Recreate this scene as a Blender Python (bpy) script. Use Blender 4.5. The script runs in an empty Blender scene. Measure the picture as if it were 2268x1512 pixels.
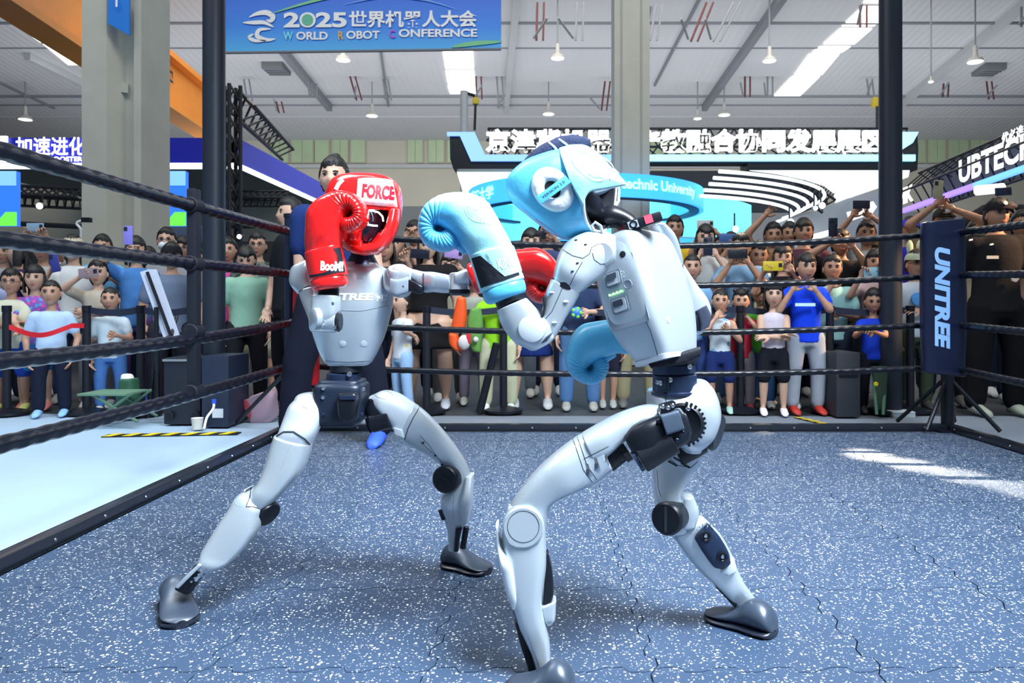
import bpy, bmesh, math, random
from mathutils import Vector, Matrix, noise
from mathutils.bvhtree import BVHTree
random.seed(7)
S = bpy.context.scene
C = S.collection
PI = math.pi
F = 1650.0; VX = 1200.0; VY = 685.0; CH = 0.8      # focal length, vanishing point (px of the 2268x1512 frame), camera height
def P(x, y, Y): return Vector(((x-VX)/F*Y, Y, CH-(y-VY)/F*Y))
def G(x, y):
    Y = CH*F/(y-VY); return Vector(((x-VX)/F*Y, Y, 0))

# ---------------------------------------------------------------- camera, world, light, exposure
cam = bpy.data.cameras.new('camera'); co = bpy.data.objects.new('camera', cam); C.objects.link(co)
co.location = (0, 0, CH); co.rotation_euler = (PI/2, 0, 0)
cam.sensor_width = 36; cam.lens = F/2268*36
cam.shift_x = -(VX-1134)/2268; cam.shift_y = (VY-756)/2268
cam.clip_start = 0.05; cam.clip_end = 200
cam.dof.use_dof = True; cam.dof.focus_distance = 1.85; cam.dof.aperture_fstop = 11
S.camera = co
W = bpy.data.worlds.new('world'); S.world = W; W.use_nodes = True
bg = W.node_tree.nodes['Background']; bg.inputs[0].default_value = (0.56, 0.76, 1.0, 1); bg.inputs[1].default_value = 0.22
def light(name, kind, loc, target, power, color, size=1, sy=None, spot=None, blend=.3):
    l = bpy.data.lights.new(name, kind); o = bpy.data.objects.new(name, l); C.objects.link(o)
    o.location = loc; l.energy = power; l.color = color
    d = Vector(target)-Vector(loc); o.rotation_euler = d.to_track_quat('-Z', 'Y').to_euler()
    if kind == 'AREA':
        l.size = size; l.spread = math.radians(80 if name == 'key_lamp_over_ring' else 110 if name == 'skylight_left' else 180)
        if sy: l.shape = 'RECTANGLE'; l.size_y = sy
    if kind == 'SPOT': l.spot_size = spot; l.spot_blend = blend; l.shadow_soft_size = size
    return o
light('key_lamp_over_ring', 'AREA', (2.2, -.1, 5.2), (.2, 2.4, .3), 235, (.82, .92, 1), 2.2, 2.2)  # added soft key lamp giving contrast and floor shine
light('skylight_left', 'AREA', (-3.5, 2.5, 6.5), (-1.2, 3.0, 0), 80, (.85, .93, 1), 3, 3)
light('hall_skylight', 'AREA', (0, 26, 12.2), (0, 30, 0), 2600, (1, .96, .86), 30, 14)
light('hall_bounce', 'AREA', (0, 33, 3.5), (0, 37, 14), 1700, (.96, .97, 1), 50, 8)  # added uplight, stands in for bounce onto the roof
light('front_roof_fill', 'AREA', (0, 3.5, 12.6), (0, 11, 5), 1250, (1, .97, .88), 24, 3)  # added warm fill lamp that brightens the concrete columns
for _x, _y in ((1.80, 4.10), (1.91, 3.84), (2.02, 3.58), (2.13, 3.32), (2.22, 3.08), (2.30, 2.86)):
    light('sun_through_roof_gap', 'SPOT', (3.2, 12.5, 8.8), (_x, _y, 0), 26000, (1, .88, .68), .04, spot=.024, blend=.6)
light('sun_on_guard', 'SPOT', (7.5, 4.2, 4.2), (3.6, 5.6, 1.45), 3800, (1, .60, .32), .05, spot=.15, blend=.6)
light('sun_on_aisle', 'SPOT', (3.2, 12.5, 8.5), (1.52, 5.1, 0), 5000, (1, .86, .62), .05, spot=.045, blend=.3)
light('sun_on_crowd', 'SPOT', (8.5, 7.5, 5.2), (2.75, 6.3, 1.30), 5500, (1, .55, .28), .05, spot=.17, blend=.8)
light('sun_on_crowd', 'SPOT', (8.5, 6.9, 5.6), (1.95, 5.8, .78), 4200, (1, .80, .55), .05, spot=.035, blend=.5)
S.view_settings.view_transform = 'Standard'; S.view_settings.look = 'None'
S.view_settings.exposure = 0.45; S.view_settings.gamma = 1.0; S.view_settings.use_curve_mapping = False

# ---------------------------------------------------------------- materials
def lin(c):
    if isinstance(c, str):
        c = c.lstrip('#'); c = [int(c[i:i+2], 16)/255 for i in (0, 2, 4)]
        c = [x/12.92 if x <= .04045 else ((x+.055)/1.055)**2.4 for x in c]
    return (c[0], c[1], c[2], 1)
_M = {}
def mat(name, c, rough=.5, metal=0, emit=0, bump=0, bscale=40, mottle=.06, coat=0, spec=.5):
    if name in _M: return _M[name]
    m = bpy.data.materials.new(name); m.use_nodes = True; nt = m.node_tree; b = nt.nodes['Principled BSDF']
    c = lin(c)
    b.inputs['Roughness'].default_value = rough; b.inputs['Metallic'].default_value = metal
    b.inputs['Coat Weight'].default_value = coat; b.inputs['Specular IOR Level'].default_value = spec
    tc = nt.nodes.new('ShaderNodeTexCoord'); nz = nt.nodes.new('ShaderNodeTexNoise'); nz.inputs['Scale'].default_value = bscale
    nz.inputs['Detail'].default_value = 4
    nt.links.new(tc.outputs['Object'], nz.inputs['Vector'])
    if emit:
        b.inputs['Base Color'].default_value = c; b.inputs['Emission Color'].default_value = c; b.inputs['Emission Strength'].default_value = emit
    else:
        mx = nt.nodes.new('ShaderNodeMix'); mx.data_type = 'RGBA'; mx.inputs[0].default_value = 0
        mx.inputs[6].default_value = tuple(x*(1-mottle*2) for x in c[:3])+(1,); mx.inputs[7].default_value = tuple(min(1, x*(1+mottle)) for x in c[:3])+(1,)
        nt.links.new(nz.outputs[0], mx.inputs[0]); nt.links.new(mx.outputs[2], b.inputs['Base Color'])
    if bump:
        bp = nt.nodes.new('ShaderNodeBump'); bp.inputs['Strength'].default_value = bump; bp.inputs['Distance'].default_value = .01
        nt.links.new(nz.outputs[0], bp.inputs['Height']); nt.links.new(bp.outputs[0], b.inputs['Normal'])
    _M[name] = m; return m
def nodes(m): return m.node_tree.nodes, m.node_tree.links, m.node_tree.nodes['Principled BSDF']
SILVER = mat('silver_paint', (.50, .57, .63), .30, .45, coat=.35, bscale=9, mottle=.03)
SILVER2 = mat('pearl_paint', (.60, .66, .72), .33, .25, coat=.3, bscale=9, mottle=.03)
GREYP = mat('battery_grey', (.30, .36, .43), .45, .3, bscale=30)
BLK = mat('black_plastic', (.006, .008, .014), .36, 0, bscale=60, spec=.35)
BLKM = mat('black_rubber', (.008, .010, .018), .6, 0, bscale=80, bump=.2, spec=.3)
NAVY = mat('navy_metal', (.018, .032, .075), .35, .4)
STEEL = mat('bright_steel', (.75, .78, .8), .2, 1)
SEAM = mat('seam_black', (.02, .03, .045), .7)
FOOT = mat('foot_rubber', (.045, .062, .095), .33, .15, bscale=50)
SOLE = mat('sole_black', (.012, .016, .03), .35)
BLUEG = mat('sky_blue_leather', (.10, .50, .80), .36, 0, bump=.08, bscale=110, coat=.15, mottle=.04)
MINT = mat('mint_leather', (.36, .76, .82), .38, 0, bump=.06, bscale=110, coat=.1, mottle=.03)
WHITEL = mat('white_leather', (.80, .85, .90), .45, 0, bump=.3, bscale=60)
REDG = mat('red_gloss_leather', (.80, .012, .012), .2, 0, bump=.08, bscale=60, coat=.6, mottle=.05)
WHITEP = mat('white_print', (.92, .95, .97), .5)
PALEP = mat('pale_print', (.62, .86, .90), .5)
BLACKP = mat('black_print', (.01, .012, .02), .5)
NAVYF = mat('navy_mesh_fabric', (.012, .022, .075), .85, 0, bump=.6, bscale=300)
GLOW = mat('white_glow', (1, 1, 1), emit=3)
GLOWT = mat('white_letter_glow', (1, 1, 1), emit=1.25)

# ---------------------------------------------------------------- mesh helpers
WO = {}
def empty(name, loc=(0, 0, 0), rz=0):
    o = bpy.data.objects.new(name, None); C.objects.link(o); o.location = loc; o.rotation_euler = (0, 0, rz); o.empty_display_size = .1
    WO[o.name] = Vector(loc); return o
def tag(o, label=None, cat=None, group=None, kind=None):
    if label: o['label'] = label
    if cat: o['category'] = cat
    if group: o['group'] = group
    if kind: o['kind'] = kind
    return o
class MB:
    def __init__(s): s.v = []; s.f = []; s.mi = []
    def add(s, vs, fs, mi=0):
        n = len(s.v); s.v += [Vector(v) for v in vs]; s.f += [tuple(i+n for i in f) for f in fs]; s.mi += [mi]*len(fs); return s
    def box(s, lo, hi, mi=0, bev=0):
        (a, b, c), (d, e, f) = lo, hi
        return s.obox(Vector(((a+d)/2, (b+e)/2, (c+f)/2)), Vector((abs(d-a)/2, 0, 0)), Vector((0, abs(e-b)/2, 0)), Vector((0, 0, abs(f-c)/2)), mi, bev)
    def obox(s, c, x, y, z, mi=0, bev=0):
        c = Vector(c)
        if bev:
            m = min(x.length, y.length, z.length); k = min(bev, m*.6)
            vs = []; fx = []; 
            bm = bmesh.new(); bmesh.ops.create_cube(bm, size=2)
            for v in bm.verts: v.co = Vector((v.co.x*x.length, v.co.y*y.length, v.co.z*z.length))
            bmesh.ops.bevel(bm, geom=bm.edges[:], offset=k, segments=2, affect='EDGES', profile=.6)
            xx, yy, zz = x.normalized(), y.normalized(), z.normalized()
            bm.verts.index_update()
            vs = [c+xx*v.co.x+yy*v.co.y+zz*v.co.z for v in bm.verts]; fx = [tuple(v.index for v in f.verts) for f in bm.faces]; bm.free()
            return s.add(vs, fx, mi)
        vs = [c+x*i+y*j+z*k for k in (-1, 1) for j in (-1, 1) for i in (-1, 1)]
        return s.add(vs, [(0, 2, 3, 1), (4, 5, 7, 6), (0, 1, 5, 4), (2, 6, 7, 3), (0, 4, 6, 2), (1, 3, 7, 5)], mi)
    def rings(s, rs, mi=0, closed=True, cap=True):
        n = len(rs[0]); b = len(s.v); m = len(rs)
        for r in rs: s.v += [Vector(v) for v in r]
        for i in range(m-1):
            for j in range(n if closed else n-1):
                k = (j+1) % n
                s.f.append((b+i*n+j, b+i*n+k, b+(i+1)*n+k, b+(i+1)*n+j)); s.mi.append(mi)
        if cap and closed:
            s.f.append(tuple(b+j for j in range(n))[::-1]); s.f.append(tuple(b+(m-1)*n+j for j in range(n))); s.mi += [mi, mi]
        return s
    def lathe(s, o, ax, prof, n=28, mi=0, sx=1):
        o = Vector(o); ax = Vector(ax).normalized(); u = ax.orthogonal().normalized(); w = ax.cross(u)
        s.rings([[o+ax*t+(u*math.cos(a)+w*math.sin(a))*r for a in [2*PI*j/n for j in range(n)]] for t, r in prof], mi); return s
    def cyl(s, a, b, r, r2=None, n=24, mi=0, bev=.0):
        a = Vector(a); b = Vector(b); L = (b-a).length; r2 = r if r2 is None else r2
        e = bev or min(r, r2, L)*.08
        return s.lathe(a, b-a, [(0, r-e), (e, r), (L-e, r2), (L, r2-e)], n, mi)
    def tube(s, pts, r, n=10, mi=0, rf=None):
        pts = [Vector(p) for p in pts]; rs = []; up = None
        for i, p in enumerate(pts):
            t = (pts[min(i+1, len(pts)-1)]-pts[max(i-1, 0)]).normalized()
            up = t.orthogonal().normalized() if up is None else (up-t*up.dot(t)).normalized()
            w = t.cross(up); R = rf(i/(len(pts)-1)) if rf else r
            rs.append([p+(up*math.cos(2*PI*j/n)+w*math.sin(2*PI*j/n))*(R(2*PI*j/n) if callable(R) else R) for j in range(n)])
        return s.rings(rs, mi)
    def ell(s, c, rx, ry, rz, n=16, m=10, mi=0, R=None):
        c = Vector(c); rs = []
        for i in range(m+1):
            ph = -PI/2+PI*i/m; ph = max(-PI/2+.02, min(PI/2-.02, ph))
            ring = []
            for j in range(n):
                a = 2*PI*j/n; v = Vector((rx*math.cos(ph)*math.cos(a), ry*math.cos(ph)*math.sin(a), rz*math.sin(ph)))
                if R: v = R @ v
                ring.append(c+v)
            rs.append(ring)
        return s.rings(rs, mi)
    def build(s, name, mats, parent=None, smooth=True, auto=.7, recalc=True):
        me = bpy.data.meshes.new(name)
        w = WO[parent.name] if parent else Vector((0, 0, 0))
        me.from_pydata([v for v in s.v], [], s.f)
        mats = mats if isinstance(mats, (list, tuple)) else [mats]
        for m in mats: me.materials.append(m)
        me.polygons.foreach_set('material_index', s.mi)
        bm = bmesh.new(); bm.from_mesh(me); 
        if recalc: bmesh.ops.recalc_face_normals(bm, faces=bm.faces[:])
        else: bmesh.ops.triangulate(bm, faces=[f for f in bm.faces if len(f.verts) > 4], ngon_method='EAR_CLIP')
        if smooth:
            for f in bm.faces: f.smooth = True
            for e in bm.edges:
                if len(e.link_faces) == 2 and e.calc_face_angle(0) > auto: e.smooth = False
        bm.to_mesh(me); bm.free()
        o = bpy.data.objects.new(name, me); C.objects.link(o)
        if parent: o.parent = parent; o.location = -w
        WO[o.name] = Vector((0, 0, 0)); return o
def struct(mb, name, m, **k):
    o = mb.build(name, m, smooth=k.pop('smooth', False)); o['kind'] = 'structure'; return o
def dense(st, sub):
    out = []; n = len(st)
    for i in range(n-1):
        p0, p1, p2, p3 = st[max(i-1, 0)], st[i], st[i+1], st[min(i+2, n-1)]
        for k in range(sub):
            t = k/sub; t2 = t*t; t3 = t2*t
            out.append([.5*((2*b)+(-a+c)*t+(2*a-5*b+4*c-d)*t2+(-a+3*b-3*c+d)*t3) for a, b, c, d in zip(p0, p1, p2, p3)])
    out.append(list(st[-1])); return out
def loft(st, Y, d, e=2.6, dax=(0, 1, 0), cap=.35, n=32, sub=6, disp=None, mi=0, mb=None, sh=0, cap2=None):
    """cross sections between image points A and B at distance Y with half depth d"""
    s2 = []
    for i, q in enumerate(st):
        q = list(q)
        if len(q) < 5: q.append(Y)
        if len(q) < 6: q.append(d)
        s2.append(q)
    dd = dense(s2, sub); dax = Vector(dax).normalized(); fr = []
    for q in dd:
        A = P(q[0], q[1], q[4]); B = P(q[2], q[3], q[4]); fr.append(((A+B)/2, (B-A)/2, dax*q[5]))
    def ring(c, s, D, u, k=1.0):
        o = []
        for j in range(n):
            a = 2*PI*j/n; ca, sa = math.cos(a), math.sin(a)
            x = math.copysign(abs(ca)**(2/e), ca); y = math.copysign(abs(sa)**(2/e), sa)
            m = disp(u, a) if disp else 1
            o.append(c+(s*x+D*y)*k*m)
        return o
    rs = []; L = len(fr)
    def caps(i, j, cp):
        t = (fr[i][0]-fr[j][0]).normalized(); rr = min(fr[i][1].length, fr[i][2].length)*cp; o = []
        for k in (1, 2, 3, 4):
            a = k*PI/8.4; ks = 1-(cp if cp < 1 else 1)*(1-math.cos(a)); o.append(ring(fr[i][0]+t*rr*math.sin(a), fr[i][1], fr[i][2], i/(L-1), max(ks, .03)))
        return o
    if cap: rs += caps(0, 1, cap)[::-1]
    for i, f in enumerate(fr): rs.append(ring(*f, i/(L-1)))
    c2 = cap if cap2 is None else cap2
    if c2: rs += caps(L-1, L-2, c2)
    mb = mb or MB(); mb.rings(rs, mi); return mb
_bv = {}
def bvh(o):
    if o.name not in _bv:
        me = o.data; M = Matrix.Translation(Vector(o.location)+(WO_world(o.parent) if o.parent else Vector()))
        _bv[o.name] = BVHTree.FromPolygons([M @ v.co for v in me.vertices], [tuple(p.vertices) for p in me.polygons])
    return _bv[o.name]
def WO_world(o):
    w = Vector(o.location)
    while o.parent: o = o.parent; w += Vector(o.location)
    return w
def hit(x, y, objs, off=.0006):
    d = P(x, y, 1)-Vector((0, 0, CH)); d.normalize(); best = None
    for o in objs:
        h = bvh(o).ray_cast(Vector((0, 0, CH)), d)
        if h[0] is not None and (best is None or h[3] < best[3]): best = h
    if best is None: return None
    nn = best[1]
    if nn.dot(d) > 0: nn = -nn
    return best[0]+nn*off, nn
def seam(pl, target, parent=None, r=.0009, m=None, name='seam_line', step=6, objs=None):
    pts = []
    for i in range(len(pl)-1):
        a, b = pl[i], pl[i+1]; k = max(1, int(math.hypot(b[0]-a[0], b[1]-a[1])/step))
        for j in range(k): pts.append((a[0]+(b[0]-a[0])*j/k, a[1]+(b[1]-a[1])*j/k))
    pts.append(pl[-1]); w = []
    for p in pts:
        h = hit(p[0], p[1], objs or [target], 0.0001)
        if h: w.append(h[0])
    if len(w) < 2: return None
    return MB().tube(w, r, 6).build(name, m or SEAM, parent or target)
def arcpx(cx, cy, rx, ry, a0, a1, n=24, rot=0):
    o = []
    for i in range(n+1):
        a = math.radians(a0+(a1-a0)*i/n); x = rx*math.cos(a); y = ry*math.sin(a); r = math.radians(rot)
        o.append((cx+x*math.cos(r)-y*math.sin(r), cy+x*math.sin(r)+y*math.cos(r)))
    return o
def textmesh(txt, bold=0, space=1.0, shear=0, ext=0):
    cu = bpy.data.curves.new('t', 'FONT'); cu.body = txt; cu.offset = bold; cu.space_character = space; cu.shear = shear; cu.extrude = ext
    cu.resolution_u = 4; cu.fill_mode = 'FRONT' if not ext else 'BOTH'
    o = bpy.data.objects.new('t', cu); C.objects.link(o)
    dg = bpy.context.evaluated_depsgraph_get(); me = bpy.data.meshes.new_from_object(o.evaluated_get(dg)); C.objects.unlink(o); bpy.data.objects.remove(o)
    vs = [v.co.copy() for v in me.vertices]; fs = [tuple(p.vertices) for p in me.polygons]; bpy.data.meshes.remove(me)
    if vs:
        x0 = min(v.x for v in vs); x1 = max(v.x for v in vs); y0 = min(v.y for v in vs); y1 = max(v.y for v in vs)
        vs = [Vector(((v.x-(x0+x1)/2)/(y1-y0), (v.y-(y0+y1)/2)/(y1-y0), v.z/(y1-y0))) for v in vs]
        return vs, fs, (x1-x0)/(y1-y0)
    return vs, fs, 1
def text3(txt, c, ux, uz, h, m, name='lettering', parent=None, width=None, bold=.02, depth=0, space=1, shear=0, mb=None, mi=0):
    """text in the plane spanned by ux (reading direction) and uz (up), cap height h"""
    vs, fs, asp = textmesh(txt, bold, space, shear, .5 if depth else 0)
    ux = Vector(ux).normalized(); uz = Vector(uz).normalized(); nn = ux.cross(uz); k = (width/(asp*h)) if width else 1
    zz = max([abs(v.z) for v in vs] or [1]) or 1
    V = [Vector(c)+ux*v.x*h*k+uz*v.y*h+(nn*(v.z/zz)*depth if depth else Vector()) for v in vs]
    if mb is not None: mb.add(V, fs, mi); return
    return MB().add(V, fs).build(name, m, parent, smooth=False)
def polydecal(vs, fs, fn, target, m, name, parent, off=.0008, cuts=1):
    bm = bmesh.new(); bv = [bm.verts.new(v) for v in vs]
    for f in fs:
        try: bm.faces.new([bv[i] for i in f])
        except ValueError: pass
    bmesh.ops.triangulate(bm, faces=bm.faces[:])
    if cuts: bmesh.ops.subdivide_edges(bm, edges=bm.edges[:], cuts=cuts, use_grid_fill=True)
    bm.verts.index_update(); out = []; ok = set()
    tg = target if isinstance(target, (list, tuple)) else [target]
    for v in bm.verts:
        x, y = fn(v.co); h = hit(x, y, tg, off)
        if h: out.append(h[0]); ok.add(v.index)
        else: out.append(Vector())
    F2 = [tuple(v.index for v in f.verts) for f in bm.faces if all(v.index in ok for v in f.verts)]
    F2 = [f for f in F2 if max((out[f[i]]-out[f[i-1]]).length for i in range(len(f))) < .06*out[f[0]].y]
    bm.free()
    if not F2: return None
    used = sorted({i for f in F2 for i in f}); mp = {u: k for k, u in enumerate(used)}
    return MB().add([out[u] for u in used], [tuple(mp[i] for i in f) for f in F2]).build(name, m, parent or tg[0], smooth=True)
def decal(txt, cx, cy, h, rot, target, m, name='lettering', parent=None, width=None, bold=.02, shear=0, space=1, skew=0, off=.0008):
    vs, fs, asp = textmesh(txt, bold, space, shear); k = (width/(asp*h)) if width else 1; r = math.radians(rot)
    def fn(v):
        x = v.x*h*k; y = -v.y*h+skew*v.x*h*k; return cx+x*math.cos(r)-y*math.sin(r), cy+x*math.sin(r)+y*math.cos(r)
    return polydecal(vs, fs, fn, target, m, name, parent, off, cuts=1)
def ringdecal(cx, cy, rx, ry, wd, target, m, name='emblem', parent=None, rot=0, a0=0, a1=360, off=.0008):
    n = 48; vs = []; fs = []
    for i in range(n+1):
        a = math.radians(a0+(a1-a0)*i/n)
        for k in (1, 1-wd): vs.append(Vector((math.cos(a)*k, math.sin(a)*k, 0)))
    for i in range(n): fs.append((2*i, 2*i+1, 2*i+3, 2*i+2))
    r = math.radians(rot)
    def fn(v):
        x = v.x*rx; y = v.y*ry; return cx+x*math.cos(r)-y*math.sin(r), cy+x*math.sin(r)+y*math.cos(r)
    return polydecal(vs, fs, fn, target, m, name, parent, off, cuts=0)
def patchgrid(c00, c10, c11, c01, target, m, name, parent, off=.012, nx=16, ny=10, rnd=.0, bow=0):
    grid = []
    for j in range(ny+1):
        row = []
        for i in range(nx+1):
            u, v = i/nx, j/ny
            x = (c00[0]*(1-u)+c10[0]*u)*(1-v)+(c01[0]*(1-u)+c11[0]*u)*v; y = (c00[1]*(1-u)+c10[1]*u)*(1-v)+(c01[1]*(1-u)+c11[1]*u)*v-bow*math.sin(PI*u)*(1-v)
            h = hit(x, y, [target], off*(min(1, 6*min(u, 1-u)+.35))*(min(1, 6*min(v, 1-v)+.35)))
            row.append(h[0] if h else (row[-1] if row else P(x, y, 2.0)))
        grid.append(row)
    mb = MB(); mb.add([p for r in grid for p in r], [(j*(nx+1)+i, j*(nx+1)+i+1, (j+1)*(nx+1)+i+1, (j+1)*(nx+1)+i) for j in range(ny) for i in range(nx)])
    return mb.build(name, m, parent, auto=1.3)
def pdecal(poly, target, m, name, parent=None, off=.0008, cuts=3):
    vs = [Vector((x, y, 0)) for x, y in poly]
    return polydecal(vs, [tuple(range(len(vs)))], lambda v: (v.x, v.y), target, m, name, parent, off, cuts)
# ---------------------------------------------------------------- the setting: floor, mat, ring frame
fl = mat('pale_floor', (.40, .55, .72), .42, bscale=2, mottle=.05)
o = MB().box((-16, -4, -.06), (-1.66, 5.80, -.012)).build('floor', fl, smooth=False); o['kind'] = 'structure'
cf = mat('grey_carpet', (.16, .19, .24), .8, bscale=160, bump=.3)
o = MB().box((-1.66, 4.9, -.06), (16, 5.68, -.012)).build('floor', cf, smooth=False); o['kind'] = 'structure'
o = MB().box((2.7, -4, -.06), (16, 4.9, -.012)).build('floor', cf, smooth=False); o['kind'] = 'structure'
hf = mat('hall_concrete', (.030, .034, .042), .6, bscale=1)
o = MB().box((-45, 5.62, -.06), (45, 60, -.0135)).build('floor', hf, smooth=False); o['kind'] = 'structure'
ub = mat('mat_underlay', (.012, .016, .026), .9)
o = MB().box((-1.66, -1.2, -.06), (2.7, 4.9, -.014)).build('floor', ub, smooth=False); o['kind'] = 'structure'
# speckled rubber
RB = mat('speckled_rubber', (.042, .074, .135), .33, bscale=260, mottle=.1)
N, L, B = nodes(RB)
tc = N.new('ShaderNodeTexCoord'); geo = N.new('ShaderNodeNewGeometry')
base = None
for l in list(B.inputs['Base Color'].links): base = l.from_socket
def fleck(scale, th, seed, dist=.55):
    mp = N.new('ShaderNodeMapping'); mp.inputs['Location'].default_value = (seed, seed*2.3, 0); L.new(geo.outputs['Position'], mp.inputs[0])
    nz = N.new('ShaderNodeTexNoise'); nz.inputs['Scale'].default_value = scale*.9; nz.inputs['Detail'].default_value = 2; L.new(mp.outputs[0], nz.inputs[0])
    ad = N.new('ShaderNodeVectorMath'); ad.operation = 'MULTIPLY_ADD'; ad.inputs[1].default_value = (.012, .012, 0); L.new(nz.outputs[1], ad.inputs[0]); L.new(mp.outputs[0], ad.inputs[2])
    v = N.new('ShaderNodeTexVoronoi'); v.inputs['Scale'].default_value = scale; L.new(ad.outputs[0], v.inputs['Vector'])
    lt = N.new('ShaderNodeMath'); lt.operation = 'LESS_THAN'; lt.inputs[1].default_value = dist/ scale*scale*.24; L.new(v.outputs['Distance'], lt.inputs[0])
    sp = N.new('ShaderNodeSeparateColor'); L.new(v.outputs['Color'], sp.inputs[0])
    gt = N.new('ShaderNodeMath'); gt.operation = 'GREATER_THAN'; gt.inputs[1].default_value = th; L.new(sp.outputs[0], gt.inputs[0])
    mu = N.new('ShaderNodeMath'); mu.operation = 'MULTIPLY'; L.new(lt.outputs[0], mu.inputs[0]); L.new(gt.outputs[0], mu.inputs[1]); return mu.outputs[0]
a = fleck(95, .68, 3, 1.15); b2 = fleck(230, .76, 9, 1.2)
mx = N.new('ShaderNodeMath'); mx.operation = 'MAXIMUM'; L.new(a, mx.inputs[0]); L.new(b2, mx.inputs[1])
cm = N.new('ShaderNodeMix'); cm.data_type = 'RGBA'; L.new(mx.outputs[0], cm.inputs[0]); L.new(base, cm.inputs[6]); cm.inputs[7].default_value = (.85, .9, .9, 1)
L.new(cm.outputs[2], B.inputs['Base Color'])
nz = N.new('ShaderNodeTexNoise'); nz.inputs['Scale'].default_value = 900; L.new(geo.outputs['Position'], nz.inputs[0])
bp = N.new('ShaderNodeBump'); bp.inputs['Strength'].default_value = .35; bp.inputs['Distance'].default_value = .002; L.new(nz.outputs[0], bp.inputs['Height']); L.new(bp.outputs[0], B.inputs['Normal'])
mat_root = empty('rubber_mat', (.5, 2.4, -.014)); tag(mat_root, 'dark blue white-speckled rubber jigsaw mat covering the ring floor', 'mat')
TX, TY = .5, .48
def edge(n=4, amp=.011):
    pts = [(0, 0)]
    for i in range(n):
        for t, s in ((.18, 1), (.46, 1), (.54, -1), (.82, -1)): pts.append(((i+t)/n, s*amp))
    return pts+[(1, 0)]
E = edge(); g = .0019; XS = (-1.625, 2.655); YS = (-.55, 4.865)
def tile(ix, iy):
    x0 = .25+TX*ix; y0 = 1.655+TY*iy
    pts = []
    def c(t, L_): return min(max(t*L_, g), L_-g)
    pts += [(x0+c(t, TX), y0+s+g) for t, s in E]
    pts += [(x0+TX+s-g, y0+c(t, TY)) for t, s in E]
    pts += [(x0+c(t, TX), y0+TY+s-g) for t, s in E[::-1]]
    pts += [(x0+s+g, y0+c(t, TY)) for t, s in E[::-1]]
    pts = [(min(max(x, XS[0]), XS[1]), min(max(y, YS[0]), YS[1])) for x, y in pts]
    q = [pts[0]]
    for p in pts[1:]:
        if abs(p[0]-q[-1][0])+abs(p[1]-q[-1][1]) > 1e-4: q.append(p)
    if len(q) > 1 and abs(q[0][0]-q[-1][0])+abs(q[0][1]-q[-1][1]) < 1e-4: q.pop()
    w = max(p[0] for p in q)-min(p[0] for p in q); h = max(p[1] for p in q)-min(p[1] for p in q)
    if w < .04 or h < .04: return
    m = MB(); n = len(q); cx, cy = (min(p[0] for p in q)+max(p[0] for p in q))/2, (min(p[1] for p in q)+max(p[1] for p in q))/2; m.add([(x, y, -.012) for x, y in q]+[(x, y, 0) for x, y in q], [tuple(range(n, 2*n))]+[(i, (i+1) % n, n+(i+1) % n, n+i) for i in range(n)])
    m.build('mat_tile', RB, mat_root, smooth=False, recalc=False)
for ix in range(-5, 6):
    for iy in range(-5, 8): tile(ix, iy)
# ring frame along the floor
FR = mat('frame_black', (.014, .018, .028), .3, .2, coat=.2)
def strip(x0, y0, x1, y1, nm, lab):
    r = empty(nm, ((x0+x1)/2, (y0+y1)/2, 0)); tag(r, lab, 'ring frame')
    MB().box((x0, y0, 0), (x1, y1, .045), bev=.006).build('base_rail', FR, r)
    L_ = max(x1-x0, y1-y0); n = int(L_/.28); mb = MB()
    for i in range(n):
        t = (i+.5)/n
        if x1-x0 > y1-y0: c = (x0+(x1-x0)*t, y0-.001, .024); ax = (0, -1, 0)
        else: c = (x1+.001 if x1 < 0 else x0-.001, y0+(y1-y0)*t, .024); ax = (1 if x1 < 0 else -1, 0, 0)
        mb.lathe(c, ax, [(0, .007), (.002, .006), (.003, .003)], 10)
    mb.build('frame_bolts', STEEL, r)
strip(-1.70, -.5, -1.64, 4.95, 'ring_base_frame', 'long black floor rail along the left side of the ring')
strip(-1.64, 4.89, 2.66, 4.95, 'ring_base_frame', 'black floor rail along the back of the ring')
strip(2.66, -.5, 2.72, 4.95, 'ring_base_frame', 'black floor rail along the right side of the ring')

# ---------------------------------------------------------------- ropes
ROPE = mat('rope_black_vinyl', (.005, .007, .013), .28, coat=.12, bump=.12, bscale=40, spec=.35)
def rope(a, b, sag, r, lab, twist=90, grp=None):
    a = Vector(a); b = Vector(b); n = int((b-a).length*110); pts = []
    for i in range(n+1):
        t = i/n; p = a.lerp(b, t); p.z -= sag*4*t*(1-t); pts.append(p)
    L_ = (b-a).length
    def rf(t):
        return lambda a_: r*(1+.10*abs(math.sin((t*L_*twist+a_)*.5))**2)
    o = MB().tube(pts, r, 16, rf=rf).build('ring_rope', ROPE); tag(o, lab, 'rope', 'black vinyl-wrapped ropes around the ring'); return o
CLx, CRx, CY = -1.62, 2.64, 4.82
lev = [('top', 1.30), ('second from top', 1.03), ('third from top', .715), ('lowest', .435)]
for i, (nm, z) in enumerate(lev):
    rope((CLx+.03, CY, z), (CRx-.03, CY, z-.01), .085-.012*i, .0185, f'{nm} black rope across the back of the ring')
    rope((CLx, -.4, z), (CLx, CY-.03, z), (.025, .02, .07, .04)[i], .026 if i else .027, f'{nm} thick black rope along the left side of the ring', 70)
    rope((CRx, -.4, z-.03), (CRx, CY-.03, z-.01), .05, .021, f'{nm} black rope running off the right edge of the picture')
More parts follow.
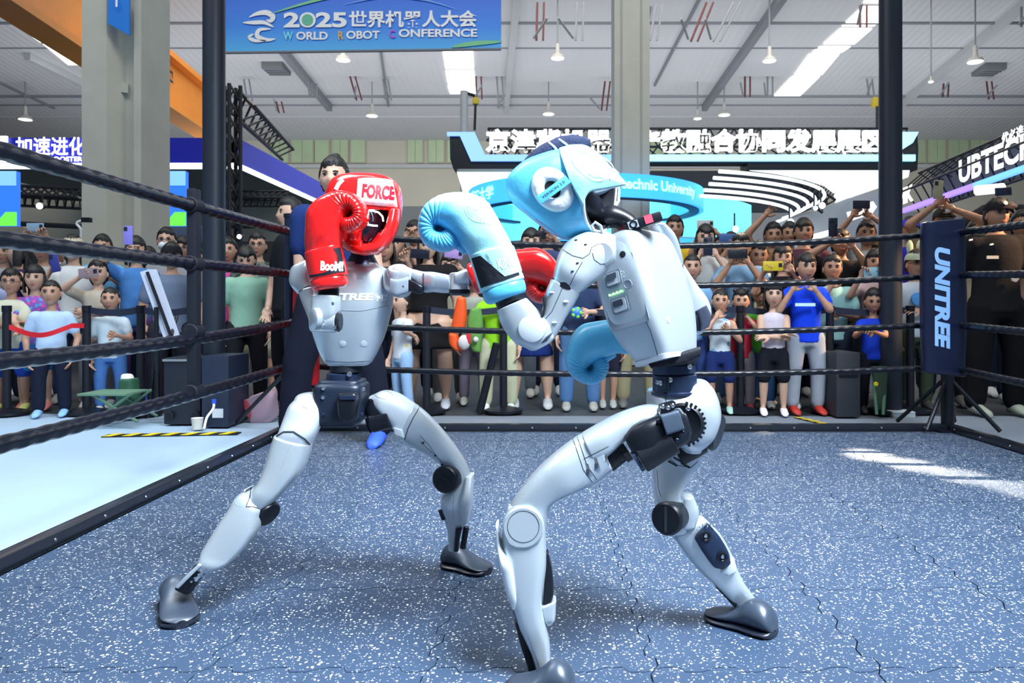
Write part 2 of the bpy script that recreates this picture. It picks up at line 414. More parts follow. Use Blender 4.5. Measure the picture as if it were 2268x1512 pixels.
# rope spacer strap on the left side
sp = empty('rope_spacer', (CLx, 3.47, 0)); tag(sp, 'black vertical strap tying the four left ropes together', 'strap')
mb = MB(); mb.box((CLx-.022, 3.44, .40), (CLx+.022, 3.50, 1.36), bev=.008); mb.build('strap_band', BLKM, sp)
for nm, z in lev:
    MB().cyl((CLx, 3.425, z-.018), (CLx, 3.515, z-.018), .036).build('rope_loop', BLKM, sp)
# corner posts
PB = mat('post_blue_black', (.012, .02, .05), .35, .3)
lp = empty('corner_post', (CLx-.02, CY+.06, 0)); tag(lp, 'dark blue left corner post of the ring behind the red pad', 'post')
MB().cyl((CLx-.03, CY+.06, 0), (CLx-.03, CY+.06, 1.40), .034).build('post_tube', PB, lp)
MB().cyl((CLx-.03, CY+.06, 1.40), (CLx-.03, CY+.06, 1.425), .04).build('post_cap', BLK, lp)
for dx, dy in ((-.45, .25), (.30, .42)):
    MB().cyl((CLx-.03, CY+.06, .42), (CLx-.03+dx, CY+.06+dy, 0.02), .014, n=10).build('brace_leg', BLK, lp)
MB().box((CLx-.14, CY-.02, 0), (CLx+.10, CY+.16, .012), bev=.004).build('base_plate', BLK, lp)
pr = empty('corner_pad', (CLx+.04, CY-.02, .5)); tag(pr, 'long red padded corner cushion at the left ring corner', 'pad')
REDP = mat('pad_red', (.55, .006, .012), .4, bump=.3, bscale=20)
loft([(656, 478, 712, 478), (652, 560, 712, 560), (650, 700, 708, 700), (646, 848, 706, 850)], CY-.07, .035, e=5, cap=.25).build('pad_cover', REDP, pr)
# right corner post and banner pad
rp = empty('corner_post', (CRx+.04, CY+.1, 0)); tag(rp, 'black right corner post on splayed legs behind the lettered banner', 'post')
MB().cyl((CRx+.04, CY+.1, 0), (CRx+.04, CY+.1, 1.40), .04).build('post_tube', BLK, rp)
for dx, dy in ((-.2, -.10), (.25, -.14), (.2, .3), (-.2, .3)):
    MB().cyl((CRx+.04, CY+.1, .36), (CRx+.04+dx, CY+.08+dy, .02), .014, n=10).build('brace_leg', BLK, rp)
MB().box((CRx-.06, CY, 0), (CRx+.14, CY+.2, .012)).build('base_plate', BLK, rp)
bn = empty('corner_banner', (CRx, CY-.08, .36)); tag(bn, 'dark navy vinyl corner banner with pale vertical lettering', 'banner')
NAVYV = mat('navy_vinyl', (.006, .010, .034), .3, bump=.6, bscale=7, coat=.15, spec=.35)
def wob(u, a): return 1+.02*math.sin(u*17+2*a)*math.sin(u*5)
pad = loft([(2042, 495, 2133, 487), (2040, 600, 2136, 600), (2041, 720, 2137, 720), (2043, 822, 2134, 832)], CY-.10, .05, e=4, cap=.15, sub=10, disp=wob, n=40).build('banner_sheet', NAVYV, bn)
LBLUE = mat('pale_blue_print', (.25, .47, .85), .5, emit=0)
decal('UNITREE', 2087, 660, 34, 90, pad, LBLUE, 'lettering', bn, width=225, bold=.05, shear=.18)

# ---------------------------------------------------------------- tall poles
def pole(px, pyb, r, top, lab):
    b = G(px, pyb); o = empty('tall_pole', b); tag(o, lab, 'pole')
    m = mat('pole_charcoal', (.012, .018, .032), .45, .1)
    MB().cyl(b, b+Vector((0, 0, top)), r, n=32).build('pole_shaft', m, o)
    MB().box(b+Vector((-r*1.7, -r*1.7, 0)), b+Vector((r*1.7, r*1.7, .03)), bev=.01).build('base_plate', BLK, o); return o
pole(1972, 915, .084, 5, 'thick charcoal pole rising out of the picture beside the lettered banner')
pole(474, 925, .079, 5, 'thick charcoal pole rising out of the picture left of the red robot')
# ---------------------------------------------------------------- boxing gloves
def glove(root, c1, f1, f2, s, Y, mats, ylean=0, strap=True, near=-1):
    """the glove profile, laid out along f1 (wrist to knuckles) with the palm on the f2 side"""
    main, cuffm, roll, patch = mats
    f1 = Vector(f1).normalized(); f2 = Vector(f2).normalized()
    c0 = Vector((1105, 600)); e1 = Vector((-.504, -.864)); e2 = Vector((-.864, .504)); c1 = Vector(c1)
    def T(x, y):
        d = Vector((x, y))-c0; a, b = d.dot(e1), d.dot(e2); q = c1+(f1*a+f2*b)*s; return q.x, q.y
    def M(st): return [T(q[0], q[1])+T(q[2], q[3])+((Y+(q[4] if len(q) > 4 else 0)*near*-1), (q[5] if len(q) > 5 else .05)*s*Y/1.62) for q in st]
    W = .050
    st = [(1044, 585, 1140, 560, 0, .040), (1036, 562, 1131, 535, 0, .044), (1022, 543, 1117, 508, 0, .050), (1006, 526, 1100, 478, 0, .053),
          (990, 512, 1078, 446, 0, .054), (980, 505, 1046, 430, 0, .053), (973, 502, 1008, 427, 0, .052), (969, 502, 970, 436, 0, .051),
          (967, 504, 940, 460, 0, .050), (967, 507, 928, 498, 0, .050), (968, 510, 934, 531, 0, .050), (971, 512, 953, 551, 0, .049), (976, 513, 982, 558, 0, .047),
          (981, 512, 1005, 552, 0, .043), (984, 508, 1014, 538, 0, .036)]
    def dp(u, a):
        if u < .40: return 1+.006*math.sin(a*5+u*30)
        k = min(1, (u-.40)/.08)
        side = abs(math.sin(a)); w_ = 1-abs(math.sin(u*100+.6*math.sin(a*2)))
        return 1+k*(-.065*(w_**1.8)*(.3+.7*side)+.006*math.sin(u*31+a*3))
    g_ = loft(M(st), Y, .05, e=2.5, cap=.45, sub=18, n=52, disp=dp).build('boxing_glove', main, root, auto=1.2)
    th = [(957, 512, 968, 488, .028, .020), (968, 525, 985, 494, .031, .025), (988, 538, 1004, 508, .033, .026), (1008, 550, 1026, 523, .030, .024), (1024, 562, 1040, 544, .022, .018)]
    loft(M(th), Y, .02, e=2.2, cap=.7, sub=6).build('thumb', main, g_, auto=1.2)
    cf = [(1076, 660, 1161, 630, 0, .044), (1064, 640, 1158, 610, 0, .043), (1052, 610, 1150, 583, 0, .043), (1044, 584, 1141, 558, 0, .042)]
    def dc(u, a): return 1+.012*math.sin(u*14+1)
    cu = loft(M(cf), Y, .04, e=2.5, cap=.12, sub=8, disp=dc).build('glove_cuff', roll, g_, auto=1.2)
    hm = [(1072, 664, 1165, 634, 0, .049), (1069, 655, 1163, 625, 0, .049)]
    loft(M(hm), Y, .045, e=2.5, cap=.3, sub=2).build('cuff_hem', roll, g_, auto=1.2)
    if strap:
        ss = [(1062, 645, 1161, 614, 0, .0475), (1052, 612, 1152, 584, 0, .0475), (1041, 570, 1139, 546, 0, .0475)]
        sb = loft(M(ss), Y, .045, e=2.6, cap=.08, sub=4).build('wrist_strap', cuffm, g_, auto=1.2)
        pdecal([T(*p) for p in ((1045, 572), (1064, 566), (1063, 586), (1071, 604), (1088, 615), (1118, 612), (1156, 600), (1158, 606), (1118, 620), (1092, 628), (1066, 638))], sb, patch, 'hook_patch', g_, .0012)
    return g_, cu, T
GB = (BLUEG, MINT, BLUEG, BLKM)

# ================================================================ BLUE-GLOVED ROBOT
Yb = 1.75
bl = empty('boxing_robot', (G(1400, 1450).x, 1.75, 0)); tag(bl, 'silver humanoid robot in pale blue boxing gloves and headgear, seen from behind', 'robot')
# torso shell : a box with rounded corners, leaning left
psi = math.radians(36); lean = math.radians(15)
fw0 = Vector((-math.cos(psi), math.sin(psi), 0)); lf = Vector((-math.sin(psi), -math.cos(psi), 0))
up = (Vector((0, 0, 1))*math.cos(lean)+fw0*math.sin(lean)*1.12).normalized(); fw = (fw0-up*fw0.dot(up)).normalized(); lf = up.cross(fw) * (1 if up.cross(fw).dot(lf) > 0 else -1)
lf = lf.normalized()
Tc = P(1436, 655, Yb)
def TB(a, b, c): return Tc+fw*a+lf*b+up*c       # forward, left (towards the lens), up
def tloft(st, e=5, n=56, mb=None):
    rs = []
    for q in dense(st, 8):
        c, fa, ba, hw, k = q[0], q[1], q[2], q[3], q[4]   # up, front, back extents, half width, forward shift
        r = []
        for j in range(n):
            a = 2*PI*j/n; ca, sa = math.cos(a), math.sin(a)
            x = math.copysign(abs(ca)**(2/e), ca); y = math.copysign(abs(sa)**(2/e), sa)
            r.append(TB(k+(fa if x > 0 else ba)*x, hw*y, c))
        rs.append(r)
    return (mb or MB()).rings(rs)
tor = tloft([(.152, .025, .03, .060, .01), (.150, .044, .046, .082, .008), (.140, .058, .058, .098, .006), (.110, .066, .064, .112, .004), (.04, .074, .066, .120, 0),
             (-.04, .074, .066, .118, 0), (-.09, .064, .062, .108, 0), (-.135, .046, .056, .090, 0), (-.150, .040, .052, .084, 0), (-.152, .036, .048, .08, 0)], e=5.5).build('torso_shell', SILVER, bl, auto=.9)
# side (battery) panel
def LB(a, c, off=.0): # point on the side face
    hw = .120-max(0, (c-.04))*.25-max(0, (-.04-c))*.30
    return TB(a, hw+off, c)
def sideplate(pts, th, m, nm, par, off=0, bev=0):
    mb = MB(); n = len(pts); mb.add([LB(a, c, off) for a, c in pts]+[LB(a, c, off+th) for a, c in pts], [tuple(range(n))[::-1], tuple(range(n, 2*n))]+[(i, (i+1) % n, n+(i+1) % n, n+i) for i in range(n)])
    return mb.build(nm, m, par, smooth=False)
def rr(x0, y0, x1, y1, r, k=5):
    o = []
    for cx, cy, a in ((x1-r, y1-r, 0), (x0+r, y1-r, 90), (x0+r, y0+r, 180), (x1-r, y0+r, 270)):
        for i in range(k): t = math.radians(a+90*i/(k-1)); o.append((cx+r*math.cos(t), cy+r*math.sin(t)))
    return o
bp_ = sideplate(rr(-.046, -.072, .054, .088, .006), .003, GREYP, 'battery_panel', bl, .0015)
for c in (.040, -.022):
    sideplate(rr(-.010, c-.016, .032, c+.020, .006), .0022, mat('panel_rim', (.22, .27, .33), .4, .3), 'handle_rim', bp_, .0040)
    sideplate(rr(-.006, c-.012, .028, c+.016, .005), .001, mat('recess_grey', (.42, .49, .56), .5), 'handle_recess', bp_, .0066)
    sideplate(rr(.000, c+.000, .026, c+.014, .003), .001, mat('recess_dark', (.03, .045, .07), .6), 'handle_slot', bp_, .0080)
LED = mat('green_led', (.35, 1, .25), emit=3)
for k in range(4):
    p = LB(.030-.010*k, .009, .0045); MB().lathe(p, lf, [(0, .0026), (.001, .0022)], 10).build('status_light', LED, bp_)
MB().lathe(LB(-.022, .018, .0045), lf, [(0, .011), (.002, .011), (.0025, .009), (.0015, .0085)], 24).build('power_button', GREYP, bp_)
# lower hem plates
tloft([(-.148, .046, .055, .088, 0), (-.158, .044, .053, .086, 0)], e=5.5).build('torso_hem', SILVER2, bl)
seam([(1427, 705), (1440, 730), (1452, 770), (1460, 800)], tor)
decal('G1', 1379, 606, 10, 70, [tor, bp_], WHITEP, 'label_plate', tor, bold=0)
for x, y in ((1480, 708), (1537, 674), (1379, 563)):
    h = hit(x, y, [tor], 0)
    if h: MB().lathe(h[0]-h[1]*.002, h[1], [(0, .008), (.0028, .0075), (.003, .0055)], 20).build('round_plug', SILVER2 if x > 1400 else BLK, tor)
# neck and shoulder device
loft([(1312, 500, 1330, 462, 1.74, .04), (1335, 506, 1360, 455, 1.74, .05), (1365, 504, 1400, 475, 1.74, .05), (1375, 518, 1415, 490, 1.74, .055)], 1.74, .05, e=2.3, cap=.3).build('neck_cover', BLK, bl)
mb = MB(); c = P(1424, 492, 1.70); u = (P(1462, 480, 1.70)-P(1382, 505, 1.70)).normalized()*.042; v = Vector((0, 1, 0))*.022; w = u.cross(v).normalized()*.0115
mb.obox(c, u, v, w, bev=.004); dv = mb.build('sensor_box', BLK, bl)
MB().lathe(c-u*.62-v*1.0, (0, -1, 0), [(-.002, .009), (.002, .009), (.003, .006), (.0, .005)], 20).build('lens', mat('lens_dark', (.005, .005, .01), .08), dv)
MB().obox(c+u*.25-v*1.0+w*.1, u*.22, v*.06, w*.8).build('red_tag', mat('pink_tag', (.8, .08, .14), .4), dv)
MB().obox(c+u*.25+w*1.0, u*.22, v*.5, w*.1).build('red_tag', mat('pink_tag', (.8, .08, .14), .4), dv)
MB().obox(c-u*.62-v*1.02, u*.28, v*.03, w*.75).build('lens_bezel', SILVER, dv)
# left (near) arm
Ya = 1.60
ua = loft([(1225, 613, 1285, 648, Ya, .034), (1230, 585, 1305, 634, Ya, .040), (1240, 556, 1334, 612, Ya+.01, .044), (1262, 530, 1356, 585, Ya+.02, .046), (1296, 515, 1364, 556, Ya+.03, .044), (1325, 514, 1362, 532, Ya+.04, .036)], Ya, .04, e=2.8, cap=.3, cap2=.45).build('shoulder_cover', SILVER, bl, auto=.9)
for pl in ([(1312, 560), (1316, 575), (1330, 585), (1348, 583)], [(1247, 553), (1268, 566), (1291, 572), (1306, 562), (1310, 548), (1325, 540), (1340, 540)], [(1262, 632), (1275, 605), (1290, 580)]): seam(pl, ua, r=.0008)
MB().lathe(P(1336, 560, Ya-.035)+Vector((0, .02, 0)), (-.25, -1, .1), [(-.02, .027), (.000, .027), (.005, .022), (.005, .001)], 32).build('shoulder_disc', SILVER, ua)
for x, y in ((1276, 531), (1297, 541), (1279, 582), (1268, 600)): 
    h = hit(x, y, [ua], 0)
    if h: MB().ell(h[0], .0034, .0034, .0016, 10, 6).build('screw_hole', SEAM, ua)
MB().cyl(P(1222, 610, Ya)*.5+P(1288, 650, Ya)*.5+Vector((0, 0, .004)), P(1218, 616, Ya)*.5+P(1284, 656, Ya)*.5+Vector((-.001, 0, -.004)), .0345, n=40).build('joint_gap', BLK, ua)
eb = loft([(1219, 620, 1284, 652, Ya, .033), (1209, 645, 1270, 678, Ya, .033), (1203, 675, 1253, 705, Ya, .032), (1196, 700, 1239, 732, Ya, .031), (1178, 712, 1222, 756, Ya, .031), (1160, 722, 1196, 772, Ya, .028)], Ya, .033, e=2.8, cap=.1, cap2=.5).build('upper_arm', SILVER, bl, auto=.9)
seam([(1247, 634), (1236, 660), (1222, 690), (1208, 706)], eb, r=.0008)
for x, y in ((1253, 668), (1228, 714), (1222, 648)):
    h = hit(x, y, [eb], 0)
    if h: MB().ell(h[0], .006, .004, .0025, 12, 6).build('screw_hole', WHITEP, eb)
fa = loft([(1101, 690, 1168, 661, 1.59, .033), (1107, 712, 1184, 678, 1.59, .034), (1122, 738, 1202, 698, 1.59, .035), (1142, 760, 1218, 716, 1.585, .035), (1166, 771, 1224, 738, 1.585, .032)], 1.59, .034, e=2.6, cap=.08, cap2=.45).build('forearm', SILVER, bl, auto=.9)
MB().lathe(P(1178, 728, 1.552), (-.05, -1, .1), [(-.01, .0285), (.003, .0285), (.0045, .026), (.0045, .001)], 40).build('elbow_disc', SILVER2, fa)
seam(arcpx(1178, 728, 30, 30, 0, 360, 40), fa, r=.0006)
loft([(1200, 662, 1207, 653, 1.575), (1203, 680, 1210, 672, 1.575), (1198, 697, 1206, 697, 1.575)], 1.575, .012, e=3, cap=.3).build('rubber_bumper', BLKM, eb)
loft([(1197, 762, 1212, 742, 1.57), (1208, 757, 1224, 735, 1.57)], 1.57, .018, e=4, cap=.1).build('tape_patch', mat('navy_tape', (.02, .03, .06), .6), eb)
for k in range(3):
    MB().lathe(P(1137+k*5, 741+k*7, 1.575), (-.8, -.4, -.3), [(0, .006), (.006, .006), (.007, .004)], 14).build('hinge_bolt', STEEL, fa)
# wrist bellows
wa = (P(1135, 676, 1.59)); wb_ = P(1118, 636, 1.60)
ax = (wb_-wa).normalized(); Lw = (wb_-wa).length
prof = [(0, .030)]
for k in range(6): t = k/6*.62*Lw; prof += [(t, .031), (t+.002, .0325), (t+.0036, .0325), (t+.0048, .0295)]
prof += [(.66*Lw, .029), (Lw*1.3, .028)]
MB().lathe(wa, ax, prof, 36).build('wrist_bellows', BLK, bl)
g1, cu1, T1 = glove(bl, (1105, 600), (-.504, -.864), (-.864, .504), 1.0, 1.60, (BLUEG, MINT, BLUEG, BLKM))
# glove top blends to mint: strong light painted into the blue leather colour
def lit_top_leather():
    m = BLUEG.copy(); m.name = 'blue_leather_lit_top'; N, L, B = nodes(m)
    at = N.new('ShaderNodeAttribute'); at.attribute_name = 'panel'; mr = N.new('ShaderNodeMapRange'); mr.interpolation_type = 'SMOOTHSTEP'
    mr.inputs[1].default_value = -14; mr.inputs[2].default_value = 14; L.new(at.outputs['Fac'], mr.inputs[0])
    mx = N.new('ShaderNodeMix'); mx.data_type = 'RGBA'; L.new(mr.outputs[0], mx.inputs[0]); L.new(B.inputs['Base Color'].links[0].from_socket, mx.inputs[6]); mx.inputs[7].default_value = (.40, .80, .84, 1)
    L.new(mx.outputs[2], B.inputs['Base Color']); return m
TT = lit_top_leather()
def lit_top_blend(o, pts):
    me = o.data; me.materials[0] = TT; at = me.attributes.new('panel', 'FLOAT', 'POINT'); vals = []  # 'panel' holds signed distance from the painted light edge
    for v in me.vertices:
        px = VX+v.co.x/v.co.y*F; py = VY-(v.co.z-CH)/v.co.y*F; best = 1e9; sg = 1
        for (x0, y0), (x1, y1) in zip(pts, pts[1:]):
            dx, dy = x1-x0, y1-y0; t = max(0, min(1, ((px-x0)*dx+(py-y0)*dy)/(dx*dx+dy*dy))); qx, qy = px-x0-t*dx, py-y0-t*dy; d = math.hypot(qx, qy)
            if d < best: best = d; sg = 1 if dx*qy-dy*qx < 0 else -1
        vals.append(best*sg)
    at.data.foreach_set('value', vals)
lit_top_blend(g1, [(930, 440), (962, 448), (992, 452), (1014, 476), (1034, 520), (1050, 560), (1062, 590)])
ringdecal(1058, 462, 33, 27, .06, g1, PALEP, 'round_emblem', rot=48)
ringdecal(1058, 462, 27, 21, .05, g1, PALEP, 'round_emblem', rot=48)
decal('GINGPAI', 1052, 458, 12, 22, g1, PALEP, 'lettering', bold=.03, width=38)
decal('G I N G', 1068, 490, 7, 14, g1, WHITEP, 'lettering', bold=.03, width=44)
tg = [g1, cu1]+[c for c in g1.children]
bpy.context.view_layer.update()
decal('VERSION 2.0', 1086, 582, 6, 62, tg, BLACKP, 'lettering', g1, bold=0, width=44)
decal('KING', 1122, 582, 24, -12, tg, PALEP, 'lettering', g1, bold=.03, width=40)
seam([(1042, 572), (1070, 558), (1105, 552), (1133, 545)], g1, r=.0007, m=WHITEP, name='stitching')
seam([(1040, 567), (1068, 553), (1103, 547), (1131, 540)], g1, r=.0007, m=WHITEP, name='stitching')
# right (far) arm
ra = loft([(1438, 505, 1474, 500, 1.84, .05), (1450, 545, 1494, 522, 1.86, .05), (1462, 585, 1508, 562, 1.88, .045), (1468, 600, 1512, 584, 1.89, .04)], 1.86, .05, e=2.6, cap=.5, cap2=.2).build('shoulder_cover', SILVER, bl, auto=.9)
rb = loft([(1466, 600, 1514, 588, 1.89, .038), (1485, 640, 1542, 630, 1.9, .038), (1500, 680, 1566, 662, 1.9, .038), (1508, 715, 1574, 695, 1.9, .038), (1515, 740, 1560, 728, 1.9, .034)], 1.9, .038, e=2.8, cap=.15, cap2=.4).build('upper_arm', SILVER, bl, auto=.9)
loft([(1540, 690, 1564, 676, 1.862), (1548, 718, 1574, 700, 1.862), (1548, 732, 1570, 722, 1.862)], 1.862, .012, e=4, cap=.1).build('tape_patch', mat('navy_tape', (.02, .03, .06), .6), rb)
MB().lathe(P(1545, 715, 1.86), (.2, -1, 0), [(-.02, .02), (.004, .02), (.006, .015)], 24).build('elbow_disc', BLK, rb)
MB().lathe(P(1506, 590, 1.845), (.2, -1, .2), [(0, .008), (.004, .008), (.006, .005)], 14).build('hinge_bolt', STEEL, ra)
loft([(1545, 700, 1520, 742, 1.9, .034), (1490, 695, 1480, 745, 1.9, .034), (1440, 710, 1440, 755, 1.9, .03)], 1.9, .034, e=2.6).build('forearm', SILVER, bl)
MB().cyl(P(1450, 735, 1.9), P(1400, 740, 1.9), .028).build('wrist_bellows', BLK, bl)
g2, cu2, T2 = glove(bl, (1412, 742), (-.985, .17), (.17, .985), .80, 1.90, (BLUEG, MINT, BLUEG, BLKM), strap=False)
# waist
def stack(cs, nm, m, n=40, parent=bl):
    """cs: list of (x, y, halfwidth px, Y) along an axis"""
    mb = MB(); p0 = P(cs[0][0], cs[0][1], cs[0][3]); p1 = P(cs[-1][0], cs[-1][1], cs[-1][3]); ax = (p1-p0).normalized()
    pr = [((P(x, y, Y_)-p0).dot(ax), w_/F*Y_) for x, y, w_, Y_ in cs]
    return mb.lathe(p0, ax, pr, n).build(nm, m, parent)
stack([(1489, 772, 20, Yb), (1489, 775, 54, Yb), (1490, 792, 58, Yb), (1491, 800, 52, Yb), (1491, 806, 50, Yb)], 'waist_bearing', BLKM)
loft([(1438, 806, 1445, 816), (1500, 782, 1512, 806), (1548, 768, 1548, 790)], 1.68, .01, e=3).build('torn_cover', BLKM, bl)
stack([(1492, 806, 44, Yb), (1492, 808, 47, Yb), (1493, 826, 47, Yb), (1493, 828, 42, Yb)], 'waist_clamp', NAVY)
wm = stack([(1494, 828, 44, Yb), (1494, 830, 48, Yb), (1495, 864, 49, Yb), (1495, 866, 54, Yb), (1495, 872, 54, Yb), (1495, 874, 40, Yb)], 'waist_motor', NAVY)
for x, y in ((1528, 812), (1484, 841), (1462, 848)):
    MB().lathe(P(x, y, 1.70), (.1, -1, 0), [(-.02, .006), (.0, .006), (.001, .003), (-.001, .0025)], 14).build('bolt', STEEL, wm)
MB().box(P(1478, 832, 1.695)-Vector((0, .003, 0)), P(1482, 866, 1.695)+Vector((0, .02, 0))).build('cable', BLK, wm)
# pelvis
def dpv(u, a): return 1
pv = loft([(1434, 872, 1566, 846, 1.78, .07), (1434, 884, 1578, 862, 1.78, .085), (1437, 904, 1588, 892, 1.78, .095), (1452, 932, 1589, 926, 1.78, .095), (1478, 965, 1574, 965, 1.78, .085), (1508, 990, 1550, 992, 1.78, .05)], 1.78, .09, e=3, cap=.12, cap2=.4, sub=8).build('pelvis_shell', SILVER, bl, auto=.9)
seam([(1474, 862), (1474, 880), (1477, 905)], pv); 
h = hit(1520, 877, [pv], 0)
if h: MB().ell(h[0], .007, .003, .0035, 12, 6).build('screw_hole', SEAM, pv)
hc = P(1512, 938, 1.69)
hm = MB().lathe(hc, (-.25, -1, .1), [(-.07, .043), (0, .047), (.006, .047), (.010, .041), (.007, .036), (.006, .001)], 48).build('hip_ring', BLK, bl)
for k in range(13):
    a = math.radians(-75+k*13); e_ = Vector((math.cos(a)*.047, -.004, math.sin(a)*.047))
    MB().obox(hc+e_+Vector((.0, -.004, 0)), Vector((math.cos(a), 0, math.sin(a)))*.0045, Vector((0, .004, 0)), Vector((-math.sin(a), 0, math.cos(a)))*.0025).build('cooling_fin', BLK, hm)
mtr = loft([(1384, 958, 1410, 1006, 1.62, .035), (1400, 940, 1425, 1012, 1.62, .042), (1432, 924, 1452, 1008, 1.62, .045), (1470, 912, 1490, 994, 1.63, .045), (1500, 906, 1520, 975, 1.64, .04), (1512, 912, 1526, 960, 1.65, .036)], 1.62, .04, e=4, cap=.25, sub=6).build('hip_motor', BLK, bl)
loft([(1462, 918, 1477, 962, 1.58, .012), (1500, 908, 1514, 950, 1.58, .012)], 1.58, .012, e=6, cap=.1).build('motor_cover', mat('grey_blue_plastic', (.06, .085, .13), .4), mtr)
MB().cyl(P(1418, 1018, 1.60), P(1490, 975, 1.60), .030, n=36).build('motor_drum', BLK, mtr)
MB().cyl(P(1409, 1023, 1.60), P(1417, 1018, 1.60), .024, n=36).build('drum_cap', NAVY, mtr)
for x, y in ((1460, 932), (1478, 966), (1525, 905), (1468, 900), (1480, 903), (1490, 898), (1470, 1000), (1512, 958), (1500, 975)):
    MB().lathe(P(x, y, 1.575), (0, -1, .1), [(-.01, .0045), (0, .0045), (.001, .0028), (-.001, .002)], 12).build('bolt', STEEL if y < 910 else NAVY, mtr)
mb = MB(); mb.obox(P(1476, 902, 1.62), (P(1496, 896, 1.62)-P(1464, 905, 1.62))*.5, Vector((0, .02, 0)), Vector((.002, 0, .010)), bev=.003); mb.build('bracket', BLK, mtr)
dc = P(1578, 955, 1.80); MB().lathe(dc, (.82, -.45, -.25), [(-.03, .030), (.0, .044), (.012, .045), (.018, .040), (.018, .001)], 40).build('far_hip_motor', BLK, bl)
# left (near) leg
Yt = 1.66
t1 = loft([(1466, 900, 1470, 932, 1.68, .045), (1432, 897, 1440, 945, 1.67, .052), (1376, 914, 1385, 972, 1.66, .056), (1326, 939, 1348, 1004, 1.65, .058), (1290, 960, 1318, 1020, 1.65, .058)], Yt, .05, e=2.8, cap=.3, cap2=.1, sub=8).build('thigh_cover', SILVER, bl, auto=.9)
t2 = loft([(1308, 952, 1352, 1042, 1.65, .055), (1278, 967, 1324, 1064, 1.65, .056), (1229, 1003, 1272, 1088, 1.64, .054), (1184, 1044, 1236, 1104, 1.64, .050), (1150, 1086, 1218, 1122, 1.64, .046), (1128, 1122, 1213, 1150, 1.64, .043), (1122, 1145, 1212, 1165, 1.64, .040)], Yt, .05, e=2.8, cap=.12, cap2=.3, sub=8, n=40).build('thigh', SILVER, bl, auto=.9)
for pl in ([(1279, 968), (1290, 1000), (1300, 1030), (1322, 1062)], [(1269, 972), (1280, 1004), (1292, 1040), (1312, 1068)], [(1293, 1016), (1348, 988)], [(1128, 1128), (1150, 1122), (1172, 1126), (1190, 1150), (1204, 1160)]): seam(pl, t2, objs=[t1, t2], r=.0009)
for x, y in ((1304, 1040), (1323, 1027), (1342, 1012)):
    h = hit(x, y, [t2], 0)
    if h:
        MB().obox(h[0], Vector((.0035, 0, -.001)), Vector((0, .0012, 0)), Vector((.005, 0, -.016)).normalized()*.015, bev=.001).build('slot', STEEL, t2)
        MB().obox(h[0]+Vector((-.002, -.0012, -.004)), Vector((.003, 0, 0)), Vector((0, .001, 0)), Vector((0, 0, .006))).build('slot_gap', SEAM, t2)
MB().cyl(P(1340, 1022, 1.655), P(1374, 995, 1.66), .028, n=30).build('thigh_motor', BLK, bl)
MB().cyl(P(1374, 998, 1.66), P(1386, 990, 1.66), .033, n=8).build('motor_flange', BLK, bl)
sh = loft([(1122, 1130, 1196, 1126, 1.63, .034), (1114, 1158, 1207, 1158, 1.63, .040), (1112, 1200, 1209, 1196, 1.63, .042), (1117, 1250, 1210, 1248, 1.63, .043), (1126, 1300, 1205, 1294, 1.63, .042), (1135, 1340, 1201, 1334, 1.63, .040),
           (1147, 1378, 1206, 1366, 1.63, .036), (1166, 1420, 1217, 1418, 1.63, .030), (1184, 1462, 1220, 1462, 1.63, .026), (1190, 1500, 1226, 1498, 1.63, .022)], 1.63, .04, e=3, cap=.35, cap2=.2, sub=8, n=40).build('shin', SILVER, bl, auto=.9)
kd = MB().lathe(P(1159, 1166, 1.592), (0, -1, .03), [(-.02, .045), (.004, .045), (.008, .041), (.008, .001)], 48).build('knee_disc', SILVER, sh)
seam(arcpx(1159, 1166, 35, 35, 0, 360, 50), kd, r=.0007)
loft([(1098, 1160, 1104, 1157, 1.63, .03), (1100, 1200, 1112, 1200, 1.63, .034), (1106, 1240, 1130, 1236, 1.61, .034), (1112, 1270, 1140, 1262, 1.61, .032), (1122, 1310, 1146, 1310, 1.61, .026), (1134, 1346, 1148, 1336, 1.61, .015)], 1.62, .03, e=3, cap=.2, sub=8).build('knee_guard', SILVER2, sh, auto=.9)
seam([(1137, 1350), (1150, 1390), (1166, 1440), (1172, 1500)], sh, r=.0012)
loft([(1140, 1372, 1158, 1372, 1.66, .02), (1152, 1420, 1172, 1420, 1.66, .02), (1168, 1470, 1186, 1470, 1.66, .02), (1176, 1505, 1190, 1505, 1.66, .02)], 1.66, .02, e=5, cap=.1).build('shin_bracket', BLK, bl)
loft([(1207, 1225, 1214, 1220, 1.64, .018), (1206, 1270, 1224, 1262, 1.64, .02), (1205, 1310, 1226, 1305, 1.64, .02), (1203, 1336, 1222, 1332, 1.64, .018)], 1.64, .02, e=5, cap=.15).build('calf_linkage', BLK, bl)
cp = loft([(1198, 1340, 1232, 1326, 1.64, .025), (1204, 1366, 1230, 1362, 1.64, .026), (1210, 1380, 1226, 1372, 1.64, .02)], 1.64, .025, e=4, cap=.2).build('calf_cover', SILVER, bl)
MB().lathe(P(1206, 1503, 1.60), (0, -1, 0), [(-.06, .012), (.002, .012), (.004, .009), (.002, .006), (.003, .001)], 20).build('ankle_bolt', STEEL, bl)
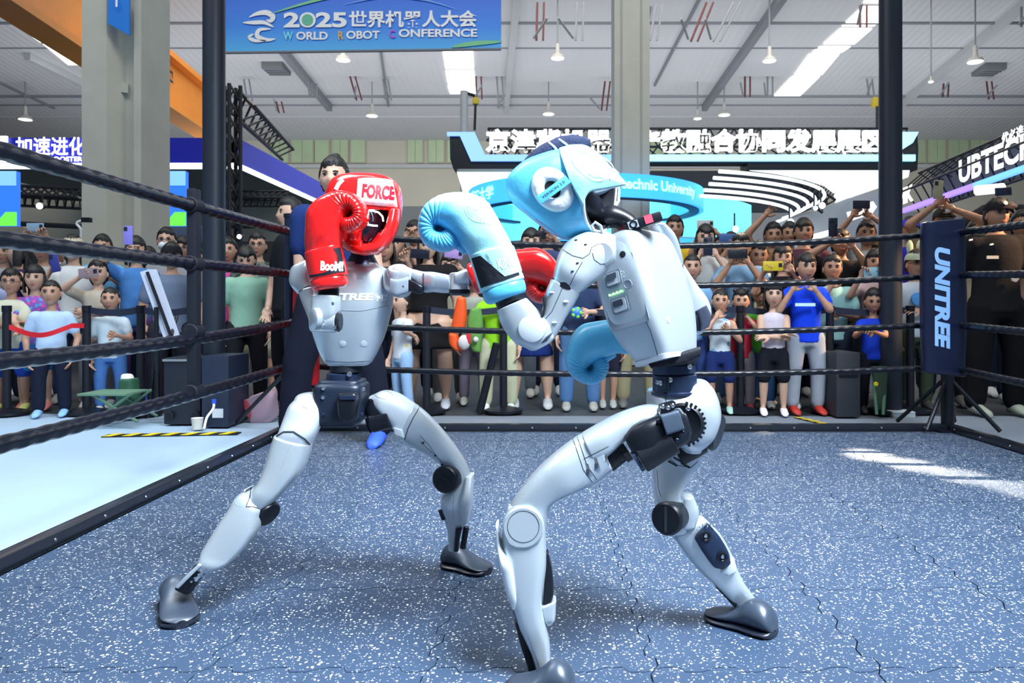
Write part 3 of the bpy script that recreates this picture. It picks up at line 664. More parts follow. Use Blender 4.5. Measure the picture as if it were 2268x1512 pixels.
def shoe(root, toe, heel, h=.075, w=.042, roll=0, nm='foot'):
    t = Vector(toe); h0 = Vector(heel); d = (t-h0); Lf = d.length; d.normalize(); sd = Vector((-d.y, d.x, 0)).normalized(); upv = d.cross(sd) * (1 if d.cross(sd).z > 0 else -1)
    def sec(u, wid, top, e=2.6, low=0):
        c = h0+d*Lf*u; o = []
        for j in range(28):
            a = 2*PI*j/28; x = math.copysign(abs(math.cos(a))**(2/e), math.cos(a)); y = math.sin(a); y = math.copysign(abs(y)**(2/2.2), y)
            z = low+(top-low)*(.5+.5*y)
            o.append(c+sd*x*wid*(1-.35*max(0, y)**1.5)+upv*z)
        return o
    prof = [(0, .35, .35), (.02, .62, .62), (.08, .80, .85), (.2, .86, 1.0), (.33, .84, .98), (.45, .84, .78), (.6, .95, .56), (.75, 1.0, .42), (.88, .92, .34), (.96, .66, .28), (1.0, .3, .2)]
    rs = [sec(q[0], q[1]*w, q[2]*h, low=.014) for q in dense([list(p) for p in prof], 4)]
    f_ = MB().rings(rs).build(nm, FOOT, root, auto=1.1)
    rs = [sec(q[0], q[1]*w*1.07, .02, e=3, low=0) for q in dense([list(p) for p in prof], 3)]
    MB().rings(rs).build('sole', SOLE, f_); return f_
shoe(bl, G(1120, 1530), G(1272, 1545), nm='foot')
# right (far) leg
r1 = loft([(1460, 970, 1570, 960, 1.86, .05), (1449, 1000, 1556, 992, 1.86, .054), (1446, 1030, 1546, 1024, 1.86, .054), (1447, 1070, 1520, 1066, 1.85, .050), (1450, 1105, 1506, 1096, 1.84, .046), (1456, 1140, 1530, 1120, 1.84, .044), (1470, 1170, 1526, 1165, 1.84, .036)], 1.86, .05, e=2.8, cap=.3, cap2=.5, sub=8, n=40).build('thigh', SILVER, bl, auto=.9)
seam([(1478, 1010), (1500, 1030), (1530, 1035), (1545, 1022)], r1); seam([(1455, 1040), (1458, 1080), (1464, 1100)], r1, r=.0006)
for x, y in ((1502, 1018), (1518, 1030), (1490, 1026)):
    h = hit(x, y, [r1], 0)
    if h: MB().obox(h[0], Vector((.011, 0, -.006)), Vector((0, .001, 0)), Vector((.0012, 0, .0022))).build('slot', SEAM, r1)
MB().cyl(P(1500, 1010, 1.83), P(1552, 975, 1.83), .032).build('thigh_motor', BLK, bl)
loft([(1505, 1100, 1535, 1098, 1.83, .034), (1500, 1130, 1546, 1128, 1.83, .038), (1500, 1160, 1540, 1158, 1.83, .034)], 1.83, .036, e=3, cap=.4).build('knee_cover', SILVER, bl, auto=.9)
kc = P(1478, 1148, 1.775); km = MB().lathe(kc, (-.55, -.82, .02), [(-.055, .036), (-.012, .037), (-.008, .0395), (.004, .0395), (.009, .035), (.009, .001)], 40).build('knee_motor', BLK, bl)
MB().obox(kc+Vector((-.55, -.82, .02)).normalized()*.009, Vector((.82, -.55, .0)).normalized()*.003, Vector((-.55, -.82, 0)).normalized()*.002, Vector((0, 0, .03))).build('cap_groove', SEAM, km)
rs_ = loft([(1490, 1188, 1560, 1146, 1.85, .036), (1520, 1230, 1594, 1180, 1.86, .040), (1549, 1264, 1618, 1222, 1.87, .042), (1578, 1290, 1632, 1258, 1.88, .038), (1600, 1312, 1648, 1290, 1.88, .032), (1622, 1340, 1668, 1318, 1.89, .027), (1640, 1358, 1684, 1342, 1.89, .024)], 1.87, .04, e=3, cap=.25, cap2=.15, sub=8, n=40).build('shin', SILVER, bl, auto=.9)
sm = loft([(1540, 1196, 1570, 1160, 1.815, .016), (1556, 1222, 1594, 1188, 1.818, .020), (1578, 1252, 1612, 1220, 1.822, .020), (1590, 1256, 1616, 1238, 1.826, .018)], 1.82, .012, e=3.4, cap=.5).build('shin_actuator', NAVY, bl)
for x, y, r in ((1563, 1187, .013), (1600, 1233, .013)):
    q = MB().lathe(P(x, y, 1.797), (0, -1, 0), [(-.01, r), (.002, r), (.003, r*.7), (.001, r*.5), (.003, r*.35), (.003, .001)], 26).build('actuator_hub', BLK, sm)
    MB().lathe(P(x, y, 1.792), (0, -1, 0), [(0, .004), (.002, .004), (.002, .001)], 12).build('bolt', STEEL, q)
for a in range(200, 330, 22):
    p = P(1566+25*math.cos(math.radians(a))*.9, 1180+20*math.sin(math.radians(a)), 1.80); MB().lathe(p, (0, -1, 0), [(-.005, .002), (.002, .002)], 8).build('rivet', STEEL, sm)
loft([(1592, 1268, 1626, 1236, 1.84, .014), (1606, 1272, 1630, 1258, 1.84, .012)], 1.84, .012, e=3, cap=.4).build('calf_cover', SILVER2, bl)
for k in range(8):
    MB().cyl(P(1586+k*5, 1300+k*5.4, 1.87), P(1593+k*5, 1294+k*5.4, 1.87), .010, n=10).build('ankle_bellows', BLK, rs_)
MB().cyl(P(1655, 1350, 1.86), P(1688, 1336, 1.86), .012).build('ankle_joint', BLK, bl)
MB().lathe(P(1672, 1345, 1.845), (0, -1, 0), [(-.02, .008), (.002, .008), (.003, .005)], 14).build('ankle_bolt', STEEL, bl)
shoe(bl, G(1566, 1364), G(1716, 1412), h=.080, w=.044)
# headgear
DX = (.5, 1, 0)
def cuttop(mb): return mb
YH = 1.66
stn = [(1140, 424, 1143, 437, YH, .04), (1152, 386, 1160, 464, YH, .068), (1186, 357, 1187, 486, YH, .088), (1225, 341, 1214, 508, YH, .097), (1262, 332, 1240, 526, YH, .100), (1294, 331, 1268, 532, YH, .098), (1320, 339, 1296, 522, YH, .095), (1338, 352, 1322, 512, YH, .09)]
dd = dense([list(q) for q in stn], 8)
dax = Vector(DX).normalized(); rs = []; ri = []
for q in dd:
    A = P(q[0], q[1], q[4]); B_ = P(q[2], q[3], q[4]); c = (A+B_)/2; s = (B_-A)/2; D = dax*q[5]; o = []; oi = []
    for j in range(48):
        a = 2*PI*j/48; x = math.copysign(abs(math.cos(a))**(2/2.5), math.cos(a)); y = math.copysign(abs(math.sin(a))**(2/2.5), math.sin(a))
        o.append(c+s*x+D*y); oi.append(c+(s*x+D*y)*.86)
    rs.append(o); ri.append(oi)
mb = MB(); mb.rings(rs, 0, cap=False); n0 = len(mb.v)
mb.rings(ri[2:], 1, cap=False)
# close the crown end, join outer to inner at the rim
m0 = len(rs[0]); mb.f.append(tuple(range(m0))); mb.mi.append(0)
m1 = n0; mb.f.append(tuple(range(m1, m1+m0))); mb.mi.append(1)
eo = (len(rs)-1)*m0; ei = n0+(len(ri)-3)*m0
for j in range(m0): k = (j+1) % m0; mb.f.append((eo+j, eo+k, ei+k, ei+j)); mb.mi.append(1)
hg = mb.build('headgear', [BLUEG, mat('headgear_lining', (.010, .012, .02), .8)], bl, auto=1.1)
MB().tube(rs[-1]+[rs[-1][0]], .0032, 8).build('rim_piping', WHITEL, hg)
# forehead panel
def gridsurf(cols, nm, m, par, th=.010, sub=6):
    cu_ = [dense([list(P(*p)) for p in c], sub) for c in cols]; n = len(cu_[0]); rows = []
    for i in range(n): rows.append(dense([cu_[k][i] for k in range(len(cols))], sub))
    nr = len(rows); nc = len(rows[0]); mb = MB()
    mb.add([Vector(p) for r in rows for p in r], [(i*nc+j, i*nc+j+1, (i+1)*nc+j+1, (i+1)*nc+j) for i in range(nr-1) for j in range(nc-1)])
    o = mb.build(nm, m, par, auto=1.2); md = o.modifiers.new('s', 'SOLIDIFY'); md.thickness = th; md.offset = 0; return o, rows
fp, rows = gridsurf([[(1290, 455, 1.572), (1262, 400, 1.560), (1240, 337, 1.60), (1246, 334, 1.70), (1262, 345, 1.76)],
                     [(1303, 426, 1.574), (1288, 380, 1.560), (1268, 328, 1.61), (1276, 327, 1.71), (1290, 340, 1.77)],
                     [(1344, 416, 1.600), (1334, 382, 1.590), (1303, 332, 1.62), (1312, 334, 1.72), (1330, 350, 1.78)],
                     [(1383, 408, 1.620), (1374, 396, 1.62), (1345, 366, 1.65), (1350, 368, 1.73), (1368, 385, 1.79)]], 'forehead_panel', MINT, hg, .008)
MB().tube([r[-1] for r in rows], .004, 8).build('panel_piping', WHITEL, fp)
MB().tube([Vector(p) for p in rows[0]][8:], .0035, 8).build('panel_piping', WHITEL, fp)
ringdecal(1302, 369, 44, 22, .07, fp, WHITEP, 'round_emblem', rot=38, off=.0052)
ringdecal(1302, 369, 34, 15, .07, fp, WHITEP, 'round_emblem', rot=38, off=.0052)
decal('GINGPAI', 1302, 368, 11, 30, fp, WHITEP, 'lettering', bold=.03, width=36, off=.0052)
decal('G I N G', 1345, 395, 6, 14, fp, WHITEP, 'lettering', bold=.02, width=38, off=.0052)
# inner far cheek and visor
loft([(1300, 420, 1300, 440, 1.72, .02), (1330, 410, 1332, 432, 1.74, .03), (1362, 404, 1366, 418, 1.76, .02)], 1.74, .02, e=3, cap=.4).build('inner_pad', mat('light_blue_lining', (.50, .72, .88), .5), hg)
loft([(1292, 440, 1300, 520, 1.78, .02), (1330, 415, 1335, 500, 1.80, .02), (1366, 408, 1366, 458, 1.82, .014)], 1.8, .02, e=3, cap=.2).build('inner_lining', mat('headgear_lining', (.010, .012, .02), .8), hg)
MB().tube([P(1366, 408, 1.79), P(1371, 420, 1.79), P(1370, 445, 1.79), P(1362, 458, 1.78)], .0035, 8).build('rim_piping', WHITEL, hg)
loft([(1250, 400, 1250, 480, 1.72, .06), (1290, 400, 1290, 490, 1.73, .065), (1320, 430, 1322, 495, 1.74, .05)], 1.72, .06, e=2.3, cap=.6).build('robot_head', BLK, bl)
# ear ring
ec = Vector((1224, 420)); N1 = 48; N2 = 14; ers = []
for i in range(N1+1):
    a = 2*PI*i/N1; r = []
    for j in range(N2):
        b = 2*PI*j/N2; wv = 1+.06*abs(math.sin(a*9)); 
        tr = .66+.30*math.cos(b)*(1)
        x = 56*tr*math.cos(a); y = 44*tr*math.sin(a); ro = math.radians(52)
        h = hit(ec.x+x*math.cos(ro)-y*math.sin(ro), ec.y+x*math.sin(ro)+y*math.cos(ro), [hg, fp], 0)
        base_p = h[0] if h else P(ec.x, ec.y, 1.58); nrm = h[1] if h else Vector((0, -1, 0))
        r.append(base_p+Vector((-.1, -1, .05)).normalized()*(.009*wv*max(-.3, math.sin(b))+.002))
    ers.append(r)
mb = MB(); mb.rings(ers, 0, cap=False); er = mb.build('ear_ring', WHITEL, hg, auto=1.3)
hole = [(ec.x+22*math.cos(t)*math.cos(.9)-17*math.sin(t)*math.sin(.9), ec.y+22*math.cos(t)*math.sin(.9)+17*math.sin(t)*math.cos(.9)) for t in [2*PI*k/24 for k in range(24)]]
pdecal(hole, hg, mat('ear_hole_black', (.003, .003, .005), .9), 'ear_hole', hg, .0025, 1)
a_ = P(1193, 444, 1.55); b__ = P(1258, 396, 1.555)
dx = (b__-a_); st_ = MB().obox((a_+b__)/2+Vector((0, .0, 0)), dx*.5, Vector((0, .0022, 0)), dx.cross(Vector((0, 1, 0))).normalized()*.0095, bev=.001).build('ear_strap', BLUEG, hg)
text3('VERSION 2.0', (a_+b__)/2+Vector((0, -.0028, 0)), dx, dx.cross(Vector((0, 1, 0)))*-1 if dx.cross(Vector((0, 1, 0))).z < 0 else dx.cross(Vector((0, 1, 0))), .0056, BLACKP, 'lettering', st_, width=.058, bold=0)
# crown fabric
cr = loft([(1127, 405, 1134, 425, 1.68, .03), (1146, 380, 1160, 400, 1.68, .05), (1178, 340, 1190, 380, 1.69, .06), (1212, 318, 1220, 372, 1.69, .066), (1248, 306, 1250, 360, 1.70, .066), (1280, 304, 1282, 350, 1.70, .06), (1302, 310, 1300, 340, 1.70, .04)], 1.69, .05, e=2.4, cap=.4, sub=8, disp=lambda u, a: 1+.05*math.sin(u*26+a*2)*math.sin(a*3+u*11)).build('crown_fabric', NAVYF, hg, auto=1.2)
for q in ([(1216, 316), (1228, 326), (1243, 345)], [(1238, 309), (1252, 318), (1270, 334)]): seam(q, cr, r=.0028, m=WHITEL, name='crown_trim')
MB().tube([P(1316, 512, 1.60), P(1311, 500, 1.60), P(1318, 492, 1.60), P(1330, 500, 1.60), P(1334, 514, 1.60)], .0035, 8).build('chin_strap', mat('strap_grey', (.45, .55, .6), .6), hg)
seam([(1186, 484), (1215, 505), (1245, 528), (1262, 534)], hg, r=.0012, m=mat('pink_edge', (.8, .2, .4), .5), name='edge_piping')

# ================================================================ RED-GLOVED ROBOT
Yr = 2.10
rd = empty('boxing_robot', (P(770, 0, Yr).x, Yr, 0)); tag(rd, 'silver humanoid robot in red boxing gloves and red headgear, facing forward', 'robot')
to = loft([(712, 586, 838, 586, Yr, .045), (694, 598, 855, 596, Yr, .068), (686, 620, 864, 616, Yr, .078), (683, 645, 868, 642, Yr, .082), (684, 675, 867, 675, Yr, .084), (689, 705, 860, 706, Yr, .080), (698, 742, 850, 744, Yr, .070), (710, 778, 835, 778, Yr, .058), (722, 800, 823, 800, Yr, .050), (728, 806, 816, 806, Yr, .046)],
          Yr, .08, e=3, cap=.15, cap2=.06, sub=8, n=56).build('torso_shell', SILVER, rd, auto=.9)
seam([(690, 676), (740, 686), (800, 688), (862, 676)], to, r=.0009, m=mat('seam_soft', (.25, .3, .36), .6))
seam([(720, 799), (770, 802), (826, 799)], to, r=.0008)
decal('UNITREE', 762, 657, 16, 0, to, WHITEP, 'lettering', rd, width=132, bold=.04, shear=.15)
decal('宇树', 844, 658, 16, 2, to, WHITEP, 'lettering', rd, width=27, bold=.03)
for x in (759, 806):
    h = hit(x, 761, [to], 0)
    if h: MB().lathe(h[0]-h[1]*.004, h[1], [(0, .009), (.0046, .0088), (.005, .007)], 20).build('round_plug', SILVER2, to)
for q in ([(792, 617), (804, 617), (798, 629), (792, 617)],): seam(q, to, r=.0008, m=GREYP, name='triangle_mark')
stack([(802, 604, 40, Yr), (802, 598, 41, Yr), (802, 585, 36, Yr), (802, 566, 26, Yr), (802, 560, 24, Yr)], 'neck_ring', NAVY, parent=rd)
# head
loft([(770, 420, 850, 420, Yr, .06), (762, 450, 858, 450, Yr, .075), (762, 490, 860, 490, Yr, .078), (772, 530, 850, 530, Yr, .07), (785, 556, 830, 556, Yr, .05)], Yr, .07, e=2.3, cap=.5, sub=8, n=40).build('robot_head', mat('visor_black', (.006, .01, .022), .12, coat=.6), rd)
LB_ = mat('ring_light', (.75, .95, 1), emit=7)
MB().tube([P(811, 466, 2.035), P(824, 466, 2.022), P(838, 470, 2.014), P(847, 479, 2.012), P(849, 490, 2.012)], .0022, 8).build('face_light', LB_, rd)
MB().tube([P(813, 497, 2.020), P(824, 499, 2.015), P(836, 500, 2.012)], .0022, 8).build('face_light', LB_, rd)
stn = [(765, 390, 855, 391, Yr, .06), (744, 398, 872, 399, Yr, .085), (730, 418, 885, 416, Yr, .10), (723, 450, 889, 448, Yr, .108), (723, 485, 884, 484, Yr, .110), (734, 515, 874, 516, Yr, .105), (750, 540, 856, 540, Yr, .098), (776, 560, 834, 561, Yr, .085)]
dd = dense([list(q) for q in stn], 10); n = 72; rs = []
for q in dd:
    A = P(q[0], q[1], q[4]); B_ = P(q[2], q[3], q[4]); c = (A+B_)/2; s = (B_-A)/2; D = Vector((0, 1, 0))*q[5]; o = []
    for j in range(n):
        a = 2*PI*j/n; o.append(c+s*math.copysign(abs(math.cos(a))**(2/2.5), math.cos(a))+D*math.copysign(abs(math.sin(a))**(2/2.5), math.sin(a)))
    rs.append(o)
mb = MB(); mb.rings([[c.lerp(p, .5) for p in rs[0] for c in [sum(rs[0], Vector())/n]]]+rs+[[c.lerp(p, .7) for p in rs[-1] for c in [sum(rs[-1], Vector())/n]]], 0, cap=True)
def inpoly(x, y, pl):
    r = False; j = len(pl)-1
    for i in range(len(pl)):
        if (pl[i][1] > y) != (pl[j][1] > y) and x < (pl[j][0]-pl[i][0])*(y-pl[i][1])/(pl[j][1]-pl[i][1])+pl[i][0]: r = not r
        j = i
    return r
OP = [(800, 459), (836, 464), (874, 466), (872, 490), (860, 512), (842, 528), (830, 545), (806, 548), (796, 530), (800, 495)]
keep = []; km_ = []
for f in mb.f:
    c = sum((mb.v[i] for i in f), Vector())/len(f); x = VX+c.x/c.y*F; y = VY-(c.z-CH)/c.y*F
    if c.y < Yr and inpoly(x, y, OP): continue
    keep.append(f); km_.append(0)
mb.f = keep; mb.mi = km_
hr = mb.build('headgear', REDG, rd, auto=1.3); md = hr.modifiers.new('s', 'SOLIDIFY'); md.thickness = .016; md.offset = -1
_bv.pop(hr.name, None)
# forehead plate
fr_ = patchgrid((793, 396), (868, 400), (879, 459), (789, 452), hr, WHITEL, 'forehead_panel', hr, off=.010, nx=24, ny=14, bow=2)
decal('FORCE', 838, 425, 31, 5, fr_, mat('red_print', (.62, .01, .03), .4), 'lettering', hr, width=72, bold=.05, off=.0012)
decal('BRAND WISDOM AND CHARM', 836, 448, 3.6, 5, fr_, mat('rose_print', (.6, .25, .35), .5), 'lettering', hr, width=76, bold=0, off=.0012)
seam([(760, 398), (750, 408), (744, 420)], hr, r=.006, m=WHITEL, name='white_trim')
# cheek pads
for pl, nm in (([(862, 470, 884, 466, 2.03, .03), (856, 500, 880, 498, 2.02, .036), (842, 524, 868, 532, 2.01, .036), (826, 540, 846, 556, 2.0, .032), (800, 545, 812, 566, 2.0, .028), (782, 540, 784, 562, 2.01, .024)], 'cheek_pad'),
               ([(776, 470, 800, 470, 2.02, .03), (776, 500, 798, 500, 2.01, .034), (778, 530, 798, 530, 2.01, .03)], 'cheek_pad')):
    loft(pl, 2.02, .03, e=2.5, cap=.5, sub=8).build(nm, REDG, hr, auto=1.2)
seam([(880, 490), (872, 512), (864, 528)], hr, r=.003, m=WHITEL, name='white_trim')
# viewer-left arm
s1 = loft([(676, 590, 706, 566, Yr, .03), (652, 592, 700, 575, Yr-.01, .045), (645, 615, 700, 600, Yr-.02, .05), (648, 632, 700, 625, Yr-.03, .05), (662, 650, 704, 636, Yr-.04, .045)], Yr, .05, e=2.6, cap=.4, cap2=.2, sub=8).build('shoulder_cover', SILVER, rd, auto=.9)
u1 = loft([(664, 646, 706, 636, Yr-.05, .038), (670, 665, 708, 655, Yr-.06, .038), (680, 690, 716, 685, Yr-.08, .037), (690, 716, 724, 712, Yr-.10, .034)], Yr-.06, .038, e=2.6, cap=.15, cap2=.5, sub=8).build('upper_arm', SILVER, rd, auto=.9)
seam([(662, 646), (680, 634), (700, 630)], u1, objs=[s1, u1], r=.0014)
e1 = stack([(690, 708, 20, Yr-.16), (692, 708, 26, Yr-.16), (745, 712, 25, Yr-.16), (747, 712, 21, Yr-.16)], 'elbow_motor', SILVER, parent=rd)
stack([(747, 712, 22, Yr-.16), (751, 712, 23, Yr-.16), (755, 712, 19, Yr-.16)], 'elbow_cap', BLK, parent=rd)
f1_ = loft([(694, 655, 751, 657, Yr-.16, .032), (693, 675, 751, 677, Yr-.16, .033), (692, 695, 749, 695, Yr-.16, .033), (696, 712, 742, 706, Yr-.16, .030)], Yr-.16, .033, e=4, cap=.1, cap2=.3, sub=8).build('forearm', SILVER, rd, auto=.9)
MB().lathe(P(697, 706, Yr-.20), (-.75, -.6, 0), [(-.01, .028), (.004, .028), (.007, .024), (.007, .001)], 32).build('elbow_disc', SILVER, f1_)
for x, y in ((713, 712), (716, 722), (740, 725), (736, 672)):
    MB().lathe(P(x, y, Yr-.19), (0, -1, 0), [(-.006, .005), (.0, .005), (.001, .003)], 12).build('bolt', STEEL, f1_)
prof = []
cs = [(728, 657, 22, 1.94)]
for k in range(5): y = 655-k*3; cs += [(728, y, 22, 1.94), (728, y-1.4, 24, 1.94), (728, y-2.2, 22, 1.94)]
cs += [(728, 638, 23, 1.94), (728, 615, 23, 1.94)]
stack(cs, 'wrist_bellows', BLK, parent=rd)
g3, cu3, T3 = glove(rd, (722, 590), (.03, -1), (1, .03), .80, 1.94, (REDG, REDG, REDG, BLKM))
decal('BooM!', 735, 589, 22, 2, [g3]+list(g3.children), WHITEP, 'lettering', g3, width=50, bold=.05)
# viewer-right arm, reaching out to the right
s2 = loft([(862, 594, 862, 648, 2.06, .04), (880, 588, 878, 658, 2.05, .046), (900, 590, 898, 658, 2.04, .046), (912, 595, 910, 646, 2.03, .04)], 2.05, .04, e=3, cap=.4, cap2=.2, sub=8).build('shoulder_cover', SILVER, rd, auto=.9)
MB().lathe(P(882, 606, 2.03), (0, -.55, 1), [(-.03, .030), (.012, .030), (.018, .025), (.018, .016), (.014, .012), (.014, .001)], 40).build('shoulder_disc', SILVER, s2)
loft([(866, 616, 866, 652, 2.0, .012), (880, 619, 880, 656, 1.995, .012), (905, 612, 905, 648, 1.998, .012)], 2.0, .012, e=4, cap=.1).build('side_plate', GREYP, s2)
for x, y in ((893, 634), (891, 650)): MB().lathe(P(x, y, 1.985), (0, -1, 0), [(-.004, .003), (.001, .003)], 10).build('bolt', STEEL, s2)
u2 = loft([(896, 592, 900, 612, 2.04, .034), (916, 596, 918, 622, 2.03, .034), (938, 601, 938, 646, 2.02, .034), (960, 602, 960, 647, 2.0, .035), (982, 606, 982, 649, 1.99, .035), (996, 609, 998, 649, 1.98, .034)], 2.02, .034, e=3, cap=.2, sub=8).build('upper_arm', SILVER, rd, auto=.9)
seam([(938, 600), (938, 624), (938, 648)], u2, r=.0022)
loft([(908, 618, 908, 645, 2.0, .014), (925, 626, 924, 650, 1.99, .014), (936, 632, 935, 650, 1.99, .014)], 1.99, .014, e=4, cap=.2).build('arm_linkage', BLK, rd)
pdecal([(966, 609), (995, 612), (995, 636), (964, 634)], u2, GREYP, 'grey_patch', u2)
stack([(1014, 603, 16, 1.96), (1014, 605, 19, 1.96), (1017, 640, 21, 1.96), (1018, 643, 23, 1.96)], 'elbow_motor', SILVER, parent=rd)
stack([(1018, 641, 24, 1.96), (1018, 650, 24, 1.96), (1018, 654, 18, 1.96)], 'elbow_cap', BLK, parent=rd)
loft([(1010, 604, 1014, 632, 1.96, .028), (1030, 596, 1032, 630, 1.95, .028), (1050, 592, 1052, 632, 1.94, .026)], 1.95, .028, e=3, cap=.2).build('forearm', SILVER, rd, auto=.9)
MB().cyl(P(1043, 616, 1.94), P(1105, 614, 1.93), .024, n=30).build('wrist_bellows', BLK, rd)
g4, cu4, T4 = glove(rd, (1088, 602), (1, -.12), (.12, 1), .74, 1.93, (REDG, REDG, REDG, BLKM), strap=False)
# waist and pelvis
stack([(768, 803, 30, Yr), (768, 806, 36, Yr), (768, 822, 36, Yr), (768, 824, 30, Yr)], 'waist_bearing', BLKM, parent=rd)
wq = stack([(761, 824, 33, Yr), (761, 827, 37, Yr), (761, 846, 37, Yr), (761, 848, 44, Yr), (761, 860, 44, Yr), (761, 862, 40, Yr)], 'waist_motor', NAVY, parent=rd)
MB().lathe(P(774, 828, 2.05), (.1, -1, 0), [(-.01, .007), (.002, .007), (.003, .004)], 14).build('bolt', STEEL, wq)
pb = loft([(712, 846, 806, 846, Yr, .06), (704, 856, 812, 856, Yr, .07), (703, 890, 810, 890, Yr, .072), (706, 925, 808, 925, Yr, .07), (716, 934, 798, 934, Yr, .06)], Yr, .07, e=5, cap=.15, sub=6).build('pelvis_housing', mat('pelvis_navy', (.012, .020, .042), .4, .2), rd)
pc = loft([(751, 872, 792, 872, 2.02, .02), (750, 890, 792, 890, 2.015, .025), (753, 920, 788, 920, 2.02, .022), (760, 930, 782, 930, 2.03, .02)], 2.02, .02, e=5, cap=.2).build('front_actuator', BLK, pb)
loft([(752, 876, 789, 876, 1.995, .008), (754, 884, 787, 884, 1.995, .008)], 1.995, .008, e=6, cap=.1).build('actuator_bar', NAVY, pb)
for x, y in ((716, 860), (803, 862), (716, 918), (800, 918), (757, 920), (786, 918), (770, 906), (715, 880)):
    MB().lathe(P(x, y, 2.025), (0, -1, 0), [(-.01, .005), (.0, .005), (.001, .003)], 12).build('bolt', NAVY if y > 900 else STEEL, pb)
MB().cyl(P(700, 868, 2.08), P(712, 905, 2.08), .016).build('side_motor', BLK, pb)
# viewer-left leg
Yl = 2.02
a1 = loft([(655, 884, 708, 880, 2.07, .04), (643, 898, 715, 902, 2.06, .052), (632, 925, 712, 932, 2.05, .055), (622, 952, 702, 958, 2.04, .055), (614, 970, 690, 984, 2.04, .052)], Yl, .05, e=2.7, cap=.5, cap2=.12, sub=8, n=40).build('thigh_cover', SILVER2, rd, auto=.9)
seam(arcpx(685, 892, 22, 13, 0, 360, 40, rot=12), a1, r=.0007, m=mat('seam_soft', (.25, .3, .36), .6))
a2 = loft([(611, 964, 690, 985, 2.035, .055), (602, 990, 684, 1008, 2.03, .055), (590, 1030, 670, 1042, 2.02, .053), (577, 1062, 646, 1072, 2.01, .050), (563, 1085, 620, 1100, 2.0, .046), (557, 1108, 596, 1124, 2.0, .042)], Yl, .05, e=2.7, cap=.1, cap2=.4, sub=8, n=40).build('thigh', SILVER, rd, auto=.9)
seam([(612, 966), (628, 956), (650, 956), (675, 972), (686, 984)], a2, objs=[a1, a2], r=.0022)
seam([(650, 975), (636, 1000), (622, 1040)], a2, r=.0006, m=mat('seam_soft', (.25, .3, .36), .6))
MB().lathe(P(593, 1138, 1.99), (.75, -.45, -.5), [(-.04, .034), (.0, .036), (.006, .034), (.008, .028), (.008, .001)], 40).build('knee_motor', BLK, rd)
a3 = loft([(556, 1078, 545, 1082, 2.0, .03), (528, 1096, 586, 1118, 1.99, .042), (508, 1128, 583, 1140, 1.98, .044), (486, 1160, 573, 1172, 1.97, .044), (466, 1192, 550, 1206, 1.96, .042), (452, 1216, 524, 1234, 1.95, .038), (445, 1236, 500, 1252, 1.94, .034), (438, 1250, 472, 1264, 1.94, .028)], 1.97, .04, e=2.8, cap=.2, cap2=.2, sub=8, n=40).build('shin', SILVER, rd, auto=.9)
seam([(556, 1080), (553, 1100), (545, 1122), (560, 1122), (586, 1130)], a3, r=.0014)
seam(arcpx(536, 1100, 15, 22, 60, 300, 30, rot=25), a3, r=.0007, m=mat('seam_soft', (.25, .3, .36), .6))
a4 = loft([(436, 1248, 462, 1262, 1.94, .024), (412, 1276, 440, 1290, 1.93, .020), (392, 1298, 424, 1312, 1.93, .018)], 1.93, .02, e=4, cap=.15).build('ankle_bracket', BLK, rd)
loft([(442, 1246, 450, 1250, 1.915, .012), (414, 1272, 424, 1276, 1.91, .012), (392, 1296, 400, 1300, 1.91, .012)], 1.91, .01, e=4, cap=.2).build('ankle_strut', SILVER, rd)
pdecal([(452, 1257), (470, 1264), (445, 1290), (430, 1286)], [a4, a3], STEEL, 'striped_plate', a4, .001, 2)
for k in range(3): MB().lathe(P(440-k*8, 1272+k*8, 1.905), (0, -1, 0), [(-.006, .003), (.001, .003)], 8).build('bolt', STEEL, a4)
shoe(rd, G(402, 1392), G(384, 1332), h=.088, w=.046)
# viewer-right leg
b1 = loft([(826, 874, 820, 892, 2.12, .03), (850, 864, 842, 914, 2.12, .048), (880, 870, 862, 936, 2.13, .054), (912, 890, 884, 962, 2.14, .055), (930, 903, 896, 978, 2.15, .055)], 2.13, .05, e=2.7, cap=.4, cap2=.1, sub=8, n=40).build('thigh_cover', SILVER2, rd, auto=.9)
seam(arcpx(850, 874, 20, 9, 0, 360, 40, rot=8), b1, r=.0007, m=mat('seam_soft', (.25, .3, .36), .6))
b2 = loft([(922, 896, 890, 972, 2.145, .056), (948, 918, 908, 985, 2.16, .055), (980, 952, 934, 998, 2.18, .052), (1008, 988, 960, 1014, 2.19, .048), (1029, 1020, 980, 1032, 2.2, .044), (1041, 1048, 990, 1052, 2.2, .04), (1040, 1072, 998, 1070, 2.2, .034)], 2.16, .05, e=2.7, cap=.1, cap2=.5, sub=8, n=40).build('thigh', SILVER, rd, auto=.9)
seam([(930, 900), (915, 925), (903, 950), (896, 974)], b2, objs=[b1, b2], r=.0014)
seam([(930, 964), (950, 985), (978, 1025)], b2, r=.0007); seam([(930, 978), (960, 1004)], b2, r=.0007)
for x, y in ((937, 980), (964, 1008), (979, 1028)):
    h = hit(x, y, [b2], 0)
    if h: MB().ell(h[0], .004, .003, .004, 8, 5).build('screw_hole', SEAM, b2)
loft([(818, 884, 850, 884, 2.12, .04), (812, 910, 862, 905, 2.12, .045), (820, 930, 864, 925, 2.12, .04)], 2.12, .04, e=3, cap=.3).build('hip_motor', BLK, rd)
MB().cyl(P(822, 935, 2.10), P(864, 925, 2.10), .030, n=30).build('hip_drum', BLK, rd)
loft([(872, 946, 892, 952, 2.09, .01), (874, 958, 896, 968, 2.09, .01)], 2.09, .01, e=5, cap=.1).build('latch_plate', SILVER2, b2)
MB().lathe(P(989, 1060, 2.15), (-.25, -1, .08), [(-.04, .037), (.0, .039), (.012, .039), (.018, .034), (.018, .001)], 44).build('knee_motor', BLK, rd)
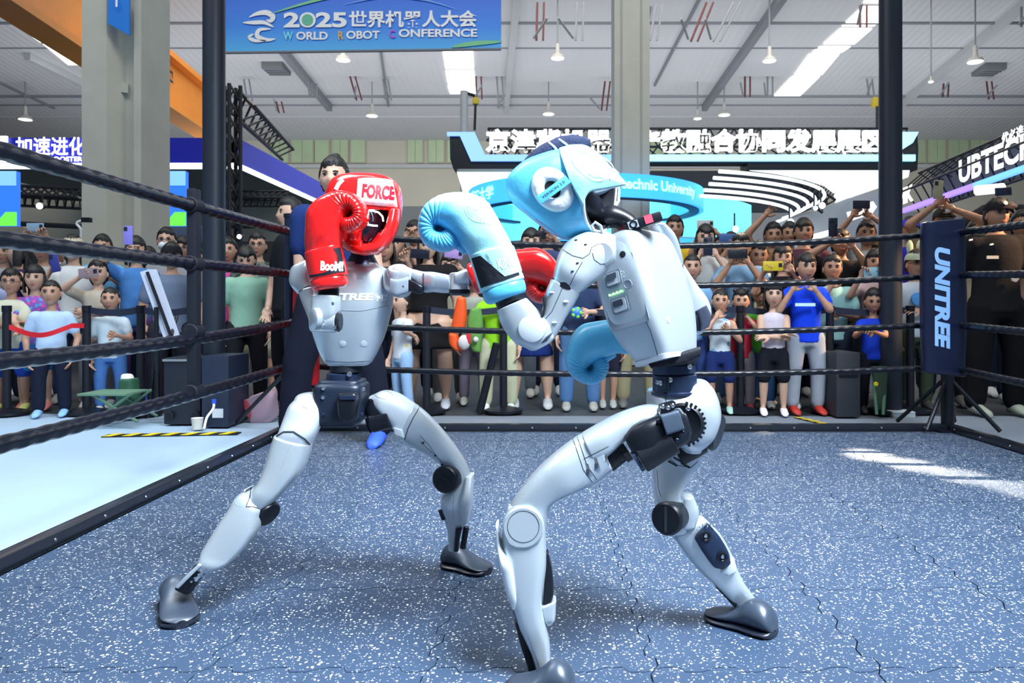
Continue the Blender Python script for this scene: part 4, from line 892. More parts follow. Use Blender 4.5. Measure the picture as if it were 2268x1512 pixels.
MB().obox(P(989, 1060, 2.13)+Vector((-.006, 0, .0)), Vector((.015, -.002, -.007)), Vector((0, .004, 0)), Vector((.0014, 0, .0032)), bev=.001).build('cap_ridge', BLK, rd)
b3 = loft([(1000, 1078, 1046, 1054, 2.2, .036), (980, 1096, 1048, 1086, 2.2, .042), (977, 1118, 1047, 1118, 2.2, .044), (984, 1145, 1040, 1145, 2.21, .042), (991, 1170, 1026, 1168, 2.22, .032), (993, 1195, 1016, 1195, 2.22, .026), (995, 1216, 1014, 1216, 2.22, .022)], 2.2, .04, e=2.9, cap=.3, cap2=.15, sub=8, n=40).build('shin', SILVER, rd, auto=.9)
loft([(1030, 1054, 1050, 1050, 2.19, .03), (1024, 1090, 1048, 1088, 2.17, .034), (1018, 1110, 1046, 1115, 2.17, .034), (1024, 1150, 1038, 1156, 2.18, .024)], 2.18, .03, e=2.8, cap=.2, sub=6).build('knee_guard', SILVER2, b3, auto=.9)
seam([(1005, 1095), (1004, 1120), (1003, 1150)], b3, r=.0007, m=mat('seam_soft', (.25, .3, .36), .6))
loft([(1010, 1170, 1024, 1168, 2.19, .014), (1008, 1195, 1018, 1195, 2.19, .014), (1006, 1218, 1016, 1218, 2.19, .014)], 2.19, .014, e=5, cap=.1).build('shin_bracket', BLK, rd)
MB().cyl(P(1033, 1166, 2.23), P(1025, 1214, 2.23), .009).build('ankle_rod', BLK, rd)
MB().cyl(P(984, 1150, 2.18), P(976, 1128, 2.18), .008).build('calf_rod', BLK, rd)
shoe(rd, G(1084, 1272), G(984, 1252), h=.080, w=.044)
# ---------------------------------------------------------------- hall
WALLM = mat('wall_cream', (.55, .54, .46), .8, bscale=.6, mottle=.06)
WALLG = mat('wall_grey', (.30, .32, .36), .8, bscale=.6)
ROOFM = mat('roof_sheet', (.62, .64, .68), .7, bscale=.5, mottle=.04)
N, L, B = nodes(ROOFM)
geo = N.new('ShaderNodeNewGeometry'); sx = N.new('ShaderNodeSeparateXYZ'); L.new(geo.outputs['Position'], sx.inputs[0])
mm = N.new('ShaderNodeMath'); mm.operation = 'MULTIPLY'; mm.inputs[1].default_value = 2*PI/.33; L.new(sx.outputs[0], mm.inputs[0])
sn = N.new('ShaderNodeMath'); sn.operation = 'SINE'; L.new(mm.outputs[0], sn.inputs[0])
bp = N.new('ShaderNodeBump'); bp.inputs['Strength'].default_value = .3; bp.inputs['Distance'].default_value = .02; L.new(sn.outputs[0], bp.inputs['Height']); L.new(bp.outputs[0], B.inputs['Normal'])
YW = 46
def roofz(Y): return 11.2+.10*(YW-Y)
mb = MB(); rr_ = lambda x0, x1, y0, y1: mb.add([(x0, y0, roofz(y0)), (x1, y0, roofz(y0)), (x1, y1, roofz(y1)), (x0, y1, roofz(y1)), (x0, y0, roofz(y0)+.1), (x1, y0, roofz(y0)+.1), (x1, y1, roofz(y1)+.1), (x0, y1, roofz(y1)+.1)], [(0, 1, 2, 3), (4, 5, 6, 7), (0, 1, 5, 4), (1, 2, 6, 5), (2, 3, 7, 6), (3, 0, 4, 7)])
rr_(-42, 42, 3.5, YW)
struct(mb, 'ceiling', ROOFM)
STLG = mat('steel_grey_paint', (.22, .24, .28), .6)
STLW = mat('steel_white_paint', (.50, .53, .56), .6)
REDPIPE = mat('dark_red_bracket', (.12, .03, .035), .6)
# translucent roof lights: panes in strips
SKY_ = mat('rooflight_pane', (1, .97, .84), emit=1.6)
def skystrip(pts, w, nm):
    o = empty(nm, (0, 0, 0)); o['kind'] = 'structure'
    for (x0, Y0, x1, Y1) in pts:
        z0, z1 = roofz(Y0)-.05, roofz(Y1)-.05
        MB().add([(x0-w/2, Y0, z0), (x0+w/2, Y0, z0), (x1+w/2, Y1, z1), (x1-w/2, Y1, z1), (x0-w/2, Y0, z0+.04), (x0+w/2, Y0, z0+.04), (x1+w/2, Y1, z1+.04), (x1-w/2, Y1, z1+.04)], [(0, 1, 2, 3), (4, 5, 6, 7), (0, 1, 5, 4), (1, 2, 6, 5), (2, 3, 7, 6), (3, 0, 4, 7)]).build('pane', SKY_, o, smooth=False)
def RY(y):  # distance at which the roof crosses image row y
    return (11.2+.1*YW-CH)/((VY-y)/F+.10)
def strip_px(rows, w, nm):
    pts = []
    for (xa, ya, xb, yb) in rows:
        Ya_, Yb2 = RY(ya), RY(yb); pts.append(((xa-VX)/F*Ya_, Ya_, (xb-VX)/F*Yb2, Yb2))
    skystrip(pts, w, nm)
strip_px([(1012, 60, 1014, 106), (1014, 110, 1018, 150), (1018, 155, 1022, 184), (1022, 188, 1026, 206)], 1.35, 'window_1')
strip_px([(1978, -40, 1950, 5), (1948, 14, 1900, 56), (1896, 62, 1858, 96), (1850, 102, 1832, 114), (1826, 118, 1790, 164), (1785, 168, 1740, 214)], 1.35, 'window_2')
strip_px([(-20, -14, 62, 48), (66, 52, 122, 92), (128, 96, 182, 142), (300, 208, 316, 218)], 1.3, 'window_3')
# far wall
mb = MB(); mb.box((-42, YW, 0), (42, YW+.3, 16)); struct(mb, 'wall_far', WALLM)
mb = MB(); mb.box((-42.3, 6.2, 0), (-42, YW, 16)); struct(mb, 'wall_left', WALLM)
mb = MB(); mb.box((42, 6.2, 0), (42.3, YW, 16)); struct(mb, 'wall_right', WALLM)
def wz(y, Y=YW-.1): return CH+(VY-y)/F*Y
def wx(x, Y=YW-.1): return (x-VX)/F*Y
mb = MB(); mb.box((-42, YW-.25, wz(300)), (42, YW, wz(288))); struct(mb, 'trim_1', STLG)
mb = MB(); mb.box((-42, YW-.2, wz(372)), (42, YW, wz(364))); struct(mb, 'trim_2', STLW)
mb = MB(); mb.box((-42, YW-.22, 0), (42, YW, wz(470))); struct(mb, 'trim_3', WALLG)
GREENP = mat('green_tinted_pane', (.48, .62, .40), .25, bscale=.8, mottle=.12, spec=.6)
YELP = mat('yellowed_pane', (.60, .62, .38), .3, bscale=.8)
MUL = mat('mullion_cream', (.50, .48, .38), .7)
wn = 4
for (x0, x1) in ((330, 345), (600, 640), (645, 695), (697, 730), (735, 772), (776, 810), (902, 938), (948, 985), (990, 1060), (1440, 1560), (2010, 2050), (2055, 2095), (2100, 2145), (2150, 2190)):
    o = empty(f'window_{wn}', (wx((x0+x1)/2), YW-.1, wz(332))); o['kind'] = 'structure'; wn += 1
    MB().box((wx(x0), YW-.12, wz(361)), (wx(x1), YW-.02, wz(302))).build('frame', MUL, o, smooth=False)
    n = max(1, round((x1-x0)/24))
    for k in range(n):
        a = x0+1.5+(x1-x0-2)*k/n; b = x0+(x1-x0-2)*(k+1)/n
        MB().box((wx(a), YW-.16, wz(359)), (wx(b), YW-.10, wz(304))).build('pane', GREENP, o, smooth=False)
for (x0, x1) in ((560, 640), (655, 735), (745, 810), (905, 985), (1000, 1060), (1090, 1160), (1250, 1330), (1445, 1510), (1600, 1700), (1750, 1850), (2010, 2090), (2110, 2180), (310, 340)):
    o = empty(f'window_{wn}', (wx((x0+x1)/2), YW-.1, wz(275))); o['kind'] = 'structure'; wn += 1
    MB().box((wx(x0), YW-.12, wz(284)), (wx(x1), YW-.02, wz(267))).build('frame', MUL, o, smooth=False)
    n = max(1, round((x1-x0)/38))
    for k in range(n):
        a = x0+1.5+(x1-x0-2)*k/n; b = x0+(x1-x0-2)*(k+1)/n
        MB().box((wx(a), YW-.16, wz(283)), (wx(b), YW-.10, wz(269))).build('pane', YELP if 600 < x0 < 1400 else GREENP, o, smooth=False)
# crossways pipes and purlins
tn = 4
for (y, r, dz, m) in ((50, .09, -.5, STLG), (106, .05, -.2, STLG), (212, .11, -.3, STLG), (232, .07, -.2, STLG), (258, .08, 0, STLW), (-20, .1, -.4, STLG)):
    Y = RY(y); z = roofz(Y)
    mb = MB(); mb.cyl((-41, Y, z), (41, Y, z), r, n=8); struct(mb, f'trim_{tn}', m); tn += 1
# rafters running away from the lens
def rafter(x0, y0, x1, y1, w, h, m):
    global tn
    Y0, Y1 = RY(y0)-.2, RY(y1)-.2; a = Vector(((x0-VX)/F*Y0, Y0, roofz(Y0)-h/2)); b = Vector(((x1-VX)/F*Y1, Y1, roofz(Y1)-h/2))
    mb = MB(); d = (b-a)/2; mb.obox((a+b)/2, d, Vector((w/2, 0, 0)), Vector((0, 0, h/2))); struct(mb, f'trim_{tn}', m); tn += 1
for q in ((1150, -60, 1120, 240), (1740, -20, 1560, 235), (2290, -10, 1985, 235), (830, 20, 860, 235), (490, -60, 730, 235), (300, 60, 480, 240), (60, 120, 300, 238), (-160, 110, 120, 240), (1440, 20, 1400, 240), (1560, -20, 1450, 190)):
    rafter(*q, .28 if q[0] in (1740, 2290, 490, 60, 1150) else .10, .35 if q[0] in (1740, 2290, 490, 60, 1150) else .12, STLW if q[0] in (2290, 60, 1150) else STLG)
# brackets hanging from the roof
br = [(540, 175, 548, 225), (612, 225, 618, 250), (690, 185, 690, 215), (775, 168, 790, 222), (848, 175, 856, 222), (1054, 165, 1056, 220), (1100, 168, 1105, 240), (1190, 5, 1188, 90), (1278, 5, 1275, 90), (1340, 180, 1332, 245), (1453, 10, 1440, 90), (1565, 5, 1530, 92), (1625, 5, 1580, 92), (1650, 165, 1650, 215), (1700, 168, 1700, 215), (1905, 12, 1905, 60), (1920, 175, 1925, 215), (2185, 180, 2190, 220), (2262, 15, 2262, 60), (2090, 185, 2088, 215)]
ORD = 'first second third fourth fifth sixth seventh eighth ninth tenth eleventh twelfth thirteenth fourteenth'.split()
nr_ = sorted([b_[0] for b_ in br if b_[1] < 100]); fr2 = sorted([b_[0] for b_ in br if b_[1] >= 100])
for k, (x0, y0, x1, y1) in enumerate(br):
    Y = RY(min(y0, 200))-1.5 if y0 < 100 else RY(205)-2
    o = empty('roof_bracket', P(x0, y0, Y)); near_ = y0 < 100
    tag(o, '%s hanging pipe bracket from the left on the %s roof crossing pipe' % (ORD[(nr_ if near_ else fr2).index(x0)], 'nearer' if near_ else 'farther'), 'bracket', 'pipe brackets under the roof')
    a = P(x0, y0, Y); b = P(x1, y1, Y); MB().cyl(a, b, .045, n=6).build('hanger_rod', REDPIPE if k % 2 else STLG, o)
    c = P(x0+(16 if x0 > 1200 else -16), y0, Y-.3); MB().cyl(a+Vector((.25, 0, 0)), b+Vector((.25, 0, 0)), .04, n=6).build('hanger_rod', REDPIPE if k % 2 else STLG, o)
    MB().cyl(b+Vector((-.1, 0, .1)), b+Vector((.4 if x0 < 1200 else -.7, -1.8, .15)), .045, n=6).build('cross_arm', STLG, o)
# pendant lamps
LAMP = mat('lamp_bulb_glow', (1, .98, .80), emit=2.2); SHADE = mat('lamp_shade', (.5, .5, .48), .5)
for k, (x, y, w) in enumerate([(760, 132, 16), (824, 256, 13), (56, 264, 14), (1235, 128, 15), (1215, 252, 13), (1704, 134, 15), (1604, 254, 13), (2160, 136, 17), (2062, 180, 6), (1545, 262, 9)]):
    Y = 29 if y < 200 else 37
    c = P(x, y, Y); r = w/F*Y
    side = ['over the blue event banner edge', 'above the red headgear', 'at the far left above the lettered booth', 'left of the middle column', 'above the long lit sign, left of column', 'right of the middle column', 'above the long lit sign, right of column', 'in the upper right corner', 'small one in the upper right', 'small one over the lit sign'][k]
    o = empty('pendant_lamp', c); tag(o, 'round hall pendant lamp '+side, 'lamp', None)
    MB().lathe(c, (0, 0, 1), [(-.02, r*.98), (.0, r), (r*.35, r*.85), (r*.6, r*.4), (r*.9, r*.3), (r*1.9, r*.28), (r*2.1, .05)], 20).build('lamp_shade', SHADE, o)
    MB().lathe(c, (0, 0, 1), [(-.06, r*.5), (-.03, r*.93), (-.021, r*.95)], 20).build('bulb', LAMP, o)
    MB().cyl(c+Vector((0, 0, r*2)), Vector((c.x, c.y, roofz(c.y))), .03, n=6).build('cord', STLG, o)
# concrete columns
CONC = mat('concrete_column', (.52, .52, .46), .85, bscale=3, mottle=.08, bump=.15)
Yc = 10.7; a = P(1361, 700, Yc); b = P(1439, 700, Yc)
o = empty('concrete_column', (a.x, Yc, 0)); tag(o, 'tall pale concrete column in the middle, behind the blue headgear', 'column')
MB().box((a.x, Yc, 0), (b.x, Yc+.5, 13.2)).build('shaft', CONC, o, smooth=False)
for x in (1376, 1420): MB().box((P(x, 0, Yc).x-.012, Yc-.008, 0), (P(x, 0, Yc).x+.012, Yc, 13.2)).build('edge_chamfer', mat('concrete_edge', (.36, .38, .37), .85), o, smooth=False)
Yc = 8.2; a = P(181, 700, Yc); b = P(306, 700, Yc); m_ = P(240, 700, Yc); m2 = P(284, 700, Yc)
o = empty('concrete_column', (a.x, Yc, 0)); tag(o, 'broad grooved concrete column at left with a blue sign on it', 'column')
mb = MB(); pts = [(a.x, Yc), (m_.x-.02, Yc), (m_.x+.10, Yc+.16), (m2.x+.02, Yc+.16), (m2.x+.03, Yc+.06), (b.x, Yc+.06), (b.x, Yc+.7), (a.x, Yc+.7)]
mb.add([(x, y, 0) for x, y in pts]+[(x, y, 13.4) for x, y in pts], [tuple(range(8)), tuple(range(8, 16))]+[(i, (i+1) % 8, 8+(i+1) % 8, 8+i) for i in range(8)])
mb.build('shaft', CONC, o, smooth=False)
MB().add([P(242, 168, Yc+.12), P(284, 186, Yc+.12), P(284, 206, Yc+.12), P(242, 200, Yc+.12), P(242, 168, Yc+.2), P(284, 186, Yc+.2), P(284, 206, Yc+.2), P(242, 200, Yc+.2)], [(0, 1, 2, 3), (4, 5, 6, 7), (0, 1, 5, 4), (1, 2, 6, 5), (2, 3, 7, 6), (3, 0, 4, 7)]).build('haunch', CONC, o, smooth=False)
sg = empty('hanging_sign', P(262, 40, Yc-.05)); tag(sg, 'blue hall sign with white writing on the left concrete column', 'sign')
SB = mat('sign_blue', (.02, .22, .78), .4)
mb = MB(); A4 = [P(239, -40, Yc-.04), P(286, -40, Yc-.02), P(286, 78, Yc-.02), P(239, 52, Yc-.04)]; mb.add(A4+[v+Vector((0, .03, 0)) for v in A4], [(0, 1, 2, 3), (4, 5, 6, 7), (0, 1, 5, 4), (1, 2, 6, 5), (2, 3, 7, 6), (3, 0, 4, 7)]); mb.build('sign_panel', SB, sg, smooth=False)
text3('1', P(258, 4, Yc-.06), (1, 0, 0), (0, 0, 1), .11, WHITEP, 'lettering', sg, bold=.03)
# crane beam
ORG = mat('crane_orange', (.80, .28, .03), .5, bscale=2)
o = empty('crane_beam', (-12.3, 20, 7.4)); tag(o, 'orange overhead crane girder crossing the upper left behind the column', 'crane beam')
A = Vector((-13.6, 31, 7.7)); Bv = Vector((-11.6, 13.5, 7.45))
for nm, z0, z1, w in (('web', .2, 1.75, .10), ('bottom_flange', 0, .2, .42), ('top_flange', 1.75, 1.95, .42)):
    d = (Bv-A)/2; MB().obox((A+Bv)/2+Vector((0, 0, (z0+z1)/2)), d, Vector((w, 0, 0)), Vector((0, 0, (z1-z0)/2))).build(nm, ORG, o, smooth=False)
text3('工程', Vector((-12.75, 25.2, 8.7)), (-.114, 1, 0), (0, 0, 1), .75, BLACKP, 'lettering', o, bold=.03)
# event banner hanging up high
Yn = 15.5; bo = empty('event_banner', P(800, 60, Yn)); tag(bo, 'wide blue hanging event banner with white Chinese and English lettering', 'banner')
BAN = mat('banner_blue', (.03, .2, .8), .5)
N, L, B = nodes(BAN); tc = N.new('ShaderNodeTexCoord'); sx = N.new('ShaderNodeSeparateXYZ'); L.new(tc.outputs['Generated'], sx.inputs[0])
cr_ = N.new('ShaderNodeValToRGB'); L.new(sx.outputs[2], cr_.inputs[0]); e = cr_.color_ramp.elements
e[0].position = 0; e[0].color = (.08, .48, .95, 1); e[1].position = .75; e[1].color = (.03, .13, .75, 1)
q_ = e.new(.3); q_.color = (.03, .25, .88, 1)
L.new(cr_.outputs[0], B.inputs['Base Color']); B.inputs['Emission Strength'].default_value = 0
A4 = [P(494, -75, Yn), P(1110, -75, Yn), P(1110, 108, Yn), P(494, 116, Yn)]
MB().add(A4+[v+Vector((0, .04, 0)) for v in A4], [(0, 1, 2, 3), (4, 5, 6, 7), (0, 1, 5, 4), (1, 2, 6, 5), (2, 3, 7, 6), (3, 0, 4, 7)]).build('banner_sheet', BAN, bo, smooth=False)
MB().cyl(P(494, 117, Yn), P(1110, 109, Yn), .03, n=8).build('bottom_bar', STLG, bo)
Yt_ = Yn-.03; u = Vector((1, 0, .004))
def bt(t, x, y, h, w, m, b=.03): text3(t, P(x, y, Yt_), u, (0, 0, 1), h/F*Yt_, m, 'lettering', bo, width=w/F*Yt_, bold=b)
bt('2025', 698, 44, 34, 140, WHITEP, .035); bt('世界机器人大会', 915, 42, 38, 284, WHITEP, .03)
CY_ = mat('cyan_print', (.2, .8, .9), .5); OR_ = mat('orange_print', (.8, .45, .12), .5); PU_ = mat('purple_print', (.45, .1, .7), .5)
bt('W', 638, 79, 18, 22, CY_); bt('ORLD', 691, 79, 18, 70, WHITEP); bt('R', 755, 78, 18, 12, OR_); bt('OBOT', 804, 77, 18, 74, WHITEP); bt('C', 869, 75, 18, 14, PU_); bt('ONFERENCE', 970, 73, 18, 174, WHITEP)
GLB = mat('globe_print', (.12, .5, .35), .5); MB().lathe(P(681, 44, Yt_-.004), (0, -1, 0), [(0, .12), (.004, .12)], 20).build('globe_mark', GLB, bo)
def swoosh(pts, w, m=WHITEP):
    mb = MB(); n = len(pts)-1; vs = []
    pp = dense([list(p) for p in pts], 8); n = len(pp)-1
    for i, p in enumerate(pp):
        a, b = pp[max(i-1, 0)], pp[min(i+1, n)]; dx, dy = b[0]-a[0], b[1]-a[1]; l = math.hypot(dx, dy) or 1; k = w*math.sin(PI*min(max(i/n, .03), .97))**.7
        vs += [P(p[0]-dy/l*k, p[1]+dx/l*k, Yt_), P(p[0]+dy/l*k, p[1]-dx/l*k, Yt_)]
    mb.add(vs, [(2*i, 2*i+1, 2*i+3, 2*i+2) for i in range(n)]); mb.build('wave_logo', m, bo)
swoosh([(552, 38), (570, 30), (590, 28), (604, 36), (600, 46), (590, 44)], 6); swoosh([(538, 50), (560, 50), (585, 50), (606, 60)], 4.5); swoosh([(610, 86), (590, 88), (570, 80), (575, 66), (600, 64)], 5); swoosh([(590, 90), (565, 90), (552, 82), (562, 75)], 4)
swoosh([(600, 30), (680, 6), (760, -12), (840, -20)], 3, mat('green_print', (.2, .6, .3), .5)); swoosh([(1000, 104), (1050, 96), (1112, 92)], 5, mat('green_print', (.2, .6, .3), .5)); swoosh([(760, 10), (850, -6), (940, 0), (1010, 20)], 2, mat('light_blue_print', (.15, .4, .9), .5))
# truss tower behind the left pole
TR = mat('truss_black', (.012, .014, .02), .5)
def truss(root, a, b, w, n, nm='truss_chord', m=TR, r=.03):
    a = Vector(a); b = Vector(b); d = (b-a).normalized(); u = d.orthogonal().normalized(); v = d.cross(u); cs = [(u+v)*w/2, (u-v)*w/2, (-u-v)*w/2, (-u+v)*w/2]
    for c in cs: MB().cyl(a+c, b+c, r, n=6).build(nm, m, root)
    mb = MB()
    for i in range(n):
        p = a.lerp(b, i/n); q = a.lerp(b, (i+1)/n)
        for k in range(4): mb.cyl(p+cs[k], q+cs[(k+1) % 4], r*.6, n=5)
    o = mb.build('truss_lacing', m, root); o['kind'] = 'stuff'
o = empty('lighting_truss', P(515, 700, 16)); tag(o, 'black upright truss tower just right of the left charcoal pole', 'truss')
truss(o, (P(515, 0, 16).x, 16, 0), (P(515, 0, 16).x, 16, CH+(VY-190)/F*16), .24, 16, r=.045)
o = empty('lighting_truss', P(560, 300, 17)); tag(o, 'black truss sloping down behind the blue booth roof', 'truss')
truss(o, P(530, 235, 18), P(625, 330, 25), .5, 9, r=.05)
# left booth with blue fascia
BLUEF = mat('fascia_blue', (.012, .02, .62), .35, emit=0); BLUEF2 = mat('fascia_violet_blue', (.07, .10, .85), .4)
Y1 = 19.0; bo = empty('exhibition_booth', P(300, 700, Y1)); tag(bo, 'royal blue exhibition booth at left with white glowing lettering', 'booth')
c0 = P(-80, 305, Y1); c1 = P(527, 305, Y1); z1 = c1.z; z0 = P(0, 361, Y1).z; far = Vector((c1.x*1.0+.15, 27.0, 0))
MB().box((c0.x, Y1, z0), (c1.x, Y1+.25, z1)).build('front_fascia', BLUEF, bo, smooth=False)
mb = MB(); d = Vector((far.x, far.y, z1)); mb.add([(c1.x, Y1, z0), (far.x, far.y, z0), (far.x, far.y, z1), (c1.x, Y1, z1), (c1.x-.25, Y1, z0), (far.x-.25, far.y, z0), (far.x-.25, far.y, z1), (c1.x-.25, Y1, z1)], [(0, 1, 2, 3), (4, 5, 6, 7), (0, 1, 5, 4), (1, 2, 6, 5), (2, 3, 7, 6), (3, 0, 4, 7)]); mb.build('side_fascia', BLUEF2, bo, smooth=False)
GL2 = mat('strip_white_glow', (.95, 1, .98), emit=1.3)
MB().box((c0.x, Y1-.02, z0-.13), (c1.x, Y1+.2, z0)).build('light_strip', GL2, bo, smooth=False)
mb = MB(); mb.add([(c1.x+.02, Y1, z0-.13), (far.x+.02, far.y, z0-.13), (far.x+.02, far.y, z0), (c1.x+.02, Y1, z0), (c1.x-.2, Y1, z0-.13), (far.x-.2, far.y, z0-.13), (far.x-.2, far.y, z0), (c1.x-.2, Y1, z0)], [(0, 1, 2, 3), (4, 5, 6, 7), (0, 1, 5, 4), (1, 2, 6, 5), (2, 3, 7, 6), (3, 0, 4, 7)]); mb.build('light_strip', GL2, bo, smooth=False)
MB().add([(c0.x, Y1+.1, z0-.14), (c1.x, Y1+.1, z0-.14), (far.x, far.y, z0-.14), (c0.x, far.y, z0-.14), (c0.x, Y1+.1, z0+.2), (c1.x-.3, Y1+.3, z0+.2), (far.x-.3, far.y, z0+.2), (c0.x, far.y, z0+.2)], [(0, 1, 2, 3), (4, 5, 6, 7), (0, 1, 5, 4), (1, 2, 6, 5), (2, 3, 7, 6), (3, 0, 4, 7)]).build('soffit', mat('soffit_grey', (.25, .32, .36), .7), bo, smooth=False)
text3('加速进化', P(112, 324, Y1-.06), (1, 0, 0), (0, 0, 1), 42/F*Y1, GLOWT, 'lettering', bo, width=156/F*Y1, bold=.02)
text3('BOOSTER', P(146, 352, Y1-.06), (1, 0, 0), (0, 0, 1), 11/F*Y1, GLOWT, 'lettering', bo, width=74/F*Y1, bold=.04)
mb = MB(); mb.box(P(-14, 358, Y1-.08), P(18, 302, Y1-.02)); mb.build('logo_plate', GLOWT, bo, smooth=False)
# display screens below
SCR = mat('screen_blue', (.02, .13, .75), emit=1.0); SCRG = mat('screen_green', (.12, .62, .06), emit=.9); SCRT = mat('screen_sky', (.18, .42, .75), emit=.9)
def screen(x0, x1, y0, y1, Y, lab, txt):
    o = empty('display_screen', P((x0+x1)/2, (y0+y1)/2, Y)); tag(o, lab, 'screen')
    MB().box(P(x0, y1, Y), P(x1, y0, Y)+Vector((0, .1, 0))).build('screen_panel', SCR, o, smooth=False)
    ym = y1-(y1-y0)*.17
    mb = MB(); A4 = [P(x0, y1, Y-.02), P(x1, y1, Y-.02), P(x1, ym-10, Y-.02), P(x1-24, ym-10, Y-.02), P(x1-40, ym+8, Y-.02), P(x0, ym+8, Y-.02)]; mb.add(A4+[v+Vector((0, .015, 0)) for v in A4], [(0, 1, 2, 3, 4, 5), tuple(range(6, 12))]+[(i, (i+1) % 6, 6+(i+1) % 6, 6+i) for i in range(6)]); mb.build('green_band', SCRG, o, smooth=False)
    MB().box(P(x0, y0+(y1-y0)*.26, Y-.02), P(x1, y0, Y-.005)).build('title_band', SCRT, o, smooth=False)
    for t, tx, ty in txt: text3(t, P(tx, ty, Y-.03), (1, 0, 0), (0, 0, 1), 9/F*Y, WHITEP, 'lettering', o, bold=.02)
screen(290, 411, 379, 500, 12, 'blue and green timetable screen right of the left concrete column', [('11:20', 366, 430), ('15:20', 318, 430), ('18:00', 354, 474), ('18:00', 312, 474)])
screen(-60, 36, 379, 500, 12, 'blue and green screen at the left edge of the picture', [])
# back office walls and truss rails under the left booth
o = empty('partition_wall', P(300, 700, 22)); tag(o, 'pale partition wall standing under the left booth roof', 'partition')
MB().box((P(-80, 0, 24).x, 24, 0), (P(640, 0, 24).x, 24.2, 4.2)).build('wall_panel', WALLM, o, smooth=False)
for q in ((510, 440, 640, 440, 20, 'black truss rail under the blue booth, right of the left pole'), (20, 432, 180, 440, 15, 'black truss under the booth at far left')):
    o = empty('lighting_truss', P(q[0], q[1], q[4])); tag(o, q[5], 'truss'); truss(o, P(q[0], q[1], q[4]), P(q[2], q[3], q[4]), .28, 9, r=.03)
    MB().cyl(P(q[0], q[1]+62, q[4]), P(q[2], q[3]+62, q[4]), .05, n=6).build('lower_rail', TR, o)
GREENL = mat('green_foliage_print', (.10, .35, .08), .6)
o = empty('poster_wall', P(400, 520, 13)); tag(o, 'green landscape poster wall behind the men by the left screen', 'poster')
MB().box(P(345, 640, 13), P(452, 500, 13)+Vector((0, .08, 0))).build('poster_board', mat('poster_grey', (.10, .14, .17), .6), o, smooth=False)
for x, y, w, h in ((415, 545, 40, 34), (390, 585, 60, 24), (430, 600, 40, 40)): MB().ell(P(x, y, 12.97), w/F*13/1.6, .015, h/F*13/1.6, 14, 8).build('foliage_patch', GREENL, o)
# dark rear partitions low behind the crowd
for x0, x1, Y, h, c, lab in ((-80, 640, 11.5, 1.85, (.02, .022, .026), 'low dark booth partition behind the left crowd'), (840, 1060, 13, 2.6, (.30, .31, .32), 'grey stand panel behind the red robot'), (1040, 1480, 12.5, 1.95, (.012, .02, .05), 'low dark blue partition behind the centre crowd'), (1480, 2300, 12, 1.7, (.025, .025, .03), 'low dark booth partition behind the right crowd')):
    o = empty('booth_partition', P(x0, 700, Y)); tag(o, lab, 'partition'); m = mat('partition_%d' % x0, c, .6)
    n = max(2, round((x1-x0)/F*Y/1.0)); 
    for k in range(n):
        a = P(x0+(x1-x0)*k/n, 0, Y).x+.01; b = P(x0+(x1-x0)*(k+1)/n, 0, Y).x-.01
        MB().box((a, Y, 0), (b, Y+.06, h)).build('partition_panel', m, o, smooth=False)
# middle booth with the long lit sign
Y2 = 14.0; bo = empty('exhibition_booth', P(1500, 700, Y2)); tag(bo, 'black exhibition booth in the centre with a long row of glowing Chinese characters', 'booth')
EDG = mat('sign_edge_blue', (.22, .42, 1), emit=1.0); CYS = mat('sign_strip_cyan', (.30, .72, 1), emit=1.3)
text3('京津冀机器人产教融合协同发展展区', P(1519, 315, Y2), (1, 0, 0), (0, 0, 1), 58/F*Y2, GLOWT, 'sign_lettering', bo, width=886/F*Y2, bold=.03, depth=.04)
def prism(pl, Y, dep, m, nm, par):
    A_ = [P(x, y, Y) for x, y in pl]; n = len(A_); return MB().add(A_+[v+Vector((0, dep, 0)) for v in A_], [tuple(range(n)), tuple(range(n, 2*n))]+[(i, (i+1) % n, n+(i+1) % n, n+i) for i in range(n)]).build(nm, m, par, smooth=False)
BK2 = mat('booth_black', (.010, .012, .018), .4)
prism([(990, 292), (1051, 292), (1074, 342), (1375, 342), (1375, 356), (1043, 356), (1018, 300), (990, 300)], Y2-.06, .1, EDG, 'sign_edge', bo)
prism([(1375, 342), (2028, 342), (2028, 356), (1375, 356)], Y2-.06, .1, CYS, 'light_strip', bo)
prism([(1990, 292), (2035, 292), (2022, 316), (2000, 330), (1990, 330)], Y2-.06, .1, CYS, 'sign_edge', bo)
prism([(996, 300), (1018, 300), (1043, 356), (1440, 356), (1440, 374), (1004, 374), (997, 352)], Y2, .5, BK2, 'fascia_body', bo)
prism([(1655, 356), (2030, 356), (2030, 330), (2024, 300), (2032, 300), (2034, 330), (2032, 376), (1655, 376)], Y2, .5, BK2, 'fascia_body', bo)
prism([(1440, 356), (1655, 356), (1655, 362), (1440, 362)], Y2, .3, BK2, 'fascia_body', bo)
for x in range(1090, 1960, 58):
    MB().cyl(P(x, 344, Y2+.05), P(x, 285, Y2+.05), .012, n=5).build('sign_post', BK2, bo)
tr_ = empty('lighting_truss', P(1700, 330, Y2+.8)); tag(tr_, 'black truss standing behind the long row of glowing characters', 'truss'); truss(tr_, P(1080, 318, Y2+.8), P(2010, 318, Y2+.8), .42, 34, r=.025)
WGL = mat('white_canopy_glow', (.90, 1, .98), emit=.85)
prism([(1010, 376), (1180, 376), (1180, 470), (1150, 520), (1080, 520), (1052, 500), (1030, 440)], Y2+.3, .1, WGL, 'lit_wall', bo)
